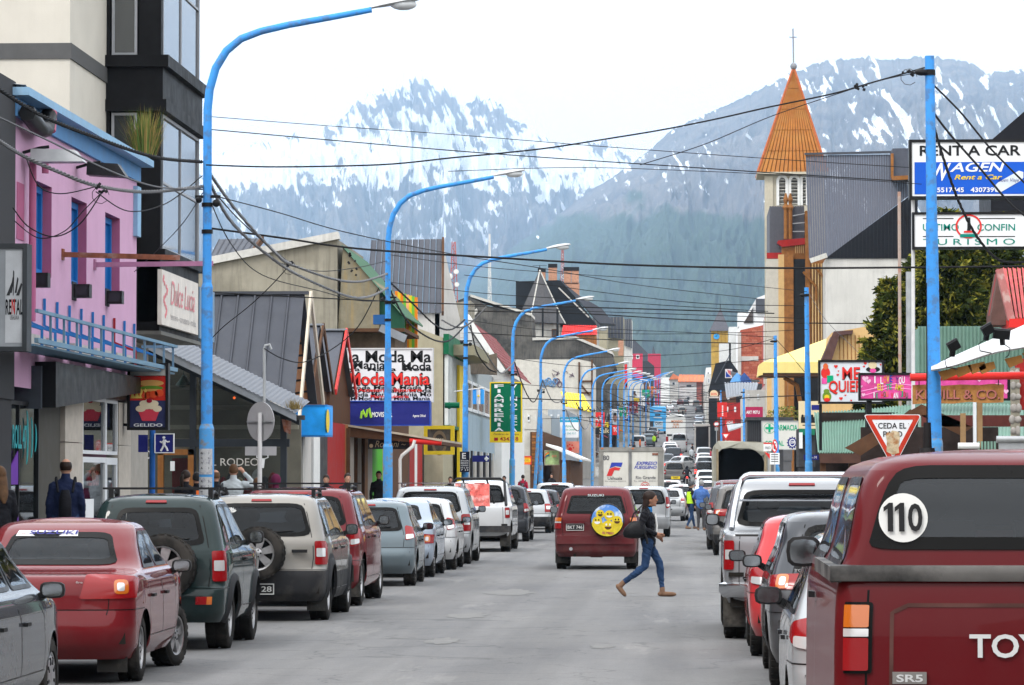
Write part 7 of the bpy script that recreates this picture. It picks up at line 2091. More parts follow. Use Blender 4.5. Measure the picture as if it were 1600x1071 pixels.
def spruce(bu,bf,cx,cy,z0,H,rad_,seed,n=5200):
 """trunk plus drooping branch sprays made of small needle-clump faces"""
 r=np.random.RandomState(seed)
 o=bv(bu,bf,'tree',(cx,cy,z0))
 b=MB();b.cyl((cx,cy,z0),(cx,cy,z0+H*.97),.22,.02,8);b.aa('trunk',S('bark',(.07,.05,.035),.95,b5=.3),o)
 V0=[];
 nb=int(H*30)
 for i in range(nb):
  t=(i+.5)/nb;h=H*(.04+.95*t)
  L_=rad_*(1-t)**.72*(.5+.65*r.rand())+.15
  az=i*2.39996+r.rand()*.5
  d=np.array([math.cos(az),math.sin(az),0]);s_=np.array([-d[1],d[0],0])
  m=max(10,int(L_*70))
  u=r.rand(m)**.6
  base=np.array([cx,cy,z0+h])
  droop=-.30*L_*u+.22*L_*u**3
  w=(1-u)*.26*L_+.06
  lat=(r.rand(m)*2-1)*w
  ctr=base+np.outer(u*L_,d)+np.outer(lat,s_)+np.outer(droop-abs(lat)*.25-r.rand(m)*.12,[0,0,1])
  V0.append(np.concatenate([ctr,np.outer(np.ones(m),d),],1))
 A=np.concatenate(V0);m=len(A)
 c=A[:,:3];d=A[:,3:]
 dd=d*.9+r.normal(0,.55,(m,3));dd[:,2]-=.15;dd/=np.linalg.norm(dd,axis=1)[:,None]
 sd=np.cross(dd,r.normal(0,1,(m,3)));sd/=np.linalg.norm(sd,axis=1)[:,None]
 ln=(.11+.15*r.rand(m))[:,None];wd=(.028+.035*r.rand(m))[:,None]
 #every clump: three narrow blades
 vs=[];
 for k in range(3):
  e=dd+r.normal(0,.35,(m,3));e/=np.linalg.norm(e,axis=1)[:,None]
  vs.append(np.stack([c-sd*wd,c+sd*wd,c+e*ln+sd*wd*.3,c+e*ln-sd*wd*.3],1))
 vv=np.concatenate(vs).reshape(-1,3)-np.array([cx,cy,z0])
 nf=len(vv)//4
 me=bpy.data.meshes.new('crown');me.vertices.add(len(vv));me.vertices.foreach_set('co',vv.ravel())
 me.loops.add(nf*4);me.loops.foreach_set('vertex_index',np.arange(nf*4));me.polygons.add(nf);me.polygons.foreach_set('loop_start',np.arange(0,nf*4,4));me.polygons.foreach_set('loop_total',np.full(nf,4))
 me.materials.append(S('needles_shaded',(.036,.050,.010),.8,b5=.5,by=2.2));me.materials.append(S('needles_lit',(.20,.19,.03),.8,b5=.4,by=2.2))
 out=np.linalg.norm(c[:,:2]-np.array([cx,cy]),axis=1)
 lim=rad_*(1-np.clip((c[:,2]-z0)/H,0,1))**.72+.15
 mi=(r.rand(m)<np.clip((out/lim-.38)*1.0,0,.75)).astype(np.int32)  # light painted in: outer clumps coloured as lit, inner ones as shaded
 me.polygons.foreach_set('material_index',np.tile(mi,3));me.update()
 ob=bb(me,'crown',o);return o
def R_build():
#trees
 Y=100;spruce('spruce_tree','slender spruce with tips coloured as lit standing alone in front of the white church wall',XY(1392,98),98,0,ZY(428,98),1.5,4)
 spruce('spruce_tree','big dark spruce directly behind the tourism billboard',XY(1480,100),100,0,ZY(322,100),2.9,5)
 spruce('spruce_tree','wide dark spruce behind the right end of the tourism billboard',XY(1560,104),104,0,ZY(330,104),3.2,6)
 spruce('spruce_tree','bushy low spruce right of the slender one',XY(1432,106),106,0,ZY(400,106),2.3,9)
 #green corrugated roofs
 Y=90
 o=bv('green_roof_shop','pale green corrugated roof over brown timber porch behind the yield sign','building',(5.6,Y,0))
 am('roof',o,GRNC,P(1278,708,Y-2),P(1345,708,Y-2),P(1272,645,Y+2),P(1352,640,Y+2),17,.025)
 am('roof',o,GRNC,P(1345,708,Y-2),P(1445,640,Y-1),P(1352,640,Y+2),P(1446,630,Y+2),20,.025)
 b=MB();b.prism([P(1335,708,Y-2.2),P(1422,640,Y-2.2),P(1445,640,Y-2.2),P(1445,655,Y-2.2),P(1345,722,Y-2.2)],(0,.15,0));b.aa('barge_board',S('dark_brown_board',(.085,.045,.035),.8,b5=.25),o)
 b=MB();b.prism([P(1280,709,Y-2.2),P(1345,709,Y-2.2),P(1345,724,Y-2.2),P(1282,724,Y-2.2)],(0,.15,0));b.aa('fascia',S('dark_brown_board',(.085,.045,.035),.8,b5=.25),o)
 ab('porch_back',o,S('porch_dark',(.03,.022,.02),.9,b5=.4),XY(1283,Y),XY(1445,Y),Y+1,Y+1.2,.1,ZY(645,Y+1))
 for px in(1286,1330):b=MB();a=P(px,715,Y-2);b.bar(a,V((a.x,a.y,.14)),.14);b.aa('porch_post',bq,o)
 Y=84
 o=bv('green_clad_building','pale green corrugated wall and roof behind the blue pole','building',(8,Y+4,0))
 x0,x1=XY(1435,Y+4),XY(1600,Y+4)
 am('wall',o,GRNC,(x0,Y+4,ZY(600,Y+4)),(x1,Y+4,ZY(600,Y+4)),(x0,Y+4,ZY(511,Y+4)),(x1,Y+4,ZY(511,Y+4)),28,.03)
 ab('wall_core',o,GRNC,x0+.05,x1,Y+4.1,Y+6,0,ZY(512,Y+4))
 am('roof',o,GRNC,P(1434,668,Y-6),P(1600,668,Y-6),P(1440,632,Y-3),P(1600,632,Y-3),30,.02)
 am('roof',o,GRNC,P(1470,692,Y-8),P(1600,692,Y-8),P(1470,668,Y-6),P(1600,668,Y-6),24,.02)
 #timber beam, posts
 Y=72
 o=bv('timber_porch','dark brown porch beam with posts under the carved sign','porch',(XY(1520,Y),Y,0))
 a0,a1,c0,c1=rY(Y,1440,649,1606,667);ab('beam',o,S('red_brown_beam',(.11,.035,.03),.7,b5=.2),a0,a1,Y,Y+.15,c0,c1)
 b=MB();b.prism([P(1320,700,Y),P(1440,632,Y),P(1520,668,Y),P(1500,680,Y),P(1440,650,Y),P(1345,712,Y)],(0,.1,0));b.aa('gable_frame',bq,o)
 PO=S('raw_timber',(.27,.17,.085),.75,b5=.2)
 for(x0,x1,yt,m_)in((1501,1509,646,PO),(1521,1525.5,606,bn),(1527,1535,628,PO),(1436,1441,700,PO)):
  a0,a1,c0,c1=rY(Y-.6,x0,yt,x1,700);ab('post',o,m_,a0,a1,Y-.6,Y-.5,c0,c1)
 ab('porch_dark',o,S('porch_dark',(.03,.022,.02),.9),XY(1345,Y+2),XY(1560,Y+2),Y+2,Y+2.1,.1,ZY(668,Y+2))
 a0,a1,c0,c1=rY(Y-1,1497,692,1530,702);b=MB();b.cyl((a0,Y-1,(c0+c1)/2),(a1,Y-1,(c0+c1)/2),(c1-c0)/2,n=12);b.aa('white_roll',br,o,60)
 for k in range(6):a0,a1,c0,c1=rY(Y-.8,1528+k*5,690,1531+k*5,706);ab('green_picket',o,GRNC,a0,a1,Y-.8,Y-.75,c0,c1)
 a0,a1,c0,c1=rY(Y-2,1557,683,1600,703)
 b=MB();b.cyl((a0,Y-2,c1-.05),(a1+.5,Y-2,c1-.05),.07,n=10);b.box(a0+.05,a1+.5,Y-2,Y-1.9,c0-.4,c1-.05);b.aa('metal_bin',bo,o,60)
 #stone and red pillar
 a0,a1,c0,c1=rY(Y-1,1579,575,1594,700)
 ST=S('river_stone',(.28,.26,.24),.8,b5=.2,by=9)
 r=random.Random(6)
 ab('mortar',o,CONC,a0+.01,a1-.01,Y-1,Y-.9,.1,c1)
 for k in range(17):
  z=.2+k*(c1-.2)/17
  for j in range(2):
   c=V((a0+(j+.5)*(a1-a0)/2+r.uniform(-.02,.02),Y-1,z+.1));b=MB();b.ell(c,(.05+r.random()*.03,.04,.06+r.random()*.045),8,6);b.aa('stone',ST,o,60)
 a0,a1,c0,c1=rY(Y-1.2,1591,560,1640,640);ab('red_wall',o,REDP,a0,a1,Y-.9,Y-.5,c0,c1)
 #white scalloped eave with brown brackets
 Y=50
 o=bv('scalloped_eave','white wavy edged metal eave on brown timber brackets at the right edge','roof',(XY(1540,Y),Y,ZY(600,Y)))
 n=26;b=MB();vs=[]
 for i in range(n+1):
  t=i/n;px=1455+(1640-1455)*t
  yt=572-82*t;yb=578-47*t+2*math.sin(t*9)
  vs+=[P(px,yt,Y+.5),P(px,(yt+yb)/2,Y+.1),P(px,yb,Y-.05*math.cos(t*9)),P(px,yb+2.5,Y+.1)]
 b.add(vs,[(4*i+k,4*i+k+1,4*i+k+5,4*i+k+4)for i in range(n)for k in range(3)]);b.aa('eave_sheet',S('white_eave',(.55,.56,.57),.55,b5=.06,a7=.2),o,60)
 BT=S('bracket_timber',(.36,.17,.05),.7,b5=.2)
 for(x,y)in((1466,582),(1490,577),(1512,572),(1527,572),(1570,562),(1598,553)):
  w=26;b=MB();b.prism([P(x,y-1,Y+.15),P(x+w,y-7,Y+.15),P(x+w+3,y+4,Y+.15),P(x+8,y+13,Y+.15)],(0,.1,0));b.aa('bracket',BT,o)
 for i,(px,py,dx)in enumerate(((1490,540,1),(1543,515,1),(1565,522,-1))):
  Y_f=49.6+i*.05;c=P(px,py,Y_f)
  l=bv('flood_lamp',['black flood lamp nearest the tip of the wavy white eave','black flood lamp in the middle of the wavy white eave','flat black flood lamp facing away beside the red gable'][i],'lamp',c,'flood lamps on the white eave')
  R=Matrix.Rotation(rad(-30*dx if i<2 else 5),3,'Y')@Matrix.Rotation(rad(20),3,'X')
  b=MB();b.cbox(c,R@V((.075 if i<2 else .11,0,0)),R@V((0,.05,0)),R@V((0,0,.065)));hd=b.aa('head',a8,l)
  b=MB();b.cbox(c,R@V((.085 if i<2 else .12,0,0)),R@V((0,.012,0)),R@V((0,0,.075)));b.aa('visor',a9,l)
  b=MB();e=c+V((-.05*dx,.1,-.26));b.bar(c,c+V((-.02*dx,.05,-.15)),.06);b.tube([c+V((0,.02,-.12)),c+V((-.12*dx,.04,-.2)),c+V((-.10*dx,.05,-.30)),c+V((.06,.1,-.33))],.008,4);b.aa('stem',a8,l)
  #red gable dormer top right
 Y=62
 o=bv('red_gable_dormer','red painted dormer with steep gable and pink red corrugated roof','building',(XY(1590,Y),Y,ZY(512,Y)))
 PR=S('faded_red_sheet',(.42,.09,.09),.6,b5=.15,a7=.35,b3=(.5,.28,.26))
 ae('roof_panel',o,PR,P(1580,500,Y-.3),P(1640,500,Y-.3),P(1566,422,Y+1.5),P(1640,422,Y+1.5),10,.03,.02,rib=.02)
 b=MB();b.bar(P(1561,421,Y-.5),P(1580,500,Y-.5),.12,.2,up=(0,1,0));b.aa('barge_board',S('peeling_red',(.42,.16,.15),.8,b5=.2,patch=.6,b4=(.5,.42,.38),ba=6),o)
 b=MB();b.bar(P(1561,421,Y+.5),P(1548,494,Y+.5),.07,.2,up=(0,1,0));b.aa('barge_board',REDP,o)
 b=MB();b.prism([P(1561,424,Y),P(1579,508,Y),P(1549,508,Y),P(1549,490,Y)],(0,1,0));b.aa('gable_wall',S('worn_boards',(.12,.07,.06),.8,b5=.3),o)
 a0,a1,c0,c1=rY(Y-.6,1577,498,1640,512);ab('red_sill',o,C_R,a0,a1,Y-.6,Y+1,c0,c1)
 #pipe posts
 for(px,yt,yb,Yp,m_,lb,r_)in((1405,300,700,96,S('rust_white_pipe',(.38,.30,.26),.7,b5=.3,patch=.6,b4=(.28,.09,.04),ba=3),'tall thin rust stained white pipe left of the blue pole',.045),(1419.5,425,700,92,bo,'short grey utility pole beside the thin white pipe',.07)):
  a=P(px,yt,Yp);b=MB();b.cyl((a.x,Yp,.14),a,r_,n=8);b.aa('pipe_post',m_,None,60,lb,'post')
  #ochre house
 Y=200
 o=a2('ochre_house','ochre house with brown roof slope behind the heart board',[(1290,610),(1300,520),(1366,508),(1366,620)],Y,8,OCH)
 b=MB();b.prism([P(x,y,Y-.6)for x,y in((1284,562),(1303,518),(1333,516),(1332,522),(1312,524),(1300,562))],(0,3,0));b.aa('roof',S('brown_roof',(.085,.045,.04),.7,b5=.2),o)
 for k in range(6):a0,a1,c0,c1=rY(Y-.05,1312+k*6,524,1312.8+k*6,562);ab('board_joint',o,OTIM,a0,a1,Y-.05,Y,c0,c1)
 #pale yellow entrance canopy
 Y=216
 o=bv('yellow_canopy','large pale yellow sloping canopy over the church side of the pavement','canopy',(XY(1240,Y),Y,ZY(590,Y)))
 YC=S('canopy_yellow',(.66,.54,.20),.6,b5=.05,a7=.1)
 b=MB()
 A,B_,C_,D_=P(1192,566,Y),P(1302,566,Y),P(1304,528,Y+4),P(1290,530,Y+4)
 b.poly([A,B_,C_,D_]);b.prism([P(1184,588,Y),P(1186,570,Y),P(1192,566,Y),P(1192,586,Y)],(0,4,0));b.prism([P(1192,566,Y),P(1305,566,Y),P(1305,583,Y),P(1192,583,Y)],(0,.15,0));b.aa('canopy_cloth',YC,o)
 b=MB();b.box(XY(1187,Y),XY(1302,Y),Y+.1,Y+4,ZY(588,Y),ZY(583,Y));b.aa('soffit',bq,o)
 b=MB();c=P(1225,590,Y+2);b.tube([c,c+V((.8,0,-.5)),c+V((1.0,0,-1.6))],.14,6);b.aa('carved_bracket',OTIM,o)
 ab('pier',o,OTIM,XY(1231,225),XY(1240,225),224,226,gz(225),ZY(588,225));ab('dark_bay',o,a8,XY(1241,226),XY(1290,226),225.5,226,gz(225),ZY(588,226))
 ab('cream_column',o,OCH,XY(1199,232),XY(1206,232),232,233,gz(232),ZY(585,232))
 #pharmacy sign and container
 Y=172
 s,b6=ak('pharmacy_sign','large white sign with green cross, FARMACIA lettering and navy emblem','sign',Y,(1191,659,1247,702),S('sign_offwhite',(.56,.56,.52),.5,b5=.05),bo,th=.2,fw=.04)
 b6('ring',(1193.5,661,1211,678),C_LG,'cross_ring',k=.92);b6('r',(1200.5,663,1204,676),C_LG,'green_cross',d=.012);b6('r',(1196,667.5,1208.5,671),C_LG,'green_cross',d=.014)
 b6('t',(1211,664,1246,673),C_LG,s='FARMACIA',b2=.04,d=.012);b6('t',(1196,689,1225,697),C_LG,s='SOCIAL',b2=.04,d=.012)
 b6('e',(1231,684,1245,700),C_NB,'emblem',d=.012);b6('ring',(1233,686,1243,698),C_W,'emblem_ring',k=.8,d=.018);b6('t',(1234.5,689,1241.5,695),C_W,s='JOM',b2=.03,d=.018)
 for k in range(12):
  t=2*PI*k/12;b6('e',(1238+7.4*math.cos(t)-1.2,692+8.4*math.sin(t)-1.2,1238+7.4*math.cos(t)+1.2,692+8.4*math.sin(t)+1.2),C_NB,'emblem_tooth',d=.011)
 b=MB();a=P(1219,703,Y+.1);b.bar(a,V((a.x,a.y,gz(Y))),.3);b.aa('support',a9,s)
 o=a2('grey_kiosk','dark grey ribbed kiosk left of the pharmacy sign',[(1167,720),(1167,657),(1238,655),(1238,720)],190,6,S('kiosk_grey',(.10,.10,.105),.6,b5=.08))
 for k in range(8):a0,a1,c0,c1=rY(189.9,1168+k*3,659,1169.6+k*3,700);ab('rib',o,a9,a0,a1,189.8,190,c0,c1)
 a0,a1,c0,c1=rY(189.6,1166,652,1240,657);ab('roof_edge',o,a9,a0,a1,189.6,196,c0,c1)
 s,b6=ak('cream_figure_sign','cream sign with small dark figures behind the blue pole','sign',120,(1248,627,1281,670),C_CR,None,th=.2)
 b6('r',(1268,633,1281,641),C_NB,'dark_block')
 for k in range(5):b6('e',(1252+k*5,648,1256+k*5,653),C_K,'figure_head');b6('r',(1251.5+k*5,652,1256.5+k*5,661),C_K,'figure_body',d=.01)
 b6('r',(1254,664,1279,665.5),C_K,'rule');b=MB();a=P(1264,670,120.1);b.bar(a,V((a.x,a.y,.14)),.12);b.aa('post',a9,s)
 s,b6=ak('blue_name_board','small dark blue street name board on the second blue pole','sign',108,(1256,711,1279,719),C_NB,None,th=.03)
 b6('t',(1264,713,1276,717),C_W,s='San M',d=.01)
 o=a2('green_kiosk','narrow green fronted kiosk between the pharmacy sign and second blue pole',[(1248,730),(1248,670),(1274,670),(1274,730)],122,3,a9)
 a0,a1,c0,c1=rY(121.8,1249,670,1273,680);ab('green_fascia',o,S('kiosk_green',(.02,.16,.09),.5),a0,a1,121.8,122,c0,c1)
 a0,a1,c0,c1=rY(121.6,1249,676,1254,701);ab('white_light_box',o,C_W,a0,a1,121.6,122,c0,c1)
 #small traffic signs by the truck
 Y=138
 s=bv('no_parking_sign','white plate with a red ringed no parking disc beside the canvas truck','sign',(XY(1208,Y),Y,.14))
 a0,a1,c0,c1=rY(Y,1203,708,1218,726);ab('text_plate',s,C_W,a0,a1,Y,Y+.02,c0,c1)
 b=MB()
 for k in range(4):b.box(a0+.05,a1-.05,Y-.005,Y,c1-.08-k*.09,c1-.05-k*.09)
 b.aa('small_print',a9,s)
 n=24;c=P(1210.5,697.5,Y);rr=(P(1216,697,Y).x-c.x)
 ou=[c+V((rr*.8*math.cos(2*PI*i/n),-.01,rr*1.9*math.sin(2*PI*i/n)))for i in range(n)]
 b=MB();b.poly(ou);b.aa('disc',C_W,s)
 b=MB();inn=[c+(p-c)*.78+V((0,-.004,0))for p in ou];b.add([p+V((0,-.004,0))for p in ou]+inn,[(i,(i+1)%n,n+(i+1)%n,n+i)for i in range(n)]);b.bar(c+V((-rr*.5,-.02,rr*1.2)),c+V((rr*.5,-.02,-rr*1.2)),.06,.01,up=(0,1,0));b.aa('red_ring',C_R,s)
 b=MB();b.text('E',c+V((-rr*.32,-.012,-rr*.8)),X_,Z_,rr*.7,rr*1.6,b2=.03);b.aa('letter',C_K,s)
 b=MB();b.cyl((c.x,Y+.03,.14),(c.x,Y+.03,ZY(686,Y)),.035,n=8);b.aa('post',bo,s,60)
 s,b6=ak('giveway_panel','small red and white triangular give way panel partly hidden by the canvas truck','sign',139,(1193,692,1205,705),C_W,None,th=.02)
 b6('r',(1193,692,1206,694),C_R,'red_band');b6('p',(0,0,1,1),C_R,'red_triangle',pts=[(1194,706),(1207,712),(1203,718)]);b6('t',(1196,698,1204,702),C_K,s='PASO',d=.012)
 b=MB();a=P(1201,705,139.05);b.cyl((a.x,139.05,.14),a,.03,n=6);b.aa('post',bo,s)
 #small bushy tree by the kiosk
 r=np.random.RandomState(3);c=P(1226,652,205)
 o=bv('young_tree','small yellow green tree above the grey kiosk','tree',(c.x,c.y,gz(205)))
 b=MB();b.cyl((c.x,c.y,gz(205)),(c.x,c.y,c.z),.08,.04,6);b.aa('trunk',bq,o)
 b=MB()
 for k in range(700):
  d=V(r.normal(0,1,3));d.normalize();p=V((c.x,c.y,c.z))+V((d.x*1.1,d.y*.8,d.z*.75))*float(r.rand()**.4);e=V(r.normal(0,1,3)).normalized()*.09;f=V(r.normal(0,1,3)).normalized()*.05
  b.add([p-e,p+f,p+e,p-f],[(0,1,2,3)],k%2)
 b.aa('crown',[S('leaf_yellow',(.22,.20,.04),.7,b5=.3),S('leaf_green',(.07,.11,.02),.7,b5=.3)],o)
R_build()
def R_far():
#brick building with individually laid courses
 Y=400
 o=bv('brick_building','bare red brick wall with pale concrete band above the shops','building',(XY(1172,Y),Y,gz(Y)))
 A,B=P(1157,516,Y),P(1194,508,Y)
 b=MB();zb=ZY(600,Y);b.prism([(A.x,Y+.03,zb),(B.x,Y+.03,zb),(B.x,Y+.03,B.z),(A.x,Y+.03,A.z)],(0,12,0));b.aa('wall',BRICK,o)
 r=random.Random(9);bk=MB();h=.28;nrow=int((B.z-zb)/h)
 for i in range(nrow):
  z=zb+i*h;x=A.x+(0 if i%2 else-.3)
  while x<B.x:
   x1=min(x+.62,B.x);xx=max(x,A.x)
   zt=A.z+(B.z-A.z)*(xx-A.x)/(B.x-A.x)
   if x1-xx>.1 and z+h<zt:bk.box(xx+.02,x1-.02,Y-.0-r.random()*.03,Y+.04,z+.02,z+h-.02,r.randint(0,1))
   x+=.64
 bk.aa('brick_courses',[BRICK,S('red_brick_b',(.40,.13,.08),.85,b5=.2,by=5)],o,bs='stuff')
 a0,a1,c0,c1=rY(Y-.1,1157,557,1185,564);ab('concrete_band',o,bj,a0,a1,Y-.1,Y,c0,c1)
 a0,a1,c0,c1=rY(Y-.2,1153,520,1158,600);ab('concrete_column',o,bj,a0,a1,Y-.2,Y+1,c0,c1)
 ab('lower_wall',o,a9,A.x,B.x,Y,Y+10,gz(Y),zb)
 Y=380
 o=bv('red_sheet_building','faded red corrugated wall left of the church front','building',(XY(1206,Y),Y,gz(Y)))
 FR=S('faded_red_wall',(.36,.07,.055),.7,b5=.15,a7=.4,b3=(.5,.25,.2))
 ae('wall_sheet',o,[FR,S('faded_red_wall_b',(.31,.055,.045),.7,b5=.2)],P(1194,640,Y),P(1216,640,Y),P(1194,495,Y),P(1216,500,Y),8,.05,.04)
 a0,a1,c0,c1=rY(Y,1194,500,1216,660);ab('core',o,FR,a0,a1,Y+.1,Y+10,gz(Y),c1-.3)
 a0,a1,c0,c1=rY(Y-.4,1193,500,1197,600);ab('timber_column',o,bj,a0,a1,Y-.4,Y-.1,c0,c1)
 #white modern building with triangular glazing
 Y=430
 WH=S('bright_white_render',(.72,.73,.74),.6,b5=.04)
 o=a2('white_angular_building','bright white building with slanting edge and triangular glazing',[(1150,520),(1182,466),(1198,460),(1198,512)],Y,12,WH)
 b=MB();b.prism([P(x,y,Y-.15)for x,y in((1162,505),(1177,480),(1177,505))],(0,.1,0));b.aa('pane',GLASS_SKY,o)
 a0,a1,c0,c1=rY(Y-.5,1181,467,1199,488);ab('screen_back',o,bi,a0,a1,Y-.5,Y-.2,c0,c1)
 for(x,y,w,h)in((1153,489,14,30),(1139,511,16,20),(1124,537,18,20)):
  a0,a1,c0,c1=rY(Y+3,x,y,x+w,y+h*2);ab('white_block',o,S('white_block',(.58,.59,.58),.7,b5=.06),a0,a1,Y+3,Y+9,gz(Y),c1)
  #clock tower
 Y=500
 o=bv('clock_tower','timber clock tower with grey pyramid roof and blue clock face','tower',(XY(1124,Y),Y,gz(Y)))
 OW=S('ochre_boards',(.45,.29,.07),.7,b5=.2,by=1.5,a7=.4)
 x0,x1=XY(1111.5,Y),XY(1138,Y);zt=ZY(517,Y);zb=ZY(541,Y)
 ae('tower_board',o,[OW,S('ochre_boards_b',(.38,.23,.05),.7,b5=.2)],(x0,Y,zb),(x1,Y,zb),(x0,Y,zt),(x1,Y,zt),9,.06,.04)
 ab('tower_core',o,OW,x0+.02,x1-.02,Y+.05,Y+2.5,gz(Y),zt)
 ap=P(1125.5,482,Y+1.2);e=.25
 cr_=[V((x0-e,Y-e,zt-.05)),V((x1+e,Y-e,zt-.05)),V((x1+e,Y+2.6,zt-.05)),V((x0-e,Y+2.6,zt-.05))]
 for f in range(4):b=MB();b.poly([cr_[f],cr_[(f+1)%4],ap]);b.aa('roof_face',[S('slate_light',(.10,.10,.115),.5,b5=.1),S('slate_dark',(.085,.085,.095),.5,b5=.1)][f%2],o)
 b=MB();b.cyl(ap+V((0,0,-.1)),ap+V((0,0,.6)),.06,n=5);b.aa('finial',DKROOF,o)
 c=P(1119.5,526,Y-.1);n=20
 b=MB();b.cyl(c,c+V((0,-.08,0)),.42,n=20);cf=b.aa('clock_face',S('clock_blue',(.05,.30,.60),.4),o)
 b=MB();b.bar(c+V((0,-.1,0)),c+V((.12,-.1,.25)),.07);b.bar(c+V((0,-.1,0)),c+V((-.2,-.1,.05)),.07);b.aa('clock_hand',a8,cf)
 #dark gabled shop front, flags, awnings
 Y=420
 o=a2('dark_gabled_shop','black gabled front with pale verge line below the clock tower',[(1107,610),(1118,568),(1141,563),(1160,590),(1160,612)],Y,8,S('charcoal_front',(.022,.024,.028),.5,b5=.15))
 b=MB();b.bar(P(1117,598,Y-.3),P(1142,552,Y-.3),.18,.12);b.aa('verge_line',bi,o)
 s,b6=ak('star_emblem_sign','white plate with a blue and red emblem on the dark gabled front','sign',410,(1133,577,1144,591),C_W,None,th=.1)
 b6('p',(0,0,1,1),C_B,'blue_mark',pts=[(1134,590),(1134,580),(1137,584),(1142,589)],d=.02);b6('p',(0,0,1,1),S('mark_red',(.6,.15,.15),.5),'red_mark',pts=[(1136,578),(1143,580),(1142,587),(1138,583)],d=.03)
 for(nm,lb,x0,x1,y0,y1,m_,Y)in(('corrugated_awning','pale grey corrugated awning sheet above the red hoarding',1132,1185,598,622,GALV,330),('striped_awning','white and green edged awning over the pavement',1135,1166,662,674,S('awning_white',(.5,.52,.54),.6,b5=.1),250)):
  b=MB();o=bv(nm,lb,'awning',(P(x0,y1,Y).x,Y,P(x0,y1,Y).z))
  am('sheet',o,m_,P(x0+3,y1,Y-1),P(x1-4,y1-8,Y-1),P(x0,y0,Y+2),P(x1,y0,Y+2),12,.05)
  b=MB();b.bar(P(x0+3,y1,Y-1),P(x1-4,y1-8,Y-1),.1);b.aa('front_rail',bo,o)
 a=P(1141,580,340);b=MB()
 pts=[(1141,580),(1152,583),(1165,590),(1178,594),(1186,594)]
 vs=[]
 for i,(x,y)in enumerate(pts):vs+=[P(x,y,340),P(x+1,y+4+3*math.sin(i),340.3),P(x+2,y+7-i,341)]
 b.add(vs,[(3*i+k,3*i+k+1,3*i+k+4,3*i+k+3)for i in range(4)for k in range(2)]);b.aa('tarpaulin',S('grey_tarp',(.34,.36,.39),.6),None,60,'grey tarpaulin stretched over blue tents above the awning','tarpaulin')
 for i,(x,m_)in enumerate(((1152,S('tent_blue',(.08,.22,.45),.6)),(1163,S('tent_navy',(.02,.05,.16),.6)))):
  c=P(x,598,338);b=MB();b.lathe([(.75,0),(.5,.45),(.01,.95)],c,(0,0,1),6);b.aa('tent',m_,None,40,['light blue tent top under the grey tarpaulin','navy tent top under the grey tarpaulin'][i],'tent')
 s,b6=ak('red_bank_banner','tall red banner with white vertical writing on the right pavement','banner',330,(1121,629,1136,652),C_R,None,th=.3)
 for k in range(6):b6('r',(1128,634+k*2.8,1130,636+k*2.8),C_W,'vertical_letter')
 s,b6=ak('red_box_sign','small red box sign with pale letters below the tall banner','sign',270,(1133,655,1148,666),C_R,None,th=.3);b6('t',(1136,658,1145,662.5),C_W,s='HOME',b2=.02,d=.02)
 s,b6=ak('party_shop_sign','dark pink sign with white lettering on the right pavement','sign',240,(1165,636,1192,652),S('maroon_pink',(.32,.02,.07),.5,b5=.1),None,th=.2);b6('t',(1166,642,1187,647),C_W,s='ART PETU',b2=.04,d=.014)
 s=bv('round_burger_sign','round topped cream sign with red letters above the pavement','sign',P(1115,622,360))
 c=P(1115.5,616,360);b=MB();n=20;b.prism([c+V((.42*math.cos(t),0,.40*max(-.55,math.sin(t))))for t in[2*PI*i/n for i in range(n)]],(0,.2,0));b.aa('panel',C_CR,s)
 b=MB();b.text('SOS',c+V((-.3,-.02,-.12)),X_,Z_,.6,.25,b2=.05);b.aa('lettering',C_R,s)
 b=MB();b.box(c.x-.5,c.x+.5,360,360.2,c.z-.42,c.z-.26);b.aa('base_plate',bj,s)
 Y=262;s=bv('far_yield_sign','distant small red bordered triangular sign above the canvas truck','sign',P(1134,690,Y))
 b=MB();b.prism([P(1127,677,Y),P(1141,677,Y),P(1134,688,Y)],(0,.03,0));b.aa('plate',C_R,s);b=MB();b.poly([P(1130,679,Y-.02),P(1138,679,Y-.02),P(1134,685,Y-.02)]);b.aa('white_field',C_W,s)
 b=MB();a=P(1134,687,Y+.05);b.cyl(a,(a.x,a.y,gz(Y)),.03,n=5);b.aa('post',bo,s)
 Y=300;s=bv('far_disc_sign','distant red ringed round sign with white plate on a grey post','sign',P(1119,690,Y))
 c=P(1119.5,663,Y);b=MB();b.cyl(c,c+V((0,-.03,0)),.24,n=18);b.aa('disc',C_R,s);b=MB();b.cyl(c+V((0,-.03,0)),c+V((0,-.04,0)),.17,n=18);b.aa('white_field',C_W,s);b=MB();b.cyl(c,(c.x,c.y+.05,gz(Y)),.04,n=5);b.box(c.x-.15,c.x+.15,Y-.02,Y,c.z-.55,c.z-.28);b.aa('post',bo,s)
 #small buildings along the right kerb
 fac=[(1196,1222,600,300,S('pink_grey_front',(.34,.24,.23),.8,b5=.2),'dull pink front behind the yellow canopy'),(1166,1200,610,290,bj,'grey front behind the dark pink party sign'),(1133,1160,630,350,REDP,'dark red shop front on the right pavement'),(1122,1150,612,400,bq,'brown shop front on the right pavement'),(1110,1130,620,480,a9,'dark far front on the right pavement'),(1104,1122,585,560,PALE,'pale far front below the clock tower'),(1103,1116,575,640,br,'white far front with pitched top on the right'),(1100,1112,590,740,bj,'grey far front right of the roadway'),(1097,1108,600,820,bq,'brown far front right of the roadway')]
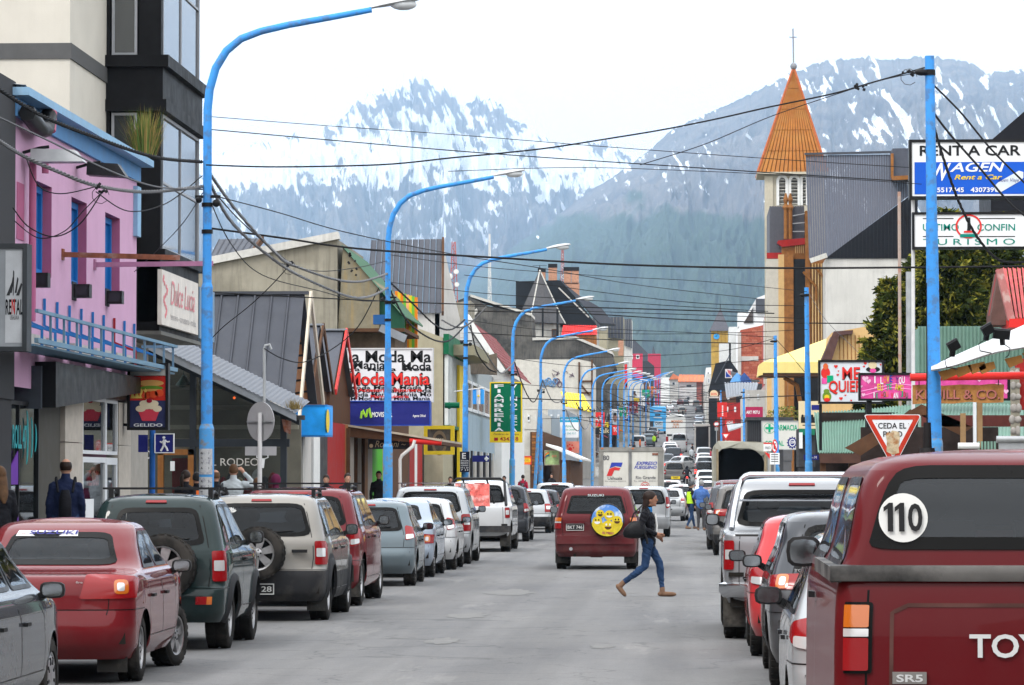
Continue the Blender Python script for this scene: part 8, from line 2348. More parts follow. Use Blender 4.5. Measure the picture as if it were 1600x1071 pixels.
 for(x0,x1,yt,Y,m_,lb)in fac:
  o=a2('shop_house',lb,[(x0,yt+30),(x0,yt),(x1,yt-1),(x1,yt+30)],Y,min(50,Y*.12),m_,a6='small fronts in the right row')
  for k in range(2):
   a0,a1,c0,c1=rY(Y-.1,x0+2+k*(x1-x0)*.45,yt+6,x0+5+k*(x1-x0)*.45,yt+14);af(o,'Y',Y,a0,a1,c0,c1,-1,bn,bc,1,1,.1,.08)
R_far()
GLK='cars parked along the left kerb';GRK='cars parked along the right kerb'
#vehicles in place
PT=dict(darkgrey=b7('paint_dark_grey',(.05,.056,.068),.3),red=b7('paint_red',(.135,.002,.006),.1,dust=.08),crimson=b7('paint_crimson',(.125,.002,.007),.1,dust=.1),maroon=b7('paint_maroon',(.10,.005,.009),.1,.42,.25,.6),green=b7('paint_bottle_green',(.003,.017,.018),0,dust=.08),champagne=b7('paint_champagne',(.25,.237,.215),.4),bluegrey=b7('paint_blue_grey',(.11,.145,.165),.4),silverblue=b7('paint_silver_blue',(.30,.35,.42),.5),white=b7('paint_white',(.52,.53,.54),0,.3,.35),silver=b7('paint_silver',(.36,.375,.39),.45,.3,.4),charcoal=b7('paint_charcoal',(.02,.024,.032),.1),brightred=b7('paint_bright_red',(.50,.03,.035),.1,.3,.25),black=b7('paint_black',(.014,.015,.018),.2),warmgrey=b7('paint_warm_grey',(.13,.125,.12),.4))
LW=S('badge_silver',(.6,.6,.6),.3,.6,b5=.03,bh=True)
LWH=S('badge_white',(.6,.62,.62),.5,b5=.03,bh=True)
LEFTX=-4.72
def lx(W):return LEFTX-W/2
#0 dark grey sedan cut by the frame
a3('parked_sedan','dusty dark grey sedan cut off by the left edge of the photo','sedan',4.3,1.68,1.46,PT['darkgrey'],-5.66,23.2,rotz=rad(.5),a6=GLK,aw=2,au='wide',R=.31,bw='cap')
def fiat_extra(sh,o):
 y=sh.pt(0,1.30).y
 b=MB();p=[sh.off(q,z,.012)for q,z in((-.86,1.345),(.30,1.345),(.30,1.295),(-.86,1.295))]
 b.poly([p[3],p[2],p[1],p[0]]);b.aa('windscreen_sticker',C_W,o)
 a=sh.off(-.62,1.305,.018);c=sh.off(.28,1.305,.018);u=sh.off(-.62,1.337,.018)
 b=MB();b.text('SUZUKI',a,c-a,u-a,(c-a).length,(u-a).length,b2=.06,depth=.003);b.aa('lettering',S('sticker_blue',(.04,.04,.2),.4,bh=True),o)
 a=sh.off(-.82,1.305,.018);c=sh.off(-.68,1.305,.018)
 b=MB();b.text('S',a,c-a,u-a,(c-a).length,.03,b2=.06,depth=.003);b.aa('lettering',C_R,o)
 b=MB();b.box(.45,.72,-sh.L/2+.35,-sh.L/2+.37,.10,.40);b.aa('mud_flap',MUD,o)
a3('parked_sedan','dark red sedan with a white strip sticker across its rear window','sedan',4.15,1.66,1.45,PT['red'],-5.79,31.0,rotz=rad(1.0),a6=GLK,aw=2,au='wide',lq=(.52,2.05),lz=(.76,.97),R=.30,bw='five',av=fiat_extra,steer=rad(-14),badge=[('fire',.30,.90,.06,.02,LW)],brake3=False)
def jimny_extra(sh,o):
 for s_ in(1,):
  b=MB();sh.patch(b,[(.80,.50),(1.0,.50),(1.0,.58),(.80,.58)]if s_>0 else[],.05,.02,.02,m=0);b.aa('bumper_reflector',RED_L,o)
  b=MB();sh.patch(b,[(1.0,.50),(1.2,.50),(1.2,.58),(1.0,.58)],.05,.02,.02,m=0);b.aa('bumper_indicator',ORANGE_L,o)
a3('parked_off_roader','bottle green small off-roader with roof rack and spare wheel on the tailgate','suv',3.62,1.56,1.66,PT['green'],lx(1.62)-.19,37.2,a6=GLK,aw=2,au='tall',lq=(1.02,2.0),lz=(.74,1.06),zb=1.07,R=.345,bw='six',rack='bars',spare=(.13,.90,'rim'),flare=True,doors=2,badge=[('JIMNY',.30,.83,.16,.035,LW)],av=jimny_extra,keys=prof('suv',3.62,1.56,1.66,.30,1.07),g=.30,bow=(.04,.2),rwin=[(-.80,1.12),(.92,1.12),(.88,1.52),(-.76,1.52)])
def eco_extra(sh,o):
 b=MB();y=sh.pt(.5,.88).y-.03;b.box(.42,.62,y-.02,y+.02,.885,.925);b.aa('door_pull',b9,o)
 b=MB();b.tube([(-.26,-sh.L/2-.02,.42),(-.26,-sh.L/2-.03,.3),(-.25,-sh.L/2-.02,.12)],.008,4);b.aa('hanging_strap',RUST,o)
a3('parked_suv','champagne compact SUV with spare wheel on its tailgate and black bumper','suv',4.23,1.73,1.63,PT['champagne'],lx(1.76)+.06,45.0,a6=GLK,aw=2,au='tall',lz=(.73,1.03),lq=(1.0,2.02),R=.34,bw='six',rack='bars',clad=.62,bumper='black',flare=True,spare=(.0,.88,'rim'),plate=(.02,.42,'L 128'),flap=True,av=eco_extra,zb=1.04)
def sticker_green(sh,o):
 b=MB()
 for k in range(3):b.tube([sh.off(.62+k*.05,1.32,.012),sh.off(.63+k*.05,1.27,.012),sh.off(.62+k*.05,1.22,.012)],.008,4)
 b.aa('claw_sticker',S('neon_green',(.05,.6,.15),.4,bh=True),o)
a3('parked_suv','glossy crimson SUV with black roof bars parked behind the champagne one','suv',4.68,1.84,1.70,PT['crimson'],lx(1.86),50.2,a6=GLK,aw=2,au='plain',lz=(.85,1.12),lq=(.9,2.05),R=.36,bw='six',rack='bars',zb=1.10,flap=True,av=sticker_green,bow=(.16,.25))
a3('parked_hatchback','blue grey hatchback with a thin roof aerial between the crimson SUV and a silver sedan','hatch',3.9,1.66,1.46,PT['bluegrey'],lx(1.66),59.8,a6=GLK,aw=2,au='plain',R=.30,bw='cap',lz=(.78,1.0),lq=(.92,2.0),badge=[('VW',0.2,.9,.05,.03,LW)],rotz=rad(1))
a3('parked_sedan','pale silver blue sedan parked ahead of the blue grey hatchback','sedan',4.2,1.68,1.46,PT['silverblue'],lx(1.68)-.05,65.2,a6=GLK,aw=1,au='wide',R=.30,bw='cap')
a3('parked_hatchback','small white hatchback parked in front of the silver estate car','hatch',3.7,1.64,1.45,PT['white'],lx(1.64),70.6,a6=GLK,aw=1,au='plain',R=.29,bw='cap',lz=(.80,1.02))
a3('parked_suv','silver SUV with a pale roof rack beside the white pickup','suv',4.4,1.78,1.68,PT['silver'],lx(1.80),75.6,a6=GLK,aw=1,au='tall',R=.34,bw='five',rack='silver',zb=1.06)
def hilux_extra(sh,o):
 L=sh.L;b=MB();z=sh.zb
 for yy in(-L/2+1.35,):
  b.tube([(-.70,yy,z),(-.66,yy,z+.62),(-.55,yy,z+.69),(.55,yy,z+.69),(.66,yy,z+.62),(.70,yy,z)],.035,8)
  b.tube([(.66,yy,z+.62),(.76,-L/2+.5,z+.02)],.03,6);b.tube([(-.66,yy,z+.62),(-.76,-L/2+.5,z+.02)],.03,6)
  b.tube([(-.4,yy,z+.69),(-.3,yy,z+.05)],.025,6);b.tube([(.2,yy,z+.69),(.4,yy,z+.05)],.025,6)
 b.aa('roll_bar',b9,o,60)
 b=MB();b.box(-.88,.88,-L/2-.10,-L/2+.08,.50,.66);b.aa('step_bumper',CLAD,o)
a3('white_pickup','white double cab pickup with black roll bars and dusty grey step bumper','pickup',5.2,1.76,1.80,PT['white'],-5.42,88.6,a6=None,aw=1,au='tall',lz=(.86,1.12),lq=(1.0,1.95),zb=1.16,R=.37,bw='steel',flap=True,av=hilux_extra)
#striped cushion bench in the bed
b=MB();b.box(-5.98,-5.10,89.0,89.4,1.14,1.42);b.box(-5.98,-5.12,89.4,89.6,1.3,1.72)
b.aa('red_white_bench_seat',S('red_white_cloth',(.62,.16,.14),.8,b5=.5,by=9,patch=.8,b4=(.68,.55,.52),ba=4),bf='red and white patterned bench seat loaded on the white pickup',cat='seat')
for(nm,lb,bs,L,W,H,pm,Y,kw)in(('parked_suv','charcoal SUV with long red tail lamps ahead of the white pickup','suv',4.3,1.80,1.66,'charcoal',103.5,dict(au='plain',rack='rails',lz=(.85,1.1))),('parked_estate','silver estate car with black lower bumper between two charcoal cars','hatch',4.1,1.66,1.50,'silver',120,dict(au='tall',lz=(.72,1.0),clad=.55)),('parked_hatchback','small charcoal hatchback parked just past the silver estate','hatch',3.9,1.66,1.46,'charcoal',129,dict(au='plain')),('parked_suv','white SUV with a lit high brake lamp in the left row','suv',4.5,1.85,1.70,'white',147,dict(au='plain',rack='rails')),('parked_hatchback','white rounded hatchback whose roof shows above the maroon off-roader','hatch',4.0,1.7,1.5,'white',172,dict(au='plain'))):
 a3(nm,lb,bs,L,W,H,PT[pm],lx(W)-.03,Y,a6=GLK,aw=1,**kw)
 #maroon off-roader in the lane
def vitara_extra(sh,o):
 L=sh.L
 c=sh.spare_c+V((0,-.135,0));R=.345
 def disc(r,m_,nm,dx=0,dz=0,d=0,n=28,sx=1,sz=1):
  b=MB();b.poly([c+V((dx+r*sx*math.cos(2*PI*i/n),-d,dz+r*sz*math.sin(2*PI*i/n)))for i in range(n)]);return b.aa(nm,m_,sh.spare)
  #the spare is rotated: give the cover its own parts on the car instead
 SKY=S('cover_sky',(.10,.25,.62),.5,bh=True,patch=.9,b4=(.6,.68,.75),ba=5)
 YEL=S('cover_yellow',(.62,.50,.04),.5,bh=True,b5=.25,by=7)
 YB=S('cover_ball',(.66,.50,.03),.45,bh=True,b5=.2,by=9)
 b=MB();b.lathe([(R*.97,.01),(R,-.02),(R,-.2)],c,(0,-1,0),28);cover=b.aa('tyre_cover',b9,o,50)
 def pl(pts,m_,nm,d):b=MB();b.poly([c+V((x,-d,z))for x,z in pts]);b.aa(nm,m_,cover)
 n=32;k=R*.93
 pl([(k*math.cos(2*PI*i/n),k*math.sin(2*PI*i/n))for i in range(n)],SKY,'sky_print',.015)
 lo=[(k*math.cos(a),k*math.sin(a))for a in[PI+.15+(PI-.3)*i/16 for i in range(17)]]
 pl(lo+[(k*.8,.02),(k*.3,-.03),(-k*.3,-.05),(-k*.8,-.01)],YEL,'field_print',.018)
 for i,(x,z,r)in enumerate(((-.14,.13,.085),(.045,.10,.105),(-.20,-.02,.10),(.20,-.01,.10),(.02,-.12,.12))):
  nn=20;pl([(x+r*math.cos(2*PI*j/nn),z+r*math.sin(2*PI*j/nn))for j in range(nn)],YB,'ball_print',.022+i*.002)
  for sx in(-1,1):pl([(x+sx*r*.3+r*.14*math.cos(2*PI*j/10),z+r*.3+r*.2*math.sin(2*PI*j/10))for j in range(10)],C_W if i==4 else C_K,'dot_print',.034)
  pl([(x+r*.6*math.cos(a),z-r*.05+r*(.5 if i!=1 else .35)*math.sin(a))for a in[PI+PI*j/10 for j in range(11)]],C_W if i in(1,2)else bq,'arc_print',.034)
 b=MB();b.text('Be Happy',c+V((-.10,-.036,-.285)),X_,Z_,.24,.06,b2=.03,shear=.2);b.aa('lettering',S('cover_text',(.35,.03,.12),.5,bh=True),cover)
 y=sh.pt(0,1.45).y
 sh_z=1.475;a=sh.off(-.28,sh_z,.02);d=sh.off(.28,sh_z,.02)
 b=MB();b.text('SUZUKI',a,X_,Z_,(d-a).length,.045,b2=.05);b.aa('lettering',S('badge_cyan_white',(.5,.62,.62),.5,bh=True),o)
 y=sh.pt(-.5,.95).y
 b=MB();b.box(-.62,-.22,y-.05,y+.02,.935,.985);b.aa('plate_light_bar',PT['maroon'],o)
 b=MB();b.cyl((-.50,-L/2-.03,.42),(-.50,-L/2+.3,.42),.035,n=12);b.aa('exhaust_pipe',bo,o,60)
 b=MB();b.box(-.78,.78,-L/2-.03,-L/2+.2,.52,.68);b.aa('lower_bumper',PT['maroon'],o)
 #driver and passenger heads inside
 for(x,zz)in((-.38,1.30),(.36,1.32)):
  b=MB();b.ell((x,-L/2+1.55,zz),(.10,.11,.13),10,8);b.ell((x,-L/2+1.6,zz-.32),(.22,.14,.22),10,8)
  b.aa('person_inside',S('dark_clothes',(.03,.03,.035),.9,bh=True),o,60)
sh=a3('maroon_off_roader','dusty maroon three door off-roader driving away with a yellow printed spare wheel cover','suv',3.9,1.70,1.68,PT['maroon'],-1.93,71.4,aw=2,au='box',lq=(1.0,1.9),lz=(.83,1.05),R=.335,bw='steel',flap=True,spare=(.24,1.00,'none'),plate=(-.42,.86,'BKT 746'),zb=1.08,doors=2,av=vitara_extra,bow=(.03,.2),rwin=[(-.90,1.13),(.93,1.13),(.88,1.50),(-.86,1.50)],mirror='body',wiper=False,brake3=False,rwc=.08)
#cars between the off-roader and the truck
a3('silver_van_car','silver tall tailed car half hidden between the maroon off-roader and the walking woman','van',4.1,1.72,1.62,PT['silver'],-1.50,112,aw=1,au='plain',lz=(.9,1.25),R=.32)
a3('silver_sedan','silver sedan just right of the box truck','sedan',4.3,1.70,1.46,PT['silver'],XY(1044,155),155,aw=1,au='plain',lz=(.78,1.0),rotz=rad(-3))
a3('white_suv','white SUV carrying a small yellow roof sign beyond the box truck','suv',4.3,1.75,1.66,PT['white'],XY(1044,196),196,aw=1,au='tall',lit=False)
b=MB();c=P(1055.5,746.5,199);b.box(c.x-.25,c.x+.25,199,199.1,c.z-.09,c.z+.07);b.text('TAXI',c+V((-.15,-.01,-.05)),X_,Z_,.3,.1,1,b2=.02);b.aa('roof_sign',[C_Y,C_K],bf='small yellow taxi sign on the roof of the white SUV',cat='sign')
a3('white_sedan','white sedan with bright tail lamps right of the white SUV','sedan',4.2,1.70,1.46,PT['white'],XY(1064,190),190,aw=1,au='wide')
#EXPRESO box truck
def truck():
 Y=133;x0,x1,z0,z1=rY(Y,935.5,700,1036.5,792)
 z0=.95
 o=bv('box_truck','dirty white box truck with red and blue mark and slanted blue lettering','truck',((x0+x1)/2,Y,0))
 TB=S('truck_box_side',(.40,.39,.35),.6,b5=.1,a7=.4);FRM=S('truck_frame',(.24,.235,.215),.6,b5=.2,a7=.3);DR=S('truck_door',(.58,.57,.52),.55,b5=.05,a7=.4,b3=(.38,.36,.3))
 ab('cargo_box',o,TB,x0+.02,x1-.02,Y+.04,Y+6.2,z0,z1-.02)
 for(a,c)in((x0,x0+.17),(x1-.2,x1)):ab('corner_post',o,FRM,a,c,Y-.04,Y+.15,z0,z1)
 ab('top_rail',o,FRM,x0,x1,Y-.05,Y+.16,z1-.14,z1+.02)
 xm=XY(984.5,Y)
 for(a,c)in((x0+.18,xm-.06),(xm+.06,x1-.21)):ab('door',o,DR,a,c,Y-.02,Y+.03,z0,z1-.15)
 ab('centre_post',o,FRM,xm-.055,xm+.055,Y-.03,Y+.03,z0,z1-.14)
 for dx in(-.03,.03):b=MB();b.cyl((xm+dx,Y-.06,z0),(xm+dx,Y-.06,z1-.1),.015,n=6);b.aa('lock_rod',bo,o)
 for x in(x0+.1,x0+1.25):b=MB();b.box(x,x+.08,Y-.07,Y-.04,z1-.05,z1+.0);b.aa('marker_lamp',ORANGE_L,o)
 ab('hinge_plate',o,RUST,x1-.42,x1-.2,Y-.04,Y-.02,z1-.28,z1-.2)
 ab('rear_beam',o,UNDER,x0+.1,x1-.1,Y+.1,Y+.3,.5,.95);ab('chassis',o,UNDER,x0+.5,x1-.5,Y+.3,Y+7.5,.5,.95)
 for yy in(1.6,6.9):
  for sx in(x0+.2,x1-.2):
   tm,rm=be(.42,.26,'steel');w=bb(tm,'wheel',o,(sx-o.location.x,yy,.42));w.rotation_euler=(0,0,0 if sx>-2 else PI);bb(rm,'rim',w)
 ab('cab',o,DR,x0+.15,x1-.15,Y+6.4,Y+8.2,.5,2.5)
 CB_=S('truck_blue',(.04,.06,.36),.5);CR_=S('truck_red',(.55,.04,.04),.5);TK=S('truck_text',(.09,.09,.10),.5)
 def T(s,px0,py0,px1,py1,m_,**k):
  a0,a1,c0,c1=rY(Y-.03,px0,py0,px1,py1);b=MB();b.text(s,(a0,Y-.03,c0),X_,Z_,a1-a0,c1-c0,**k);b.aa('lettering',m_,o)
 T('80',942,712,952,719.5,TK,b2=.02);T('Ushuaia',949.5,745,972,750,TK,b2=.01);T('EXPRESO',994,721.5,1026.5,727,CB_,shear=.35,b2=.02);T('FUEGUINO',991,728,1026,733.2,CB_,shear=.35,b2=.02)
 T('Rio Grande',993.5,744,1024.5,749,TK,b2=.01);T('Tel (02901) 420715',945,751.5,978,753.5,TK);T('Te. 02964 - 423311',990,751,1027,753,TK);T('80',1003,757,1013,764,CR_,b2=.02)
 def Pg(pts,m_,nm='emblem'):b=MB();b.poly([P(x,y,Y-.03)for x,y in pts]);b.aa(nm,m_,o)
 Pg([(955.5,723),(973,723),(970.5,730),(962,728.5),(952.5,732)],CB_);Pg([(952,733),(961,730),(969.5,731.5),(967.5,735.5),(960,735),(956,744),(948,744)],CR_)
 c=P(1008,760.5,Y-.03);n=24;ou=[c+V((.175*math.cos(2*PI*i/n),0,.175*math.sin(2*PI*i/n)))for i in range(n)];inn=[c+(p-c)*.88 for p in ou]
 b=MB();b.add(ou+inn,[(i,(i+1)%n,n+(i+1)%n,n+i)for i in range(n)]);b.aa('speed_ring',CR_,o)
truck()
#right row
def toyota_extra(sh,o):
 L=sh.L;y=sh.pt(0,1.5).y
 GR=S('lid_grey',(.13,.125,.12),.55,bh=True,b5=.3,patch=.9,b4=(.03,.03,.03),ba=2)
 b=MB();pts=[]
 n=16
 for i in range(n+1):
  x=-.86+1.72*i/n;yy=sh.pt(max(-1,min(1,x/.78)),1.43).y
  pts.append((x,yy))
 vs=[]
 for x,yy in pts:vs+=[V((x,yy+.05,1.480)),V((x,yy-.035,1.476)),V((x,yy-.045,1.45)),V((x,yy-.03,1.415)),V((x,yy+.05,1.412))]
 b.add(vs,[(5*i+k,5*i+k+1,5*i+k+6,5*i+k+5)for i in range(n)for k in range(4)]);b.aa('canopy_lip',GR,o,60)
 for sx in(-1,1):b=MB();b.cbox((sx*.835,-L/2+1.0,1.44),(.02,0,0),(0,.95,0),(0,0,.03));b.aa('canopy_rail',GR,o)
 b=MB();c=V((0,y-.065,1.44));b.tube([c+V((x,0,z))for x,z in((-.09,0),(-.07,.018),(-.03,.018),(.03,-.018),(.07,-.018),(.09,0),(.07,.018),(.03,.018),(-.03,-.018),(-.07,-.018),(-.09,0))],.006,5);b.aa('rope_handle',RUST,o)
 for pl in([(-.80,.95),(-.80,1.29),(-.72,1.32),(.72,1.32),(.80,1.29),(.80,.95)],):sh.strip(b,pl,.016,.003)
 b.aa('pressed_groove',S('dirty_groove',(.085,.04,.035),.8,bh=True,b5=.4),o)
 M_=S('toyota_letters',(.55,.56,.56),.4,bh=True,b5=.05)
 yy=sh.pt(0,1.15).y-.012
 b=MB();b.text('TOYOTA',(-.31,yy,1.112),X_,Z_,.58,.095,b2=.02);b.aa('lettering',M_,o)
 b=MB();b.box(-.615,-.48,yy-.004,yy+.03,1.008,1.055);b.text('SR5',(-.60,yy-.006,1.016),X_,Z_,.105,.03,1,b2=.04);b.aa('model_badge',[S('badge_grey',(.2,.19,.18),.5,bh=True),M_],o)
 c=sh.off(-.62,1.655,.018);n=36;r=.098
 c=V((-.565,sh.pt(-.7,1.66).y-.012,1.668))
 b=MB();b.poly([c+V((r*math.cos(2*PI*i/n),.02*math.sin(2*PI*i/n),r*math.sin(2*PI*i/n)))for i in range(n)]);b.aa('round_sticker',S('sticker_white',(.62,.62,.60),.4,bh=True),o)
 for dx in(-.075,-.030):b=MB();b.poly([c+V((dx+x,-.014+z*.2,z))for x,z in((.012,-.055),(.034,-.055),(.034,.06),(.018,.06),(-.004,.042),(-.004,.024),(.012,.036))]);b.aa('sticker_number',C_K,o)
 b=MB();b.text('0',c+V((.018,-.025,-.055)),X_,V((0,.2,1)),.058,.115,b2=.045);b.aa('sticker_number',C_K,o)
 a=sh.pt(0,1.90);b=MB();b.cyl((-.30,-L/2+2.6,1.90),(-.30,-L/2+2.6,1.97),.05,.035,10);b.cyl((-.30,-L/2+2.6,1.97),(-.30,-L/2+2.6,2.09),.022,.018,10);b.cyl((-.30,-L/2+2.6,2.09),(-.30,-L/2+2.6,2.75),.004,.002,5);b.aa('aerial',b9,o,60)
 b=MB();b.box(-.86,.86,-L/2-.12,-L/2+.1,.50,.72);b.aa('step_bumper',CLAD,o)
a3('red_pickup','faded dark red pickup with hard top and round white 110 sticker at the right edge','canopy',4.85,1.69,1.935,b7('paint_old_red',(.095,.003,.006),.0,.42,.12,.35),1.415,14.1,aw=2,au='box',lq=(.90,1.30),lz=(1.06,1.32),zb=1.41,rwin=[(-1.0,1.54),(1.0,1.54),(.96,1.875),(-.96,1.875)],rwc=.09,R=.36,bw='steel',doors=2,keys=None,av=toyota_extra,bow=(.02,.2),taper=(.0,.1),brake3=False,swin=True,flap=True,glass=b8('canopy_glass',(.30,.34,.50),.55))
a3('parked_hatchback','dusty silver small car squeezed just ahead of the red pickup','hatch',3.75,1.62,1.50,b7('paint_dusty_silver',(.40,.42,.43),.4,.35,.3),1.42,22.0,a6=GRK,aw=2,au='plain',R=.29,bw='cap')
a3('parked_estate','charcoal estate car with red and orange lamps behind the silver small car','hatch',4.4,1.72,1.54,b7('paint_graphite',(.04,.044,.052),.3,.3,.3),1.52,30.6,a6=GRK,aw=2,au='wide',lq=(.5,2.05),lz=(.86,1.0),R=.31,badge=[('TOYOTA',-.62,1.02,.2,.022,LW)])
a3('parked_hatchback','bright red hatchback parked between charcoal estate and silver pickup','hatch',3.75,1.64,1.46,PT['brightred'],1.40,35.9,a6=GRK,aw=2,au='plain',R=.29,bw='cap')
def amarok_extra(sh,o):
 L=sh.L;z=sh.zb;y=-L/2+1.42
 b=MB();pts=[(-.84,y-.50,z+.03),(-.81,y-.30,z+.24),(-.76,y-.1,z+.47)]+[(-.60-.13*math.cos(a),y,z+.53+.13*math.sin(a))for a in(.2,.6,1.0,1.4)]
 lft=[V(p)for p in pts];rgt=[V((-p.x,p.y,p.z))for p in lft[::-1]]
 b.tube(lft+rgt,.036,10);b.aa('sports_bar',CHROME,o,60)
 b=MB();b.tube([(-.74,y+.02,z+.36),(.74,y+.02,z+.36)],.014,6);b.aa('window_rail',CHROME,o)
 b=MB();vs=[];n=18
 for i in range(n+1):
  q=-1.9+3.8*i/n;p0=sh.off(q,.60,.02)
  vs+=[sh.off(q,.66,.01),sh.off(q,.64,.07),sh.off(q,.56,.08),sh.off(q,.50,.04),sh.off(q,.48,.0)]
 b.add(vs,[(5*i+k,5*i+k+1,5*i+k+6,5*i+k+5)for i in range(n)for k in range(4)]);b.aa('chrome_bumper',CHROME,o,60)
 b=MB();sh.strip(b,[(-1.0,z-.03),(1.0,z-.03)],.025,.004);b.aa('tailgate_edge',SEAL,o)
a3('silver_pickup','big silver double cab pickup with chrome sports bar and red lamps','pickup',5.25,1.93,1.84,b7('paint_bright_silver',(.27,.28,.295),.4,.3,.3),1.31,40.0,rwin=[(-.99,1.27),(.99,1.27),(.99,1.70),(-.99,1.70)],aw=2,au='tall',lq=(1.0,1.95),lz=(.80,1.13),zb=1.22,R=.38,bw='five',flap=True,av=amarok_extra,g=.28)
for(nm,lb,bs,L,W,H,pm,x,Y,kw)in(('parked_suv','dark silver SUV with roof rails right behind the silver pickup mirror','suv',4.4,1.82,1.70,'warmgrey',1.42,84.5,dict(au='wide',lz=(.95,1.12),rack='silver',clad=.5)),('parked_suv','grey SUV with curved red lamps standing beside the man in the blue hoodie','suv',4.5,1.82,1.70,'darkgrey',1.30,91.6,dict(au='plain',rack='silver',lz=(.9,1.2))),('parked_suv','dark red SUV whose roof shows below the canvas truck','suv',4.6,1.84,1.82,'crimson',1.45,101,dict(au='tall')),('parked_sedan','grey sedan parked beside the canvas truck','hatch',4.2,1.7,1.5,'warmgrey',1.25,131,dict(au='plain')),('parked_sedan','dark red sedan tucked behind the grey one in the right row','sedan',4.2,1.7,1.45,'maroon',1.2,168,dict(au='wide'))):
 a3(nm,lb,bs,L,W,H,PT[pm],x,Y,a6=GRK,aw=1,**kw)
 #canvas truck
def canvas():
 Y=143;o=bv('canvas_truck','army style truck with open grey canvas cover','truck',(XY(1157,Y),Y,0))
 CV=S('grey_canvas',(.34,.33,.28),.85,b5=.12,by=2,a7=.3,b3=(.2,.19,.15));TF=S('worn_wood_frame',(.25,.20,.13),.8,b5=.3)
 ol=[(1114,800),(1113,705),(1116,696),(1122,689),(1160,690),(1196,691),(1203,696),(1205,705),(1204,800)]
 op=[(1122,800),(1122,708),(1128,701),(1133,699),(1160,702),(1178,703),(1190,712),(1194,722),(1193,800)]
 n=len(ol);b=MB();A=[P(x,y,Y)for x,y in ol];B=[P(x,y,Y+.05)for x,y in op]
 b.add(A+B+[p+V((0,4.6,0))for p in A],[(i,i+1,n+i+1,n+i)for i in range(n-1)]+[(i,i+1,2*n+i+1,2*n+i)for i in range(n-1)]);b.aa('canvas_cover',CV,o,30)
 r=random.Random(1)
 b=MB();pts=[(1122,690),(1140,689),(1160,690.5),(1180,690),(1197,692),(1203,698),(1198,708),(1190,713),(1183,706),(1172,701),(1158,703),(1142,700),(1128,702),(1121,708),(1116,698)]
 b.prism([P(x,y,Y-.12+.06*math.sin(i*2))for i,(x,y)in enumerate(pts)],(0,.12,0));b.aa('rolled_flap',CV,o)
 for px in(1121,1196):a0,a1,c0,c1=rY(Y-.1,px-1.6,702,px+1.6,790);ab('frame_post',o,TF,a0,a1,Y-.1,Y,c0,c1)
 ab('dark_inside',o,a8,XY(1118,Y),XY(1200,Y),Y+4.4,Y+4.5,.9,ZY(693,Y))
 a0,a1,c0,c1=rY(Y,1120,768,1198,792);ab('tail_board',o,S('olive_drab',(.08,.085,.05),.7),a0,a1,Y-.05,Y,c0,c1)
 ab('chassis',o,UNDER,XY(1130,Y),XY(1188,Y),Y,Y+6.5,.6,c0)
 for yy in(1.2,4.6):
  for px in(1121,1197):
   tm,rm=be(.48,.3,'steel');w=bb(tm,'wheel',o,(XY(px,Y)-o.location.x,yy,.48));w.rotation_euler=(0,0,0 if px>1150 else PI);bb(rm,'rim',w)
canvas()
#distant traffic
def buslike(bu,bf,cat,px0,px1,pyt,Y,L,m_,stripes,writing=None,wheelR=.5,rnd=.25):
 x0,x1=XY(px0,Y),XY(px1,Y);g_=gz(Y);zt=ZY(pyt,Y)
 o=bv(bu,bf,cat,((x0+x1)/2,Y,g_));b=MB()
 prof_=[(x0,g_+.45),(x1,g_+.45),(x1,zt-rnd),(x1-rnd*.3,zt-rnd*.3),(x1-rnd,zt),(x0+rnd,zt),(x0+rnd*.3,zt-rnd*.3),(x0,zt-rnd)]
 dz=gz(Y+L)-g_
 n=len(prof_);A=[V((x,Y,z))for x,z in prof_];B=[V((x,Y+L,z+dz))for x,z in prof_]
 b.add(A+B,[list(range(n)),list(range(n,2*n))[::-1]]+[(i,(i+1)%n,n+(i+1)%n,n+i)for i in range(n)]);b.aa('body',m_,o,40)
 for(fx0,fx1,f0,f1,mm,nm)in stripes:
  ab(nm,o,mm,x0+(x1-x0)*fx0,x0+(x1-x0)*fx1,Y-.04,Y+.02,g_+(zt-g_)*f0,g_+(zt-g_)*f1)
 for(s_,fx0,fx1,f0,f1,mm)in(writing or[]):
  b=MB();b.text(s_,(x0+(x1-x0)*fx0,Y-.06,g_+(zt-g_)*f0),X_,Z_,(x1-x0)*(fx1-fx0),(zt-g_)*(f1-f0),b2=.03);b.aa('lettering',mm,o)
 for yy in(1.8,L-2):
  for sx in(x0+.18,x1-.18):
   tm,rm=be(wheelR,.28,'steel');w=bb(tm,'wheel',o,(sx-o.location.x,yy,wheelR+(gz(Y+yy)-g_)));bb(rm,'rim',w)
 return o
PB=S('bus_cyan_blue',(.06,.34,.66),.4,b5=.05);PBW=S('bus_pale_print',(.45,.55,.62),.5);PWH=S('coach_white',(.62,.62,.60),.45,b5=.05)
buslike('double_deck_bus','light blue double deck tour bus standing on the left up the hill','bus',1015.5,1040.5,636.5,545,10,PB,[(.24,.74,.82,.90,S('bus_rose_print',(.45,.35,.42),.5),'print_block'),(.32,.66,.68,.74,a9,'rear_window'),(.24,.74,.58,.64,PBW,'print_block'),(.0,.22,.1,.48,a9,'corner_glass'),(.28,.82,.30,.48,PBW,'print_block'),(.28,.82,.18,.28,PBW,'print_block'),(.0,1,.535,.55,S('bus_joint',(.03,.16,.36),.5),'body_joint')],[('CAP21',.34,.78,.34,.44,a9)])
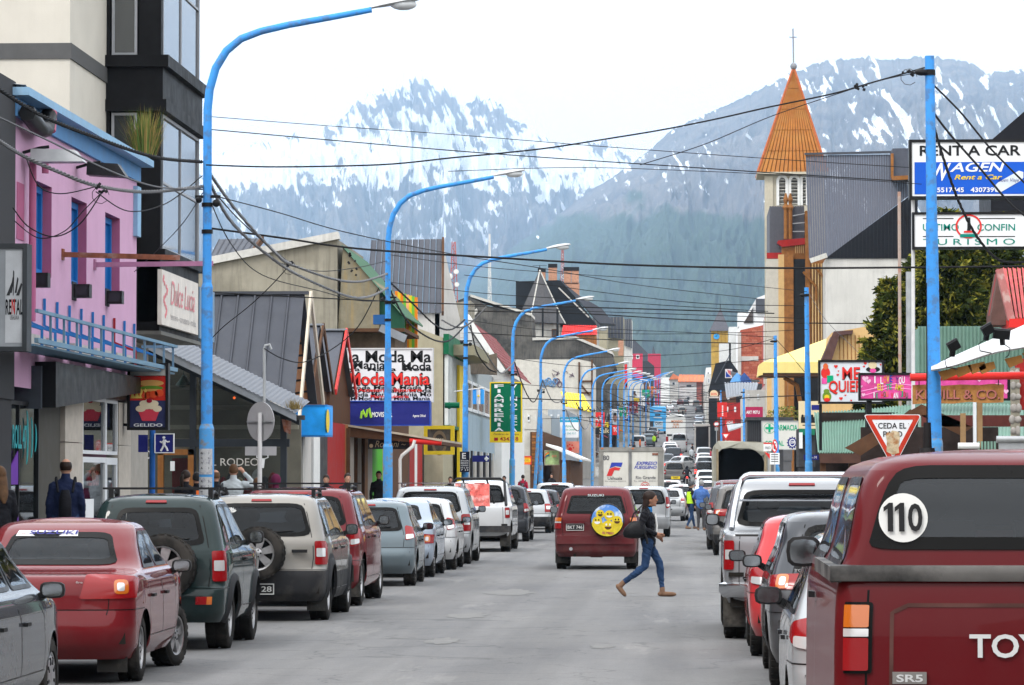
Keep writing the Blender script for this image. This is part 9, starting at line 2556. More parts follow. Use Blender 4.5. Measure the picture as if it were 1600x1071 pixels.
buslike('white_coach','white domed coach with orange brown lettering in the middle lane','bus',1040.5,1071,649.5,478,9,PWH,[(.05,.95,.30,.36,a9,'shadow_gap'),(.0,.12,.08,.28,RED_L,'tail_lamp')],[('MONDO',.28,.85,.76,.84,S('coach_orange',(.5,.15,.02),.5)),('SUR',.38,.68,.66,.73,S('coach_orange',(.5,.15,.02),.5)),('S.R.L.',.34,.74,.57,.63,S('coach_orange',(.5,.15,.02),.5))],rnd=.55)
Yv=432
a3('white_minibus','white minibus with dark rear window in front of the domed coach','van',5.2,1.95,2.35,PT['white'],XY(1061.5,Yv),Yv,aw=1,au='tall',lz=(.9,1.35),zb=1.45,R=.35,aj=False)
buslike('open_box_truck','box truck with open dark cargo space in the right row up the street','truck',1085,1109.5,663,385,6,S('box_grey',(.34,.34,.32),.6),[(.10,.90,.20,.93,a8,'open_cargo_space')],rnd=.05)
far_cars=[(998,440,'van','white','white delivery van showing above the box truck roof'),(1013,466,'pickup','bluegrey','blue grey pickup beside the person in the lime vest'),(1017,492,'suv','charcoal','charcoal SUV parked just left of the white coach'),(1020,516,'suv','silver','silver SUV parked in front of the double deck bus'),(1041,640,'sedan','silver','silver sedan just beyond the double deck bus'),(1041,725,'hatch','white','white hatchback second beyond the double deck bus'),(1053,880,'hatch','white','white car near the top of the street on the left'),(1047,800,'sedan','white','white sedan third beyond the double deck bus'),(1066,740,'suv','champagne','sand coloured jeep driving alone in the middle of the hill'),(1063,930,'hatch','maroon','dark red car at the very top of the street'),(1072,945,'hatch','charcoal','dark car beside the red one at the top of the street'),(1093,760,'suv','darkgrey','dark SUV high in the right row near the street top'),(1092.5,640,'sedan','silverblue','pale blue sedan alone in the upper right row'),(1091.5,575,'hatch','white','white hatchback just above the open box truck'),(1088,880,'suv','warmgrey','grey SUV at the top right of the street'),(1046.5,392,'pickup','white','white pickup just below the white minibus'),(1048,372,'pickup','white','second white pickup close behind the first below the minibus'),(1052,350,'suv','charcoal','charcoal wagon with brake lamp left of the silver crossing sedan'),(1041,326,'hatch','darkgrey','dark hatchback at the right edge of the box truck roof'),(1054,284,'suv','warmgrey','dark grey SUV directly above the yellow taxi sign'),(1100,352,'suv','silver','silver SUV right in front of the open box truck'),(1100.5,330,'hatch','white','white hatchback second in front of the open box truck'),(1101,308,'suv','white','white SUV carrying a pale round spare cover'),(1102,286,'suv','charcoal','black topped SUV with red lamps in the right row'),(1103,262,'hatch','white','white hatchback in the middle of the right row'),(1104.5,238,'hatch','white','white hatchback with glossy red lamps left of the canvas truck'),(1106,214,'sedan','white','nearest white sedan left of the canvas truck')]
dims={'van':(4.6,1.85,2.0),'pickup':(5.1,1.8,1.78),'suv':(4.4,1.8,1.7),'sedan':(4.3,1.72,1.46),'hatch':(3.9,1.7,1.5)}
for(px,Y,bs,pm,lb)in far_cars:
 L,W,H=dims[bs]
 nm={'van':'delivery_van','pickup':'pickup','suv':'suv','sedan':'sedan','hatch':'hatchback'}[bs]
 a3('distant_'+nm,lb,bs,L,W,H,PT[pm],XY(px,Y),Y,a6='cars further up the street',aw=1 if Y<300 else 0,au='plain'if bs in('hatch','sedan')else 'tall',lit=(px in(1052,1041,1102)),aj=False,brake3=False,zb=1.16 if bs=='pickup'else None)
a3('crossing_sedan','silver sedan turning across the lane behind the motorcyclist','sedan',4.3,1.72,1.46,PT['silver'],XY(1069,318),318,rotz=rad(-38),aw=1,au='wide',lit=True,aj=False)
#people
SKIN=S('skin',(.42,.23,.16),.55,bh=True,b5=.06)
SKIN2=S('skin_tan',(.34,.17,.11),.55,bh=True,b5=.06)
JEAN=S('blue_jeans',(.022,.045,.10),.85,bh=True,b5=.35,by=6,bump=.2)
HAIRD=S('dark_hair',(.022,.013,.010),.45,bh=True,b5=.3,by=14)
HAIRB=S('brown_hair',(.10,.055,.03),.5,bh=True,b5=.3,by=14)
BOOT=S('brown_suede',(.17,.10,.065),.85,bh=True,b5=.2)
JBLK=S('black_jacket',(.012,.012,.015),.6,bh=True,b5=.3,by=9,bump=.6)
def limb(b,pts,n=12):
 """closed tapered tube; pts: (x, y, z, radius[, radius2])"""
 P_=[V(p[:3])for p in pts];r=[p[3]for p in pts]
 N=len(P_);x=None
 T=[(P_[min(i+1,N-1)]-P_[max(i-1,0)]).normalized()for i in range(N)]
 x=T[0].orthogonal().normalized();rings=[]
 def ringat(c,t,x,rr):y=t.cross(x);return[c+(x*math.cos(2*PI*k/n)+y*math.sin(2*PI*k/n))*rr for k in range(n)]
 seq=[(P_[0]-T[0]*r[0]*.75,T[0],r[0]*.45),]+[(P_[i],T[i],r[i])for i in range(N)]+[(P_[-1]+T[-1]*r[-1]*.75,T[-1],r[-1]*.45)]
 vs=[]
 for c,t,rr in seq:
  x=(x-t*x.dot(t)).normalized();vs+=ringat(c,t,x,rr)
 M=len(seq);fs=[(i*n+k,i*n+(k+1)%n,(i+1)*n+(k+1)%n,(i+1)*n+k)for i in range(M-1)for k in range(n)]+[list(range(n))[::-1],list(range((M-1)*n,M*n))]
 b.add(vs,fs)
def loft(b,rings,n=16):
 """closed stack of ellipses (x, y, z, rx, ry)"""
 vs=[]
 for(x,y,z,rx,ry)in rings:vs+=[V((x+rx*math.cos(2*PI*k/n),y+ry*math.sin(2*PI*k/n),z))for k in range(n)]
 M=len(rings);b.add(vs,[(i*n+k,i*n+(k+1)%n,(i+1)*n+(k+1)%n,(i+1)*n+k)for i in range(M-1)for k in range(n)]+[list(range(n))[::-1],list(range((M-1)*n,M*n))])
def ag(bu,bf,loc,rotz,H=1.72,jk=JBLK,pk=JEAN,sh_=BOOT,hair=HAIRD,ai='short',vox=.016,pose=None,wide=1.0,coat=0.0,skin=SKIN,sc=1.0,a6=None,av=None,cat='person'):
 """one continuous body (voxel-joined), forward is local +y; joints in metres for H=1.72"""
 J=dict(head=(0,.02,1.60),neck=(0,0,1.44),hip=(0,0,.93),shl=(-.165,0,1.36),shr=(.165,0,1.36),ell=(-.23,-.03,1.10),elr=(.23,-.03,1.10),hal=(-.23,.06,.86),har=(.23,.06,.86),knl=(-.10,.02,.50),knr=(.10,.02,.50),anl=(-.10,-.02,.08),anr=(.10,-.02,.08),tol=(-.12,.15,.035),tor=(.12,.15,.035))
 J.update(pose or{})
 k=H/1.72
 J={a:V(v)for a,v in J.items()}
 o=bv(bu,bf,cat,loc,a6,rotz,local=True);o.scale=(k*sc,)*3
 prims=[]
 b=MB()
 hp=J['hip'];nk=J['neck'];hd=J['head']
 w=wide
 t=lambda f:hp.lerp(nk,f)
 rr=[(0,.155*w,.115),(.12,.165*w,.12),(.30,.145*w,.105),(.45,.150*w,.112),(.65,.175*w,.125),(.82,.185*w,.118),(.93,.13*w,.09),(1.0,.06,.06)]
 loft(b,[(t(f).x,t(f).y,t(f).z-.03,rx,ry)for f,rx,ry in[(-.12,.13*w,.10)]+rr])
 for f0,f1,r_ in((-.05,.15,.14),(.2,.5,.13),(.5,.9,.14)):prims.append((0,t(f0),t(f1),r_*w,r_*w))
 prims.append((0,J['shl'],J['shr'],.085,.085))
 limb(b,[(*nk,.068),(*(nk.lerp(hd,.5)),.060)]);limb(b,[(*(J['shl']+V((.02,0,-.01))),.06),(*(nk+V((0,0,-.02))),.07),(*(J['shr']+V((-.02,0,-.01))),.06)]);prims.append((3,nk+V((0,0,.03)),hd,.055,.06))
 #head with face
 f=V(J.get('look',(0,1,0))).normalized();sd=f.cross(Z_).normalized()
 R=Matrix((sd,f,Z_)).transposed()
 b.ell(hd+V((0,0,.02)),(.080,.100,.112),16,12,R=R);b.ell(hd+f*.028+V((0,0,-.055)),(.052,.058,.058),14,10,R=R)
 limb(b,[(*(hd+f*.088+V((0,0,.015))),.010),(*(hd+f*.110+V((0,0,-.018))),.015)],8)
 b.ell(hd+f*.092+V((0,0,-.052)),(.022,.012,.009),8,6,R=R);b.ell(hd+f*.078+V((0,0,-.095)),(.026,.02,.016),8,6,R=R)
 for s_ in(-1,1):b.ell(hd+sd*(.076*s_)+V((0,0,-.01))-f*.005,(.012,.022,.032),8,6,R=R)
 prims.append((3,hd,hd,.10,.10));prims.append((3,hd+f*.06+V((0,0,-.06)),hd+f*.06+V((0,0,-.06)),.07,.07))
 for s_,S_,E_,W_ in((-1,'shl','ell','hal'),(1,'shr','elr','har')):
  s0,e0,h0=J[S_],J[E_],J[W_]
  limb(b,[(*s0,.068),(*s0.lerp(e0,.5),.058),(*e0,.050),(*e0.lerp(h0,.5),.045),(*h0,.036)])
  prims.append((0,s0,e0,.065,.052));prims.append((0,e0,h0-(h0-e0).normalized()*.02,.05,.04))
  d=(h0-e0).normalized();x=d.orthogonal().normalized();y=d.cross(x)
  pc=h0+d*.05;limb(b,[(*h0,.030),(*pc,.036),(*(h0+d*.085),.030)]);prims.append((1,h0+d*.035,h0+d*.12,.035,.03))
  for i in range(4):
   q=h0+d*.085+x*(.024*(i-1.5));c_=y*(.02*s_*-1);ln=(.062,.072,.068,.052)[i]
   limb(b,[(*q,.0095),(*(q+d*ln*.55+c_*.4),.009),(*(q+d*ln+c_),.008)],8)
  limb(b,[(*(h0+d*.03+x*.03),.011),(*(h0+d*.075+x*.058+y*.01*s_),.010),(*(h0+d*.10+x*.06),.009)],8)
 for s_,K_,A_,T_ in((-1,'knl','anl','tol'),(1,'knr','anr','tor')):
  h0=hp+V((s_*.085*w,0,-.04));kn,an,to=J[K_],J[A_],J[T_]
  limb(b,[(*h0,.098*w),(*h0.lerp(kn,.35),.083*w),(*kn,.058),(*kn.lerp(an,.3),.058),(*kn.lerp(an,.75),.042),(*an,.038)],14)
  prims.append((4,h0,kn,.09,.06));prims.append((4,kn,an+(kn-an).normalized()*.02,.058,.042))
  d=(to-an);hl=an+V((0,0,0))
  ft=V((to.x-an.x,to.y-an.y,0));ft=ft.normalized()if ft.length>.02 else V((0,1,0))
  dd=(to-an).normalized()
  heel=J.get('heel'+K_[-1]);heel=V(heel)if heel else V((an.x,an.y,to.z+.005))-ft*.045
  limb(b,[(*heel,.036),(*heel.lerp(to,.45),.040),(*to,.036),(*(to+(to-heel).normalized()*.035),.026)],12);limb(b,[(*an,.042),(*heel.lerp(to,.2),.042)])
  prims.append((5,heel,to,.045,.04));prims.append((5,an-V((0,0,.0)),heel.lerp(to,.2),.045,.045))
 if coat:
  loft(b,[(hp.x,hp.y,hp.z-coat,.17*w,.13),(hp.x,hp.y,hp.z+.05,.17*w,.13),(hp.x,hp.y,hp.z+.2,.155*w,.12)]);prims.append((0,hp-V((0,0,coat)),hp+V((0,0,.2)),.15,.15))
 me=bpy.data.meshes.new('body');me.from_pydata(b.v,[],b.f)
 bm=bmesh.new();bm.from_mesh(me);bmesh.ops.recalc_face_normals(bm,faces=bm.faces);bm.to_mesh(me);bm.free()
 ob=bpy.data.objects.new('body',me);COL.objects.link(ob)
 md=ob.modifiers.new('r','REMESH');md.mode='VOXEL';md.voxel_size=vox;md.adaptivity=0
 ms=ob.modifiers.new('s','SMOOTH');ms.iterations=3;ms.factor=.5
 dg=bpy.context.evaluated_depsgraph_get();dg.update()
 m2=bpy.data.meshes.new_from_object(ob.evaluated_get(dg));ob.modifiers.clear();ob.data=m2;m2.name='body'
 ob.parent=o
 n=len(m2.polygons);cen=np.empty(n*3);m2.polygons.foreach_get('center',cen);cen=cen.reshape(-1,3)
 best=np.full(n,9.);tag_=np.zeros(n,np.int32)
 for(tg,a,c,ra,rb)in prims:
  a=np.array(a);c=np.array(c);d=c-a;L2=max(1e-9,d@d);u=np.clip(((cen-a)@d)/L2,0,1)
  dist=np.linalg.norm(cen-(a+u[:,None]*d),axis=1)-(ra+(rb-ra)*u)
  m_=dist<best;best[m_]=dist[m_];tag_[m_]=tg
 mats_=[jk,skin,skin,skin,pk,sh_]
 m2.materials.clear()
 for m_ in mats_:m2.materials.append(m_)
 m2.polygons.foreach_set('material_index',tag_);m2.polygons.foreach_set('use_smooth',np.ones(n,bool));m2.update()
 #cloth folds on clothed vertices
 nv=len(m2.vertices);co=np.empty(nv*3);m2.vertices.foreach_get('co',co);co=co.reshape(-1,3);no=np.empty(nv*3);m2.vertices.foreach_get('normal',no);no=no.reshape(-1,3)
 lt_=np.empty(n,np.int32);m2.polygons.foreach_get('loop_total',lt_);li=np.empty(len(m2.loops),np.int32);m2.loops.foreach_get('vertex_index',li)
 cv=np.zeros(nv);cv[li]=np.repeat(((tag_==0)|(tag_==4)).astype(float),lt_)
 fo=fbm(co[:,0]*14+co[:,2]*7+40,co[:,2]*24+co[:,1]*15+90,3,5,True)-.6
 co+=no*(fo*.020*cv)[:,None];m2.vertices.foreach_set('co',co.ravel());m2.update()
 #eyes and hair
 for s_ in(-1,1):
  e=MB();c=hd+sd*(.031*s_)+f*.082+V((0,0,.022));e.ell(c,(.013,.010,.008),8,6,R=R);e.aa('eye',S('eye_dark',(.02,.015,.012),.2,bh=True),o,60)
 h=MB();hb=hd-f*.012+V((0,0,.028))
 def cap(kx,zcut,m=14,kk=10):
  vs=[];fs=[]
  for j in range(kk+1):
   tt=PI*.5*j/kk*1.45
   for i in range(m):
    a=2*PI*i/m;fr=math.cos(a-PI/2)
    th=min(tt,PI*(.5+.22*(1-fr)*.5)-(.32 if fr>.5 else 0))
    p=V((math.sin(th)*math.cos(a)*.090*kx,math.sin(th)*math.sin(a)*.111*kx,math.cos(th)*.111*kx));vs.append(hb+R@p)
  for j in range(kk):
   for i in range(m):fs.append((j*m+i,(j+1)*m+i,(j+1)*m+(i+1)%m,j*m+(i+1)%m))
  h.add(vs,fs)
 if ai in('short','long','tail'):cap(1.0,0);h.aa('hair',hair,o,60)
 if ai=='long':
  h=MB();rg=[]
  for i,(dz,db,rx,ry)in enumerate(((.05,-.02,.075,.08),(-.02,-.045,.088,.07),(-.10,-.07,.09,.055),(-.18,-.095,.088,.045),(-.26,-.12,.075,.036),(-.33,-.135,.05,.026),(-.38,-.145,.02,.014))):
   c=hd+f*db;rg.append((c.x,c.y,c.z+dz,rx,ry))
  n_=14;vs=[]
  for(x,y,z,rx,ry)in rg:vs+=[V((x,y,z))+R@V((rx*math.cos(2*PI*q/n_),ry*math.sin(2*PI*q/n_),0))for q in range(n_)]
  h.add(vs,[(i*n_+q,i*n_+(q+1)%n_,(i+1)*n_+(q+1)%n_,(i+1)*n_+q)for i in range(len(rg)-1)for q in range(n_)]);h.aa('long_hair',hair,o,60)
 if ai=='tail':
  h=MB();limb(h,[(*(hd-f*.10+V((0,0,.04))),.03),(*(hd-f*.15+V((0,0,-.02))),.04),(*(hd-f*.15+V((0,0,-.14))),.035),(*(hd-f*.12+V((0,0,-.26))),.015)]);h.aa('pony_tail',hair,o,60)
 if ai=='bald':
  h=MB();vs=[];m=14
  for j in range(5):
   th=PI*(.30+.40*j/4)
   for i in range(9):
    a=PI+PI*i/8;vs.append(hb+R@V((math.sin(th)*math.cos(a)*.086,math.sin(th)*math.sin(a)*.100,math.cos(th)*.10)))
  h.add(vs,[(j*9+i,(j+1)*9+i,(j+1)*9+i+1,j*9+i+1)for j in range(4)for i in range(8)]);h.aa('hair',hair,o,60)
 if ai=='hood':h.ell(hb+V((0,0,-.01)),(.112,.125,.135),14,10,R=R);h.aa('hood',jk,o,60)
 if ai=='cap':
  cap(1.06,0);h.ell(hb+f*.10+V((0,0,.005)),(.07,.07,.012),12,6,R=R);h.aa('cap',hair,o,60)
 if av:av(o,J,hd,f,sd,R)
 return o
GW=.33
def at(px,Y):return XY(px,Y)
def woman_extra(o,J,hd,f,sd,R):
 b=MB();c=J['neck']
 b.lathe([(.080,-.03),(.082,.0),(.070,.03),(.062,.055),(.056,.055)],c+V((0,.008,-.01)),(0,.25,1),16);b.aa('blue_scarf',S('scarf_blue',(.03,.17,.42),.8,bh=True,b5=.3,by=20),o,60)
 BG=S('bag_leather',(.012,.012,.013),.35,bh=True,b5=.3,by=12,bump=.6)
 b=MB();x=.22
 loft(b,[(x,-.20,.90,.03,.07),(x,-.20,.92,.06,.15),(x,-.185,.98,.075,.185),(x,-.17,1.06,.07,.17),(x,-.15,1.13,.05,.12),(x,-.13,1.17,.025,.08)]);bag=b.aa('handbag',BG,o,60)
 b=MB();b.tube([(x,-.25,1.13),(x-.02,-.2,1.28),(x-.03,-.06,1.42),(x-.02,.02,1.30),(x,-.03,1.13)],.011,6);b.aa('bag_strap',BG,bag,60)
 b=MB();b.tube([(x+.03,-.04,1.0),(x+.04,.0,.9),(x+.03,.01,.82)],.02,6);b.aa('bag_tassel',BG,bag,60)
 b=MB();b.tube([(-.05,.125,1.28),(-.05,.150,1.1),(-.04,.145,.98)],.02,6);b.aa('shirt_front',br,o,60)
 b=MB();b.tube([(.085,.145,.965),(.10,.165,.95)],.032,8);b.aa('cuff',S('cuff_grey',(.45,.45,.45),.8,bh=True),o,60)
WJ=dict(head=(0,.055,1.50),neck=(0,.0,1.35),hip=(0,.02,.86),shl=(-.165,-.01,1.285),shr=(.165,-.02,1.285),ell=(-.22,-.02,1.06),elr=(.235,-.10,1.06),hal=(-.16,.14,.95),har=(.13,.14,.97),knl=(-.09,.19,.52),anl=(-.09,.235,.13),tol=(-.09,.40,.035),heell=(-.09,.19,.04),knr=(.09,-.03,.47),anr=(.09,-.36,.22),tor=(.09,-.355,.05),heelr=(.09,-.45,.17))
ag('person','woman in black jacket and blue jeans striding across the street with a handbag',(at(1010.5,55),55,0),rad(-90),H=1.72*1.01,pose=WJ,ai='long',vox=.0085,skin=SKIN2,wide=.88,av=woman_extra)
def pack(col,w=.14,z=1.15):
 def f_(o,J,hd,f,sd,R):
  b=MB();loft(b,[(0,-.17,z-.22,w*.7,.05),(0,-.19,z-.18,w,.08),(0,-.19,z+.05,w*.95,.08),(0,-.17,z+.18,w*.6,.05)]);bp=b.aa('backpack',col,o,60)
  for s_ in(-1,1):b=MB();b.tube([(s_*.1,-.12,z+.15),(s_*.13,-.03,1.47),(s_*.14,.1,1.35)],.02,5);b.aa('strap',col,bp)
 return f_
NVY=S('navy_jacket',(.012,.018,.05),.7,bh=True,b5=.25,by=7,bump=.4);WSW=S('pale_sweater',(.42,.46,.48),.85,bh=True,b5=.1,bump=.4);MRN=S('maroon_hoodie',(.11,.018,.05),.85,bh=True,b5=.2)
BLUH=S('blue_hoodie',(.07,.15,.38),.85,bh=True,b5=.2,by=8,bump=.4);GRP=S('grey_trousers',(.06,.06,.065),.85,bh=True,b5=.2);RDJ=S('red_jacket',(.40,.02,.05),.7,bh=True,b5=.4,by=12)
LIME=S('lime_vest',(.45,.75,.04),.6,bh=True,b5=.1);ORV=S('orange_vest',(.75,.16,.03),.6,bh=True);YLB=S('yellow_bag',(.65,.55,.03),.6,bh=True)
def vest(col):
 def f_(o,J,hd,f,sd,R):
  b=MB();loft(b,[(0,0,.93,.175,.14),(0,0,1.1,.165,.135),(0,0,1.25,.18,.14),(0,0,1.36,.16,.11)]);v=b.aa('safety_vest',col,o,60)
  b=MB();b.lathe([(.182,0),(.182,.05)],(0,0,1.05),(0,0,1),16);
 return f_
ag('person','balding man in a navy jacket with a black shoulder bag seen from behind',(at(103,50),50,GW),rad(8),H=1.78,jk=NVY,hair=HAIRD,ai='bald',av=pack(JBLK,.09,1.12),wide=1.1)
ag('person','person in a black coat with reddish hair cut off at the left edge',(at(0,46),46,GW),rad(40),H=1.66,hair=HAIRB,ai='long',coat=.1)
ag('person','woman with a dark ponytail and black top left of the poster covered pole',(at(290,66),66,GW),rad(-25),H=1.66,ai='tail',hair=HAIRD)
ag('person','person in a black cap with an orange collar behind the lamp post',(at(308,68),68,GW),rad(20),H=1.62,ai='cap',hair=b9,av=vest(ORV))
ag('person','short haired man in a black hooded jacket with a backpack right of the lamp post',(at(337,64),64,GW),rad(10),H=1.66,ai='bald',hair=HAIRB,av=pack(S('pack_grey',(.05,.055,.06),.7,bh=True),.13,1.15))
ag('person','man in a pale sweater holding one hand up to his ear',(at(365,67),67,GW),rad(5),H=1.78,jk=WSW,hair=HAIRB,pose=dict(elr=(.42,.02,1.32),har=(.20,.05,1.56)),wide=1.05)
ag('person','small person with light brown hair right of the man in the pale sweater',(at(402,66),66,GW),rad(0),H=1.52,hair=HAIRB,ai='short')
ag('person','person wearing a maroon hood beside the round sign',(at(431,69),69,GW),rad(0),H=1.58,jk=MRN,ai='hood')
ag('person','dark haired person passing in front of the red shop wall',(at(510,86),86,GW),rad(180),H=1.6,hair=HAIRD)
ag('person','person with dark hair and sunglasses close to the timber shutters',(at(543,86),86,GW),rad(200),H=1.64,hair=HAIRD)
ag('person','person in dark clothes and yellow top standing in the green doorway',(at(592,103),103,GW),rad(180),H=1.74,ai='short',pk=JBLK)
ag('person','child sized person by the framed picture board',(at(704,130),130,GW),rad(180),H=1.6,vox=.025)
ag('person','person in a bright red patterned jacket with a dark rucksack',(at(817,168),168,GW),rad(-10),H=1.72,jk=RDJ,hair=HAIRD,vox=.022,av=pack(GRP,.12))
ag('person','person in a tan jacket beside the third lamp post',(at(788,160),160,GW),rad(160),H=1.66,jk=BOOT,vox=.025)
ag('person','fair haired person under the timber lean-to',(at(845,190),190,.5),rad(180),H=1.62,hair=HAIRB,vox=.03);ag('person','dark haired person right of the fair one under the lean-to',(at(862,192),192,.5),rad(180),H=1.64,vox=.03)
#right side: hi-vis attendant and man in blue hoodie
ag('person','traffic attendant in a black jacket and lime vest with ponytail and cap',(at(1079,131),131,0),rad(-60),H=1.74,ai='cap',hair=S('cap_grey',(.06,.06,.065),.7,bh=True),vox=.016,av=vest(LIME),pose=dict(knl=(-.1,.12,.5),anl=(-.1,.22,.08),tol=(-.1,.36,.035),knr=(.1,-.02,.48),anr=(.1,-.22,.10),tor=(.1,-.08,.035)))
ag('person','man in a blue hoodie and grey trousers with tan boots seen from behind',(at(1095.5,127),127,0),rad(-8),H=1.80,jk=BLUH,pk=GRP,sh_=BOOT,ai='cap',hair=S('cap_pale',(.25,.25,.25),.7,bh=True),vox=.014,wide=1.15,pose=dict(ell=(-.27,.05,1.14),hal=(-.2,.26,1.08),elr=(.27,.05,1.14),har=(.2,.26,1.08)))
for(px,Y,H,jk,lb)in((1082,375,1.75,JBLK,'man in black walking in the road beside the right row'),(1080.5,352,1.68,WSW,'person in a white top crossing behind the motorcyclist'),(1022,455,1.75,LIME,'person in a lime vest beside the blue grey pickup'),(1000,420,1.75,ORV,'worker in an orange vest on the left kerb'),(1067,690,1.75,JBLK,'tiny dark person walking in front of the sand coloured jeep'),(1006,470,1.7,RDJ,'person in red on the left pavement near the bus'),(972,330,1.7,NVY,'person in navy on the left pavement by the lamp posts'),(977,345,1.66,RDJ,'person in a red jacket among the lamp posts'),(984,360,1.7,WSW,'person in grey between the far lamp posts'),(991,380,1.7,JBLK,'person in black between the far lamp posts'),(966,318,1.62,BOOT,'person in a tan coat among the nearer lamp posts'),(950,300,1.7,JBLK,'dark figure by the black shop board'),(1115,300,1.7,JBLK,'dark figure on the right pavement by the disc sign'),(1121,290,1.7,NVY,'second dark figure on the right pavement by the disc sign'),(1111,330,1.68,RDJ,'person in red on the right pavement')):
 side=px<1035 or px>1105
 ag('person',lb,(at(px,Y),Y,gz(Y)+(.14 if side else 0)),rad((px*37)%360),H=H,jk=jk,pk=GRP,vox=.045,a6='people in the distance',ai='short')
 #motorcyclist
def moto():
 Y=268;x=at(1073.5,Y);g_=gz(Y)
 o=bv('motorcycle','motorcycle with a glowing red tail lamp riding up the middle of the street','motorcycle',(x,Y,g_))
 tm,rm=be(.31,.14,'six')
 for yy in(0,1.35):w=bb(tm,'wheel',o,(0,yy,.31+gz(Y+yy)-g_));bb(rm,'rim',w)
 b=MB();b.ell((x,Y+.8,g_+.85),(.16,.35,.14),10,8);b.aa('fuel_tank',b9,o,60)
 b=MB();b.ell((x,Y+.25,g_+.82),(.13,.35,.07),10,6);b.aa('saddle',b9,o,60)
 b=MB();b.box(x-.14,x+.14,Y+.35,Y+.9,g_+.3,g_+.7);b.aa('engine',bo,o)
 b=MB();b.tube([(x-.36,Y+1.0,g_+1.08),(x-.1,Y+1.1,g_+1.05),(x+.1,Y+1.1,g_+1.05),(x+.36,Y+1.0,g_+1.08)],.018,6);b.aa('handlebar',b9,o)
 b=MB();b.ell((x,Y-.18,g_+.78),(.085,.03,.07),10,6);b.aa('tail_lamp',RED_LIT,o,60)
 b=MB();b.box(x-.08,x+.08,Y-.2,Y-.18,g_+.52,g_+.66);b.aa('number_plate',PLATE,o)
 b=MB();b.tube([(x,Y,g_+.31),(x,Y+.3,g_+.7),(x,Y+1.1,g_+.95),(x,Y+1.35,g_+.31)],.03,6);b.aa('frame',b9,o)
 ag('person','rider in black clothes and helmet on the motorcycle',(x,Y+.15,g_),0,H=1.72,jk=JBLK,pk=JBLK,sh_=b9,ai='hood',vox=.03,pose=dict(hip=(0,.0,.92),neck=(0,.18,1.38),head=(0,.26,1.52),shl=(-.2,.17,1.32),shr=(.2,.17,1.32),ell=(-.32,.4,1.15),elr=(.32,.4,1.15),hal=(-.33,.75,1.06),har=(.33,.75,1.06),knl=(-.22,.42,.72),knr=(.22,.42,.72),anl=(-.2,.25,.32),anr=(.2,.25,.32),tol=(-.2,.40,.26),tor=(.2,.40,.26)))
moto()
#street lamps and cables
LH=S('lamp_head_grey',(.45,.46,.47),.45,.2,b5=.08);LGL=S('lamp_lens',(.55,.57,.58),.15,b5=.03)
def street_lamp(Y,X=-7.05,bf='',papers=0):
 g_=gz(Y)+.13
 o=bv('street_lamp',bf,'street lamp',(X,Y,g_),'light blue street lamps along the left kerb')
 o.rotation_euler=(random.uniform(-.004,.004),random.uniform(-.006,.006)if Y>60 else 0,0)
 b=MB();b.cyl((X,Y,g_),(X,Y,g_+2.45),.112,.112,16);b.cyl((X,Y,g_+2.45),(X,Y,g_+2.52),.112,.088,16,caps=False);b.aa('pole_base',POLEB2,o,50)
 b=MB();b.cyl((X,Y,g_+2.5),(X,Y,g_+4.55),.086,.086,14);b.cyl((X,Y,g_+4.55),(X,Y,g_+4.62),.086,.068,14,caps=False)
 h=[(0,4.6),(0,7.2),(.03,7.5),(.12,7.82),(.28,8.08),(.50,8.26),(.80,8.37),(1.2,8.46),(1.9,8.58),(2.45,8.68)]
 b.tube([(X+x,Y,g_+z)for x,z in h],[.068,.064,.063,.062,.060,.058,.055,.052,.048,.044],12);b.aa('arm',POLEB,o,60)
 b=MB();c=V((X+2.45,Y,g_+8.69));u=V((.985,0,.17)).normalized();n_=V((-.17,0,.985))
 for k,(t,w,hh)in enumerate(((0,.05,.05),(.16,.07,.06),(.2,.11,.085),(.42,.14,.09),(.62,.15,.07),(.72,.10,.04))):
  pass
 st=[(0,.05,.045,0),(.10,.06,.05,0),(.14,.09,.06,0),(.32,.13,.075,0),(.55,.15,.07,.0),(.70,.10,.04,.0),(.74,.02,.01,0)]
 n=10;vs=[]
 for(t,w,hh,d)in st:vs+=[c+u*t+V((0,1,0))*(w*math.cos(2*PI*k/n))+n_*(hh*math.sin(2*PI*k/n)*(1 if math.sin(2*PI*k/n)>0 else .35)+.02)for k in range(n)]
 b.add(vs,[(i*n+k,i*n+(k+1)%n,(i+1)*n+(k+1)%n,(i+1)*n+k)for i in range(len(st)-1)for k in range(n)]+[list(range(n))]);hd_=b.aa('lamp_head',LH,o,50)
 b=MB();b.ell(c+u*.48-n_*.02,(.20,.12,.085),12,8);b.aa('lens',LGL,hd_,60)
 if papers:
  for k in range(papers):
   z=g_+1.35+k*.42;b=MB();pts=[V((X+.116*math.cos(a),Y+.116*math.sin(a),0))for a in[-2.6+2.0*i/8 for i in range(9)]]
   vs=[p+V((0,0,z))for p in pts]+[p+V((0,0,z+.38))for p in pts];b.add(vs,[(i,i+1,10+i,9+i)for i in range(8)]);pp=b.aa('pasted_notice',S('pasted_paper',(.45,.46,.47),.8,b5=.12,patch=.6,b4=(.2,.2,.25),ba=20),o)
   b=MB()
   for q in range(4):b.text(['AVISO','BUSCO','se alquila','TEL 2901'][(q+k)%4],(X-.075,Y-.128+.02,z+.30-q*.075),X_,Z_,.13,.035,b2=.02)
   b.aa('notice_print',a9,pp)
 b=MB()
 for z in(5.35,5.75):b.cyl((X,Y,g_+z),(X,Y,g_+z+.06),.085,n=12)
 b.bar((X-.18,Y-.02,g_+5.9),(X+.2,Y-.02,g_+5.9),.04);b.ell((X-.12,Y-.05,g_+5.85),.05,8,6);b.ell((X+.14,Y-.05,g_+5.8),.06,8,6)
 b.aa('cable_clamp',a8,o,50)
 return o
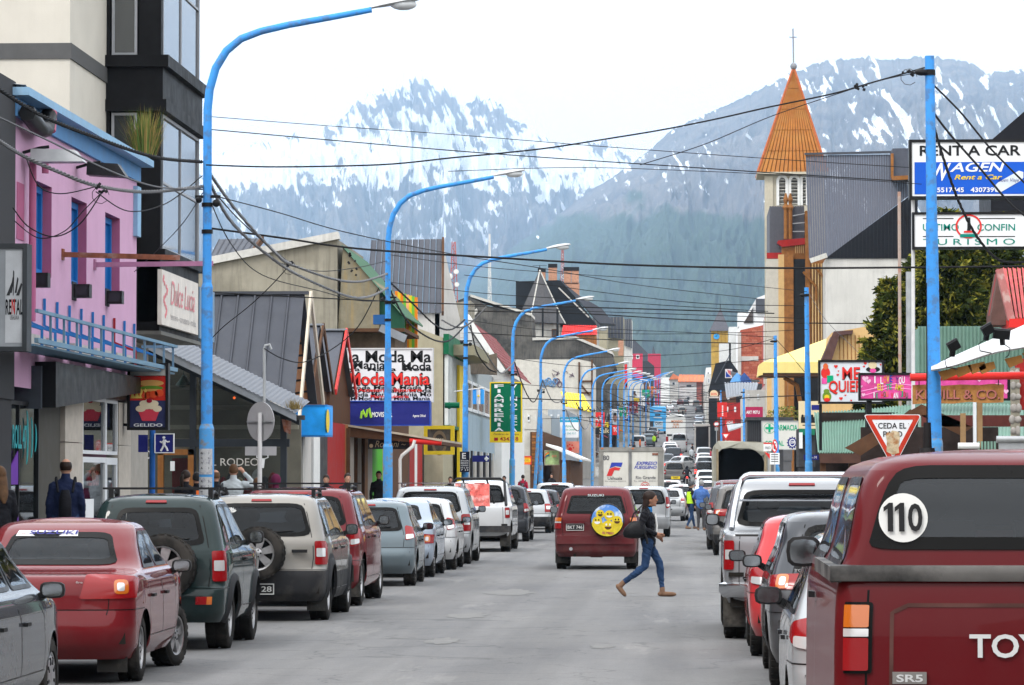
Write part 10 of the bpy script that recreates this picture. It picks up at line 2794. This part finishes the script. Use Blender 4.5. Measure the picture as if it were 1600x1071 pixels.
names=['nearest light blue street lamp with pasted notices, in front of the corner shop','second light blue street lamp, standing before the red headline billboard','third light blue street lamp, with the black notice board on its pole','fourth light blue street lamp, in front of the green delicatessen sign','fifth light blue street lamp, with a leaning stay pole beside it','sixth light blue street lamp, in front of the clinic board','seventh light blue street lamp, right of the clinic board','eighth light blue street lamp, left of the black shop board']
lamps=[(52,-7.18),(81,-6.98),(106.5,-6.84),(137,-6.96),(165,-7.03),(196,-7.03),(226,-7.05),(252,-7.05)]
for(Y,X),lb in zip(lamps,names):street_lamp(Y,X,lb,papers=2 if Y<60 else 0)
Y=281
k=9
ordn={9:'ninth',10:'tenth',11:'eleventh',12:'twelfth',13:'thirteenth',14:'fourteenth',15:'fifteenth',16:'sixteenth',17:'seventeenth',18:'eighteenth',19:'nineteenth',20:'twentieth'}
while Y<900 and k<=20:
 street_lamp(Y,-7.05,ordn[k]+' light blue street lamp counted up the left kerb');Y+=30 if k<14 else 62;k+=1
 #stay pole by the fifth lamp
b=MB();b.cyl((-7.35,164.5,gz(164)+.13),(-7.0,164.6,gz(164)+6.4),.09,.06,10);b.aa('stay_pole',POLEB2,None,60,'blue pole leaning against the fifth street lamp','pole')
#black notice board on third lamp
s,b6=ak('notice_board_on_pole','small black board headed E with white lines on the third lamp pole','sign',106.2,(718.5,706,733.5,738),S('board_navy_black',(.012,.015,.03),.5),None,th=.03)
b6('t',(722,708,728,717),C_W,s='E',b2=.06,d=.01)
for k in range(5):b6('t',(720,719+k*3.6,732,721.5+k*3.6),C_W,s=['ESTACION','MEDIDO','HORARIO','10 a 20','7 13'][k],b2=.01,d=.01)
#right hand poles
for i,(px,Y,X,pt,lb)in enumerate(((1462,50.5,3.48,90,'tallest light blue pole in front of the two billboards on the right'),(1262,108,3.6,450,'second light blue pole on the right, before the yellow canopy'),(1214,146,3.55,525,'third light blue pole on the right, crossing the pharmacy sign'),(1163,243,3.7,608,'fourth light blue pole on the right, left of the grey kiosk'),(1127,340,2.95,610,'fifth light blue pole on the right, beside the red banner'))):
 g_=gz(Y)+.14;zt=ZY(pt,Y)
 o=bv('blue_pole',lb,'pole',(X,Y,g_),'light blue poles along the right kerb')
 b=MB();b.cyl((X,Y,g_),(X,Y,g_+2.2),.115,n=16);b.cyl((X,Y,g_+2.2),(X,Y,g_+2.27),.115,.10,16,caps=False);b.aa('pole_base',POLEB2,o,50)
 b=MB();b.cyl((X,Y,g_+2.25),(X-.03,Y,zt-2.4),.10,.085,16);b.aa('pole_middle',POLEB,o,50)
 b=MB();b.cyl((X-.03,Y,zt-2.4),(X-.05,Y,zt),.078,.066,16);b.aa('pole_top',POLEB,o,50)
 b=MB();b.cyl((X-.05,Y,zt-.28),(X-.05,Y,zt-.2),.085,n=12);b.ell((X-.17,Y-.05,zt-.24),(.1,.06,.05),8,6);b.aa('cable_clamp',a8,o,50)
CBL=S('cable_black',(.018,.018,.019),.6,b5=.1);CBG=S('cable_grey',(.13,.13,.135),.5,.3,b5=.2)
def crom(pts,n=9):
 out=[];N=len(pts)
 for i in range(N-1):
  p0,p1,p2,p3=pts[max(0,i-1)],pts[i],pts[i+1],pts[min(N-1,i+2)]
  for k in range(n):
   t=k/n;out.append(.5*((2*p1)+(p2-p0)*t+(2*p0-5*p1+4*p2-p3)*t*t+(3*p1-p0-3*p2+p3)*t**3))
 out.append(pts[-1]);return out
def al(bf,way,Y,r=.011,twist=0,mat_=None,bu='overhead_cable',grp=None):
 r*=1.1;twist*=1.2
 Ys=Y if isinstance(Y,(list,tuple))else[Y]*len(way)
 pts=crom([P(x,y,yy)for(x,y),yy in zip(way,Ys)])
 b=MB()
 if twist:
  fine=crom(pts,5);L=0;cum=[0]
  for a,c in zip(fine[:-1],fine[1:]):L+=(c-a).length;cum.append(L)
  for s_ in range(3):
   q=[]
   for i,p in enumerate(fine):
    t=(fine[min(i+1,len(fine)-1)]-fine[max(i-1,0)]).normalized();x=t.cross(Z_).normalized();y=x.cross(t);a=cum[i]*2*PI/.30+s_*2*PI/3
    q.append(p+(x*math.cos(a)+y*math.sin(a))*twist)
   b.tube(q,r,5)
 else:b.tube(pts,r,5)
 xm=pts[len(pts)//2]
 return b.aa(bu,mat_ or CBL,None,60,bf,'cable',grp)
cs=[('thick twisted cable from the top left corner down to the first lamp post',[(-30,120),(60,178),(150,215),(240,245),(316,253)],[44,46,48,50,52],.012,.014,CBL),('lower twisted cable sagging across the pink windows to the first lamp post',[(-30,200),(30,240),(90,268),(150,290),(230,300),(318,291)],[44,46,47,48,50,52],.012,.014,CBG),('straight pale cable crossing the pink wall above the window tops',[(-30,170),(80,222),(160,262),(240,291),(316,296)],[44,46,48,50,52],.012,0,CBG),('thin drooping wire below the left windows with white clips',[(20,325),(45,355),(85,370),(125,350),(160,300)],50,.009,0,CBL),('looped wire joining the pink wall cables near the pipe',[(40,245),(60,290),(95,303),(150,292)],49,.008,0,CBL),('upper twisted cable from the first to the second lamp post',[(322,262),(370,330),(430,395),(455,413),(520,436),(565,440),(605,428)],[52,55,60,63,69,75,81],.012,.015,CBG),('lower twisted cable from the first to the second lamp post',[(322,272),(360,345),(420,400),(470,432),(540,462),(575,464),(606,450)],[52,55,60,64,71,76,81],.012,.015,CBG),('third slack cable swinging from the first lamp post to the junction knot',[(322,285),(370,340),(420,385),(455,413)],[52,56,60,63],.010,0,CBL),('thin cable from the junction knot down left over the dark roof',[(452,415),(425,445),(390,478),(350,510),(328,532)],[63,66,68,70,71],.009,0,CBL),('slack cable from the hooked pipe mast up to the hall corner',[(413,545),(440,560),(475,566),(520,545),(560,510),(592,450)],[79,80,81,82,82,81],.012,0,CBL),('twisted pair from second to third lamp post',[(608,440),(640,470),(680,508),(705,515),(726,500)],[81,88,96,102,106],.012,.013,CBL),('lower slack pair from second to third lamp post',[(608,450),(635,500),(670,528),(700,533),(726,510)],[81,88,96,102,106],.012,.013,CBL),('pale twisted cable from third lamp post to its clamp knot',[(690,500),(715,512),(735,505),(760,480)],104,.012,.012,CBG),('dark bundle dropping from the clapboard gable to the brown parapet',[(735,508),(745,550),(762,575),(775,582)],118,.012,.012,CBL),('pale twisted cable from third to fourth lamp post',[(728,505),(755,545),(780,582),(795,575),(806,562)],[106,116,126,132,137],.012,.012,CBG),('drooping bundle between fourth and fifth lamp posts',[(802,560),(820,610),(835,628),(848,595)],[137,150,158,165],.014,.012,CBL),('tangle of slack wire right of the fifth lamp post',[(848,595),(862,625),(875,628),(884,612)],[165,180,188,196],.014,.012,CBG),('pale looping cable between sixth and seventh lamp posts',[(884,640),(896,668),(905,672),(910,650)],[196,208,218,226],.014,.014,CBG),('crossing cable from first lamp post sweeping up to the tall right pole',[(322,258),(420,261),(540,259.5),(620,256),(705,247),(780,240),(860,231),(950,217),(1035,203),(1120,186),(1200,168),(1300,147),(1360,130),(1445,106)],51.5,.011,0,CBL),('second thinner cable just under the sweeping one near the right pole',[(1000,258),(1100,226),(1200,184),(1290,153),(1380,125),(1445,112)],51,.006,0,CBL),('high thin cable across the sky from upper left to the church roof',[(322,182),(500,196),(700,210),(900,226),(1100,241),(1260,252),(1420,262)],60,.006,0,CBL),('high dark cable just under the thinnest one over the snow peak',[(322,202),(480,216),(700,235),(860,247),(1040,259),(1200,270),(1420,284)],62,.009,0,CBL),('heavy straight cable crossing the street below the snow line',[(322,356),(440,372),(562,389),(760,402),(980,414),(1200,419),(1440,418),(1620,416)],66,.018,0,CBL),('long thin cable descending from the first lamp post to the church front',[(322,303),(430,331),(540,363),(700,396),(850,420),(1000,446),(1183,467)],[52,56,60,66,74,84,96],.008,0,CBL),('cable crossing above the dark seamed roof toward the right',[(330,457),(500,466),(705,475),(900,480),(1100,486),(1210,490)],80,.013,0,CBL),('thin cable through the turret from the slate roof to the clock tower',[(600,440),(750,458),(900,468),(1050,478),(1200,487)],100,.009,0,CBL),('cable level with the brick chimney stacks',[(725,430),(850,445),(980,462),(1110,475),(1258,478)],106,.010,0,CBL),('cable crossing in front of the clock tower roof',[(725,478),(900,486),(1080,492),(1262,498)],108,.010,0,CBL),('heavier cable crossing below the clock tower roof',[(725,486),(900,490),(1080,500),(1262,505),(1440,506)],108,.016,0,CBL),('thin cable dropping to the third right pole top',[(800,500),(950,514),(1080,520),(1209,527)],140,.011,0,CBL),('dark cable through the belly of the clock tower',[(730,520),(900,529),(1050,534),(1209,538)],144,.018,0,CBL),('long slack cable from the left lamp row to the third right pole',[(845,560),(960,558),(1080,553),(1150,545),(1210,529)],144,.011,0,CBL),('thick dark cable spanning the street above the distant traffic',[(800,622),(900,626),(1000,628),(1100,629),(1165,622),(1260,618)],150,.022,0,CBL),('lower thin cable spanning above the coach roof',[(840,655),(960,652),(1060,655),(1160,656)],200,.014,0,CBL),('cable from the tall right pole down over the car rental board',[(1447,122),(1500,175),(1550,235),(1620,305)],52,.014,0,CBL),('second cable from the tall right pole down across both billboards',[(1447,160),(1480,205),(1530,262),(1580,320),(1620,350)],52,.016,0,CBL),('twisted drop cable from the tall right pole looping to the right edge',[(1450,165),(1475,250),(1500,320),(1530,375),(1565,408),(1620,408)],53,.010,.010,CBL),('thin wire from the second right pole to the ochre house',[(1262,455),(1290,500),(1330,540),(1370,580)],109,.007,0,CBG),('slack wire from the third right pole past the second one',[(1212,530),(1235,555),(1265,590),(1290,610)],140,.012,0,CBL)]
cs+=[('lower slack cable bundle drooping from the first clamp over the black bay',[(150,300),(200,330),(260,318),(316,275)],[48,49,51,52],.008,0,CBL),('thin wire from the clamp down the black bay glass',[(318,300),(285,350),(245,392),(210,425)],[52,55,58,60],.006,0,CBL),('thin cable from the pink wall pipe across the first window to the clamp knot',[(22,345),(60,372),(100,362),(130,330),(158,302)],48.5,.007,0,CBL),('fourth slack cable from the first lamp post toward the red headline billboard',[(323,300),(360,380),(410,430),(500,455),(560,470),(606,470)],[52,56,62,70,76,81],.008,0,CBL),('thin cable over the green corrugated roof to the second lamp post',[(440,412),(500,424),(560,418),(604,408)],[63,70,76,81],.008,0,CBL),('high wire crossing between the spire and the tall right pole',[(700,268),(900,262),(1100,268),(1260,276),(1440,288)],64,.006,0,CBL),('thin cable crossing at the height of the turret vane',[(606,398),(760,418),(950,432),(1100,440),(1262,456)],[81,88,96,102,108],.008,0,CBL),('thin cable crossing over the timber dormer',[(726,500),(850,516),(1000,522),(1150,520),(1262,515)],107,.008,0,CBL),('thin cable crossing at the sprayed wall top',[(802,560),(900,572),(1050,574),(1212,560)],140,.010,0,CBL),('thin cable crossing in front of the yellow roof',[(802,600),(930,608),(1060,606),(1212,590)],141,.010,0,CBL)]
for(lb,way,Y,r_,tw,m_)in cs:al(lb,way,Y,r_,tw,m_)
#clamp knots on the bundles
for i,(px,py,Y,lb)in enumerate(((157,296,48,'black clamp knot on the cables before the pink wall'),(452,412,63,'black clamp knot where two twisted cables meet'),(1190+230,112,51.3,'tangled cable splice beside the tall right pole'),(1345,137,51.4,'black splice clip on the sweeping cable over the spire'),(551,395,64,'dark hanging splice under the heavy straight cable'))):
 c=P(px,py,Y);b=MB();r=random.Random(i)
 for k in range(7):d=V((r.uniform(-.08,.08),r.uniform(-.04,.04),r.uniform(-.07,.05)if i!=4 else-.07*k));b.cyl(c+d,c+d+V((r.uniform(-.05,.05),.01,r.uniform(-.05,.05))),.022,n=6)
 b.tube([c+V((.12*math.cos(t),0,-.08+.12*math.sin(t)))for t in[2*PI*k/9 for k in range(9)]],.005,4)if i<3 else None
 b.aa('cable_splice',a8,None,60,lb,'cable fitting')
r=random.Random(31)
for k in range(26):
 Y=215+k*24;g_=gz(Y);z0=g_+r.uniform(5.2,7.4);z1=g_+r.uniform(4.8,7.4);x0=-7.0;x1=r.uniform(3,6);sag=r.uniform(.2,.7);dy=r.uniform(-8,12)
 b=MB();b.tube([V((x0+(x1-x0)*t/8,Y+dy*t/8,z0+(z1-z0)*t/8-sag*4*(t/8)*(1-t/8)))for t in range(9)],.022+Y*.00003,4)
 b.aa('overhead_cable',CBL,None,60,'one of the thin cables in the distant web across the street','cable','distant web of overhead cables')
 for q in range(2):
  Y2=Y+29;s_=.4+.5*q;zz=g_+6.2-.7*q
  b=MB();b.tube([V((x0+.1*q,Y+29*t/7,zz+(gz(Y2)-g_)*t/7-s_*4*(t/7)*(1-t/7)))for t in range(8)],.03,4)
  b.aa('slack_cable',CBG if q else CBL,None,60,'one of the slack cables strung from lamp to lamp in the far left row','cable','slack cables along the far lamp row')
  #the street behind the camera, seen only in mirrors and glass
for(x0,x1,y0,y1,h,m_,lb)in((-22,-10,-90,-20,8,bj,'pale block behind the viewpoint on the left'),(-22,-10,-20,29,6.5,BRICK,'brick block beside the viewpoint on the left'),(6.4,18,-90,5,7,OLIVE,'olive block behind the viewpoint on the right'),(6.4,18,5,44,6,a9,'dark block beside the viewpoint on the right')):
 o=bv('side_building',lb,'building',((x0+x1)/2,(y0+y1)/2,0));ab('wall',o,m_,x0,x1,y0,y1,-.1,h)
 xf=x1 if x0<0 else x0
 for k in range(int((y1-y0)/6)):af(o,'X',xf,y0+1.5+k*6,y0+4+k*6,3.6,5.2,1 if x0<0 else-1,bn,bc,1,1,.1,.08)
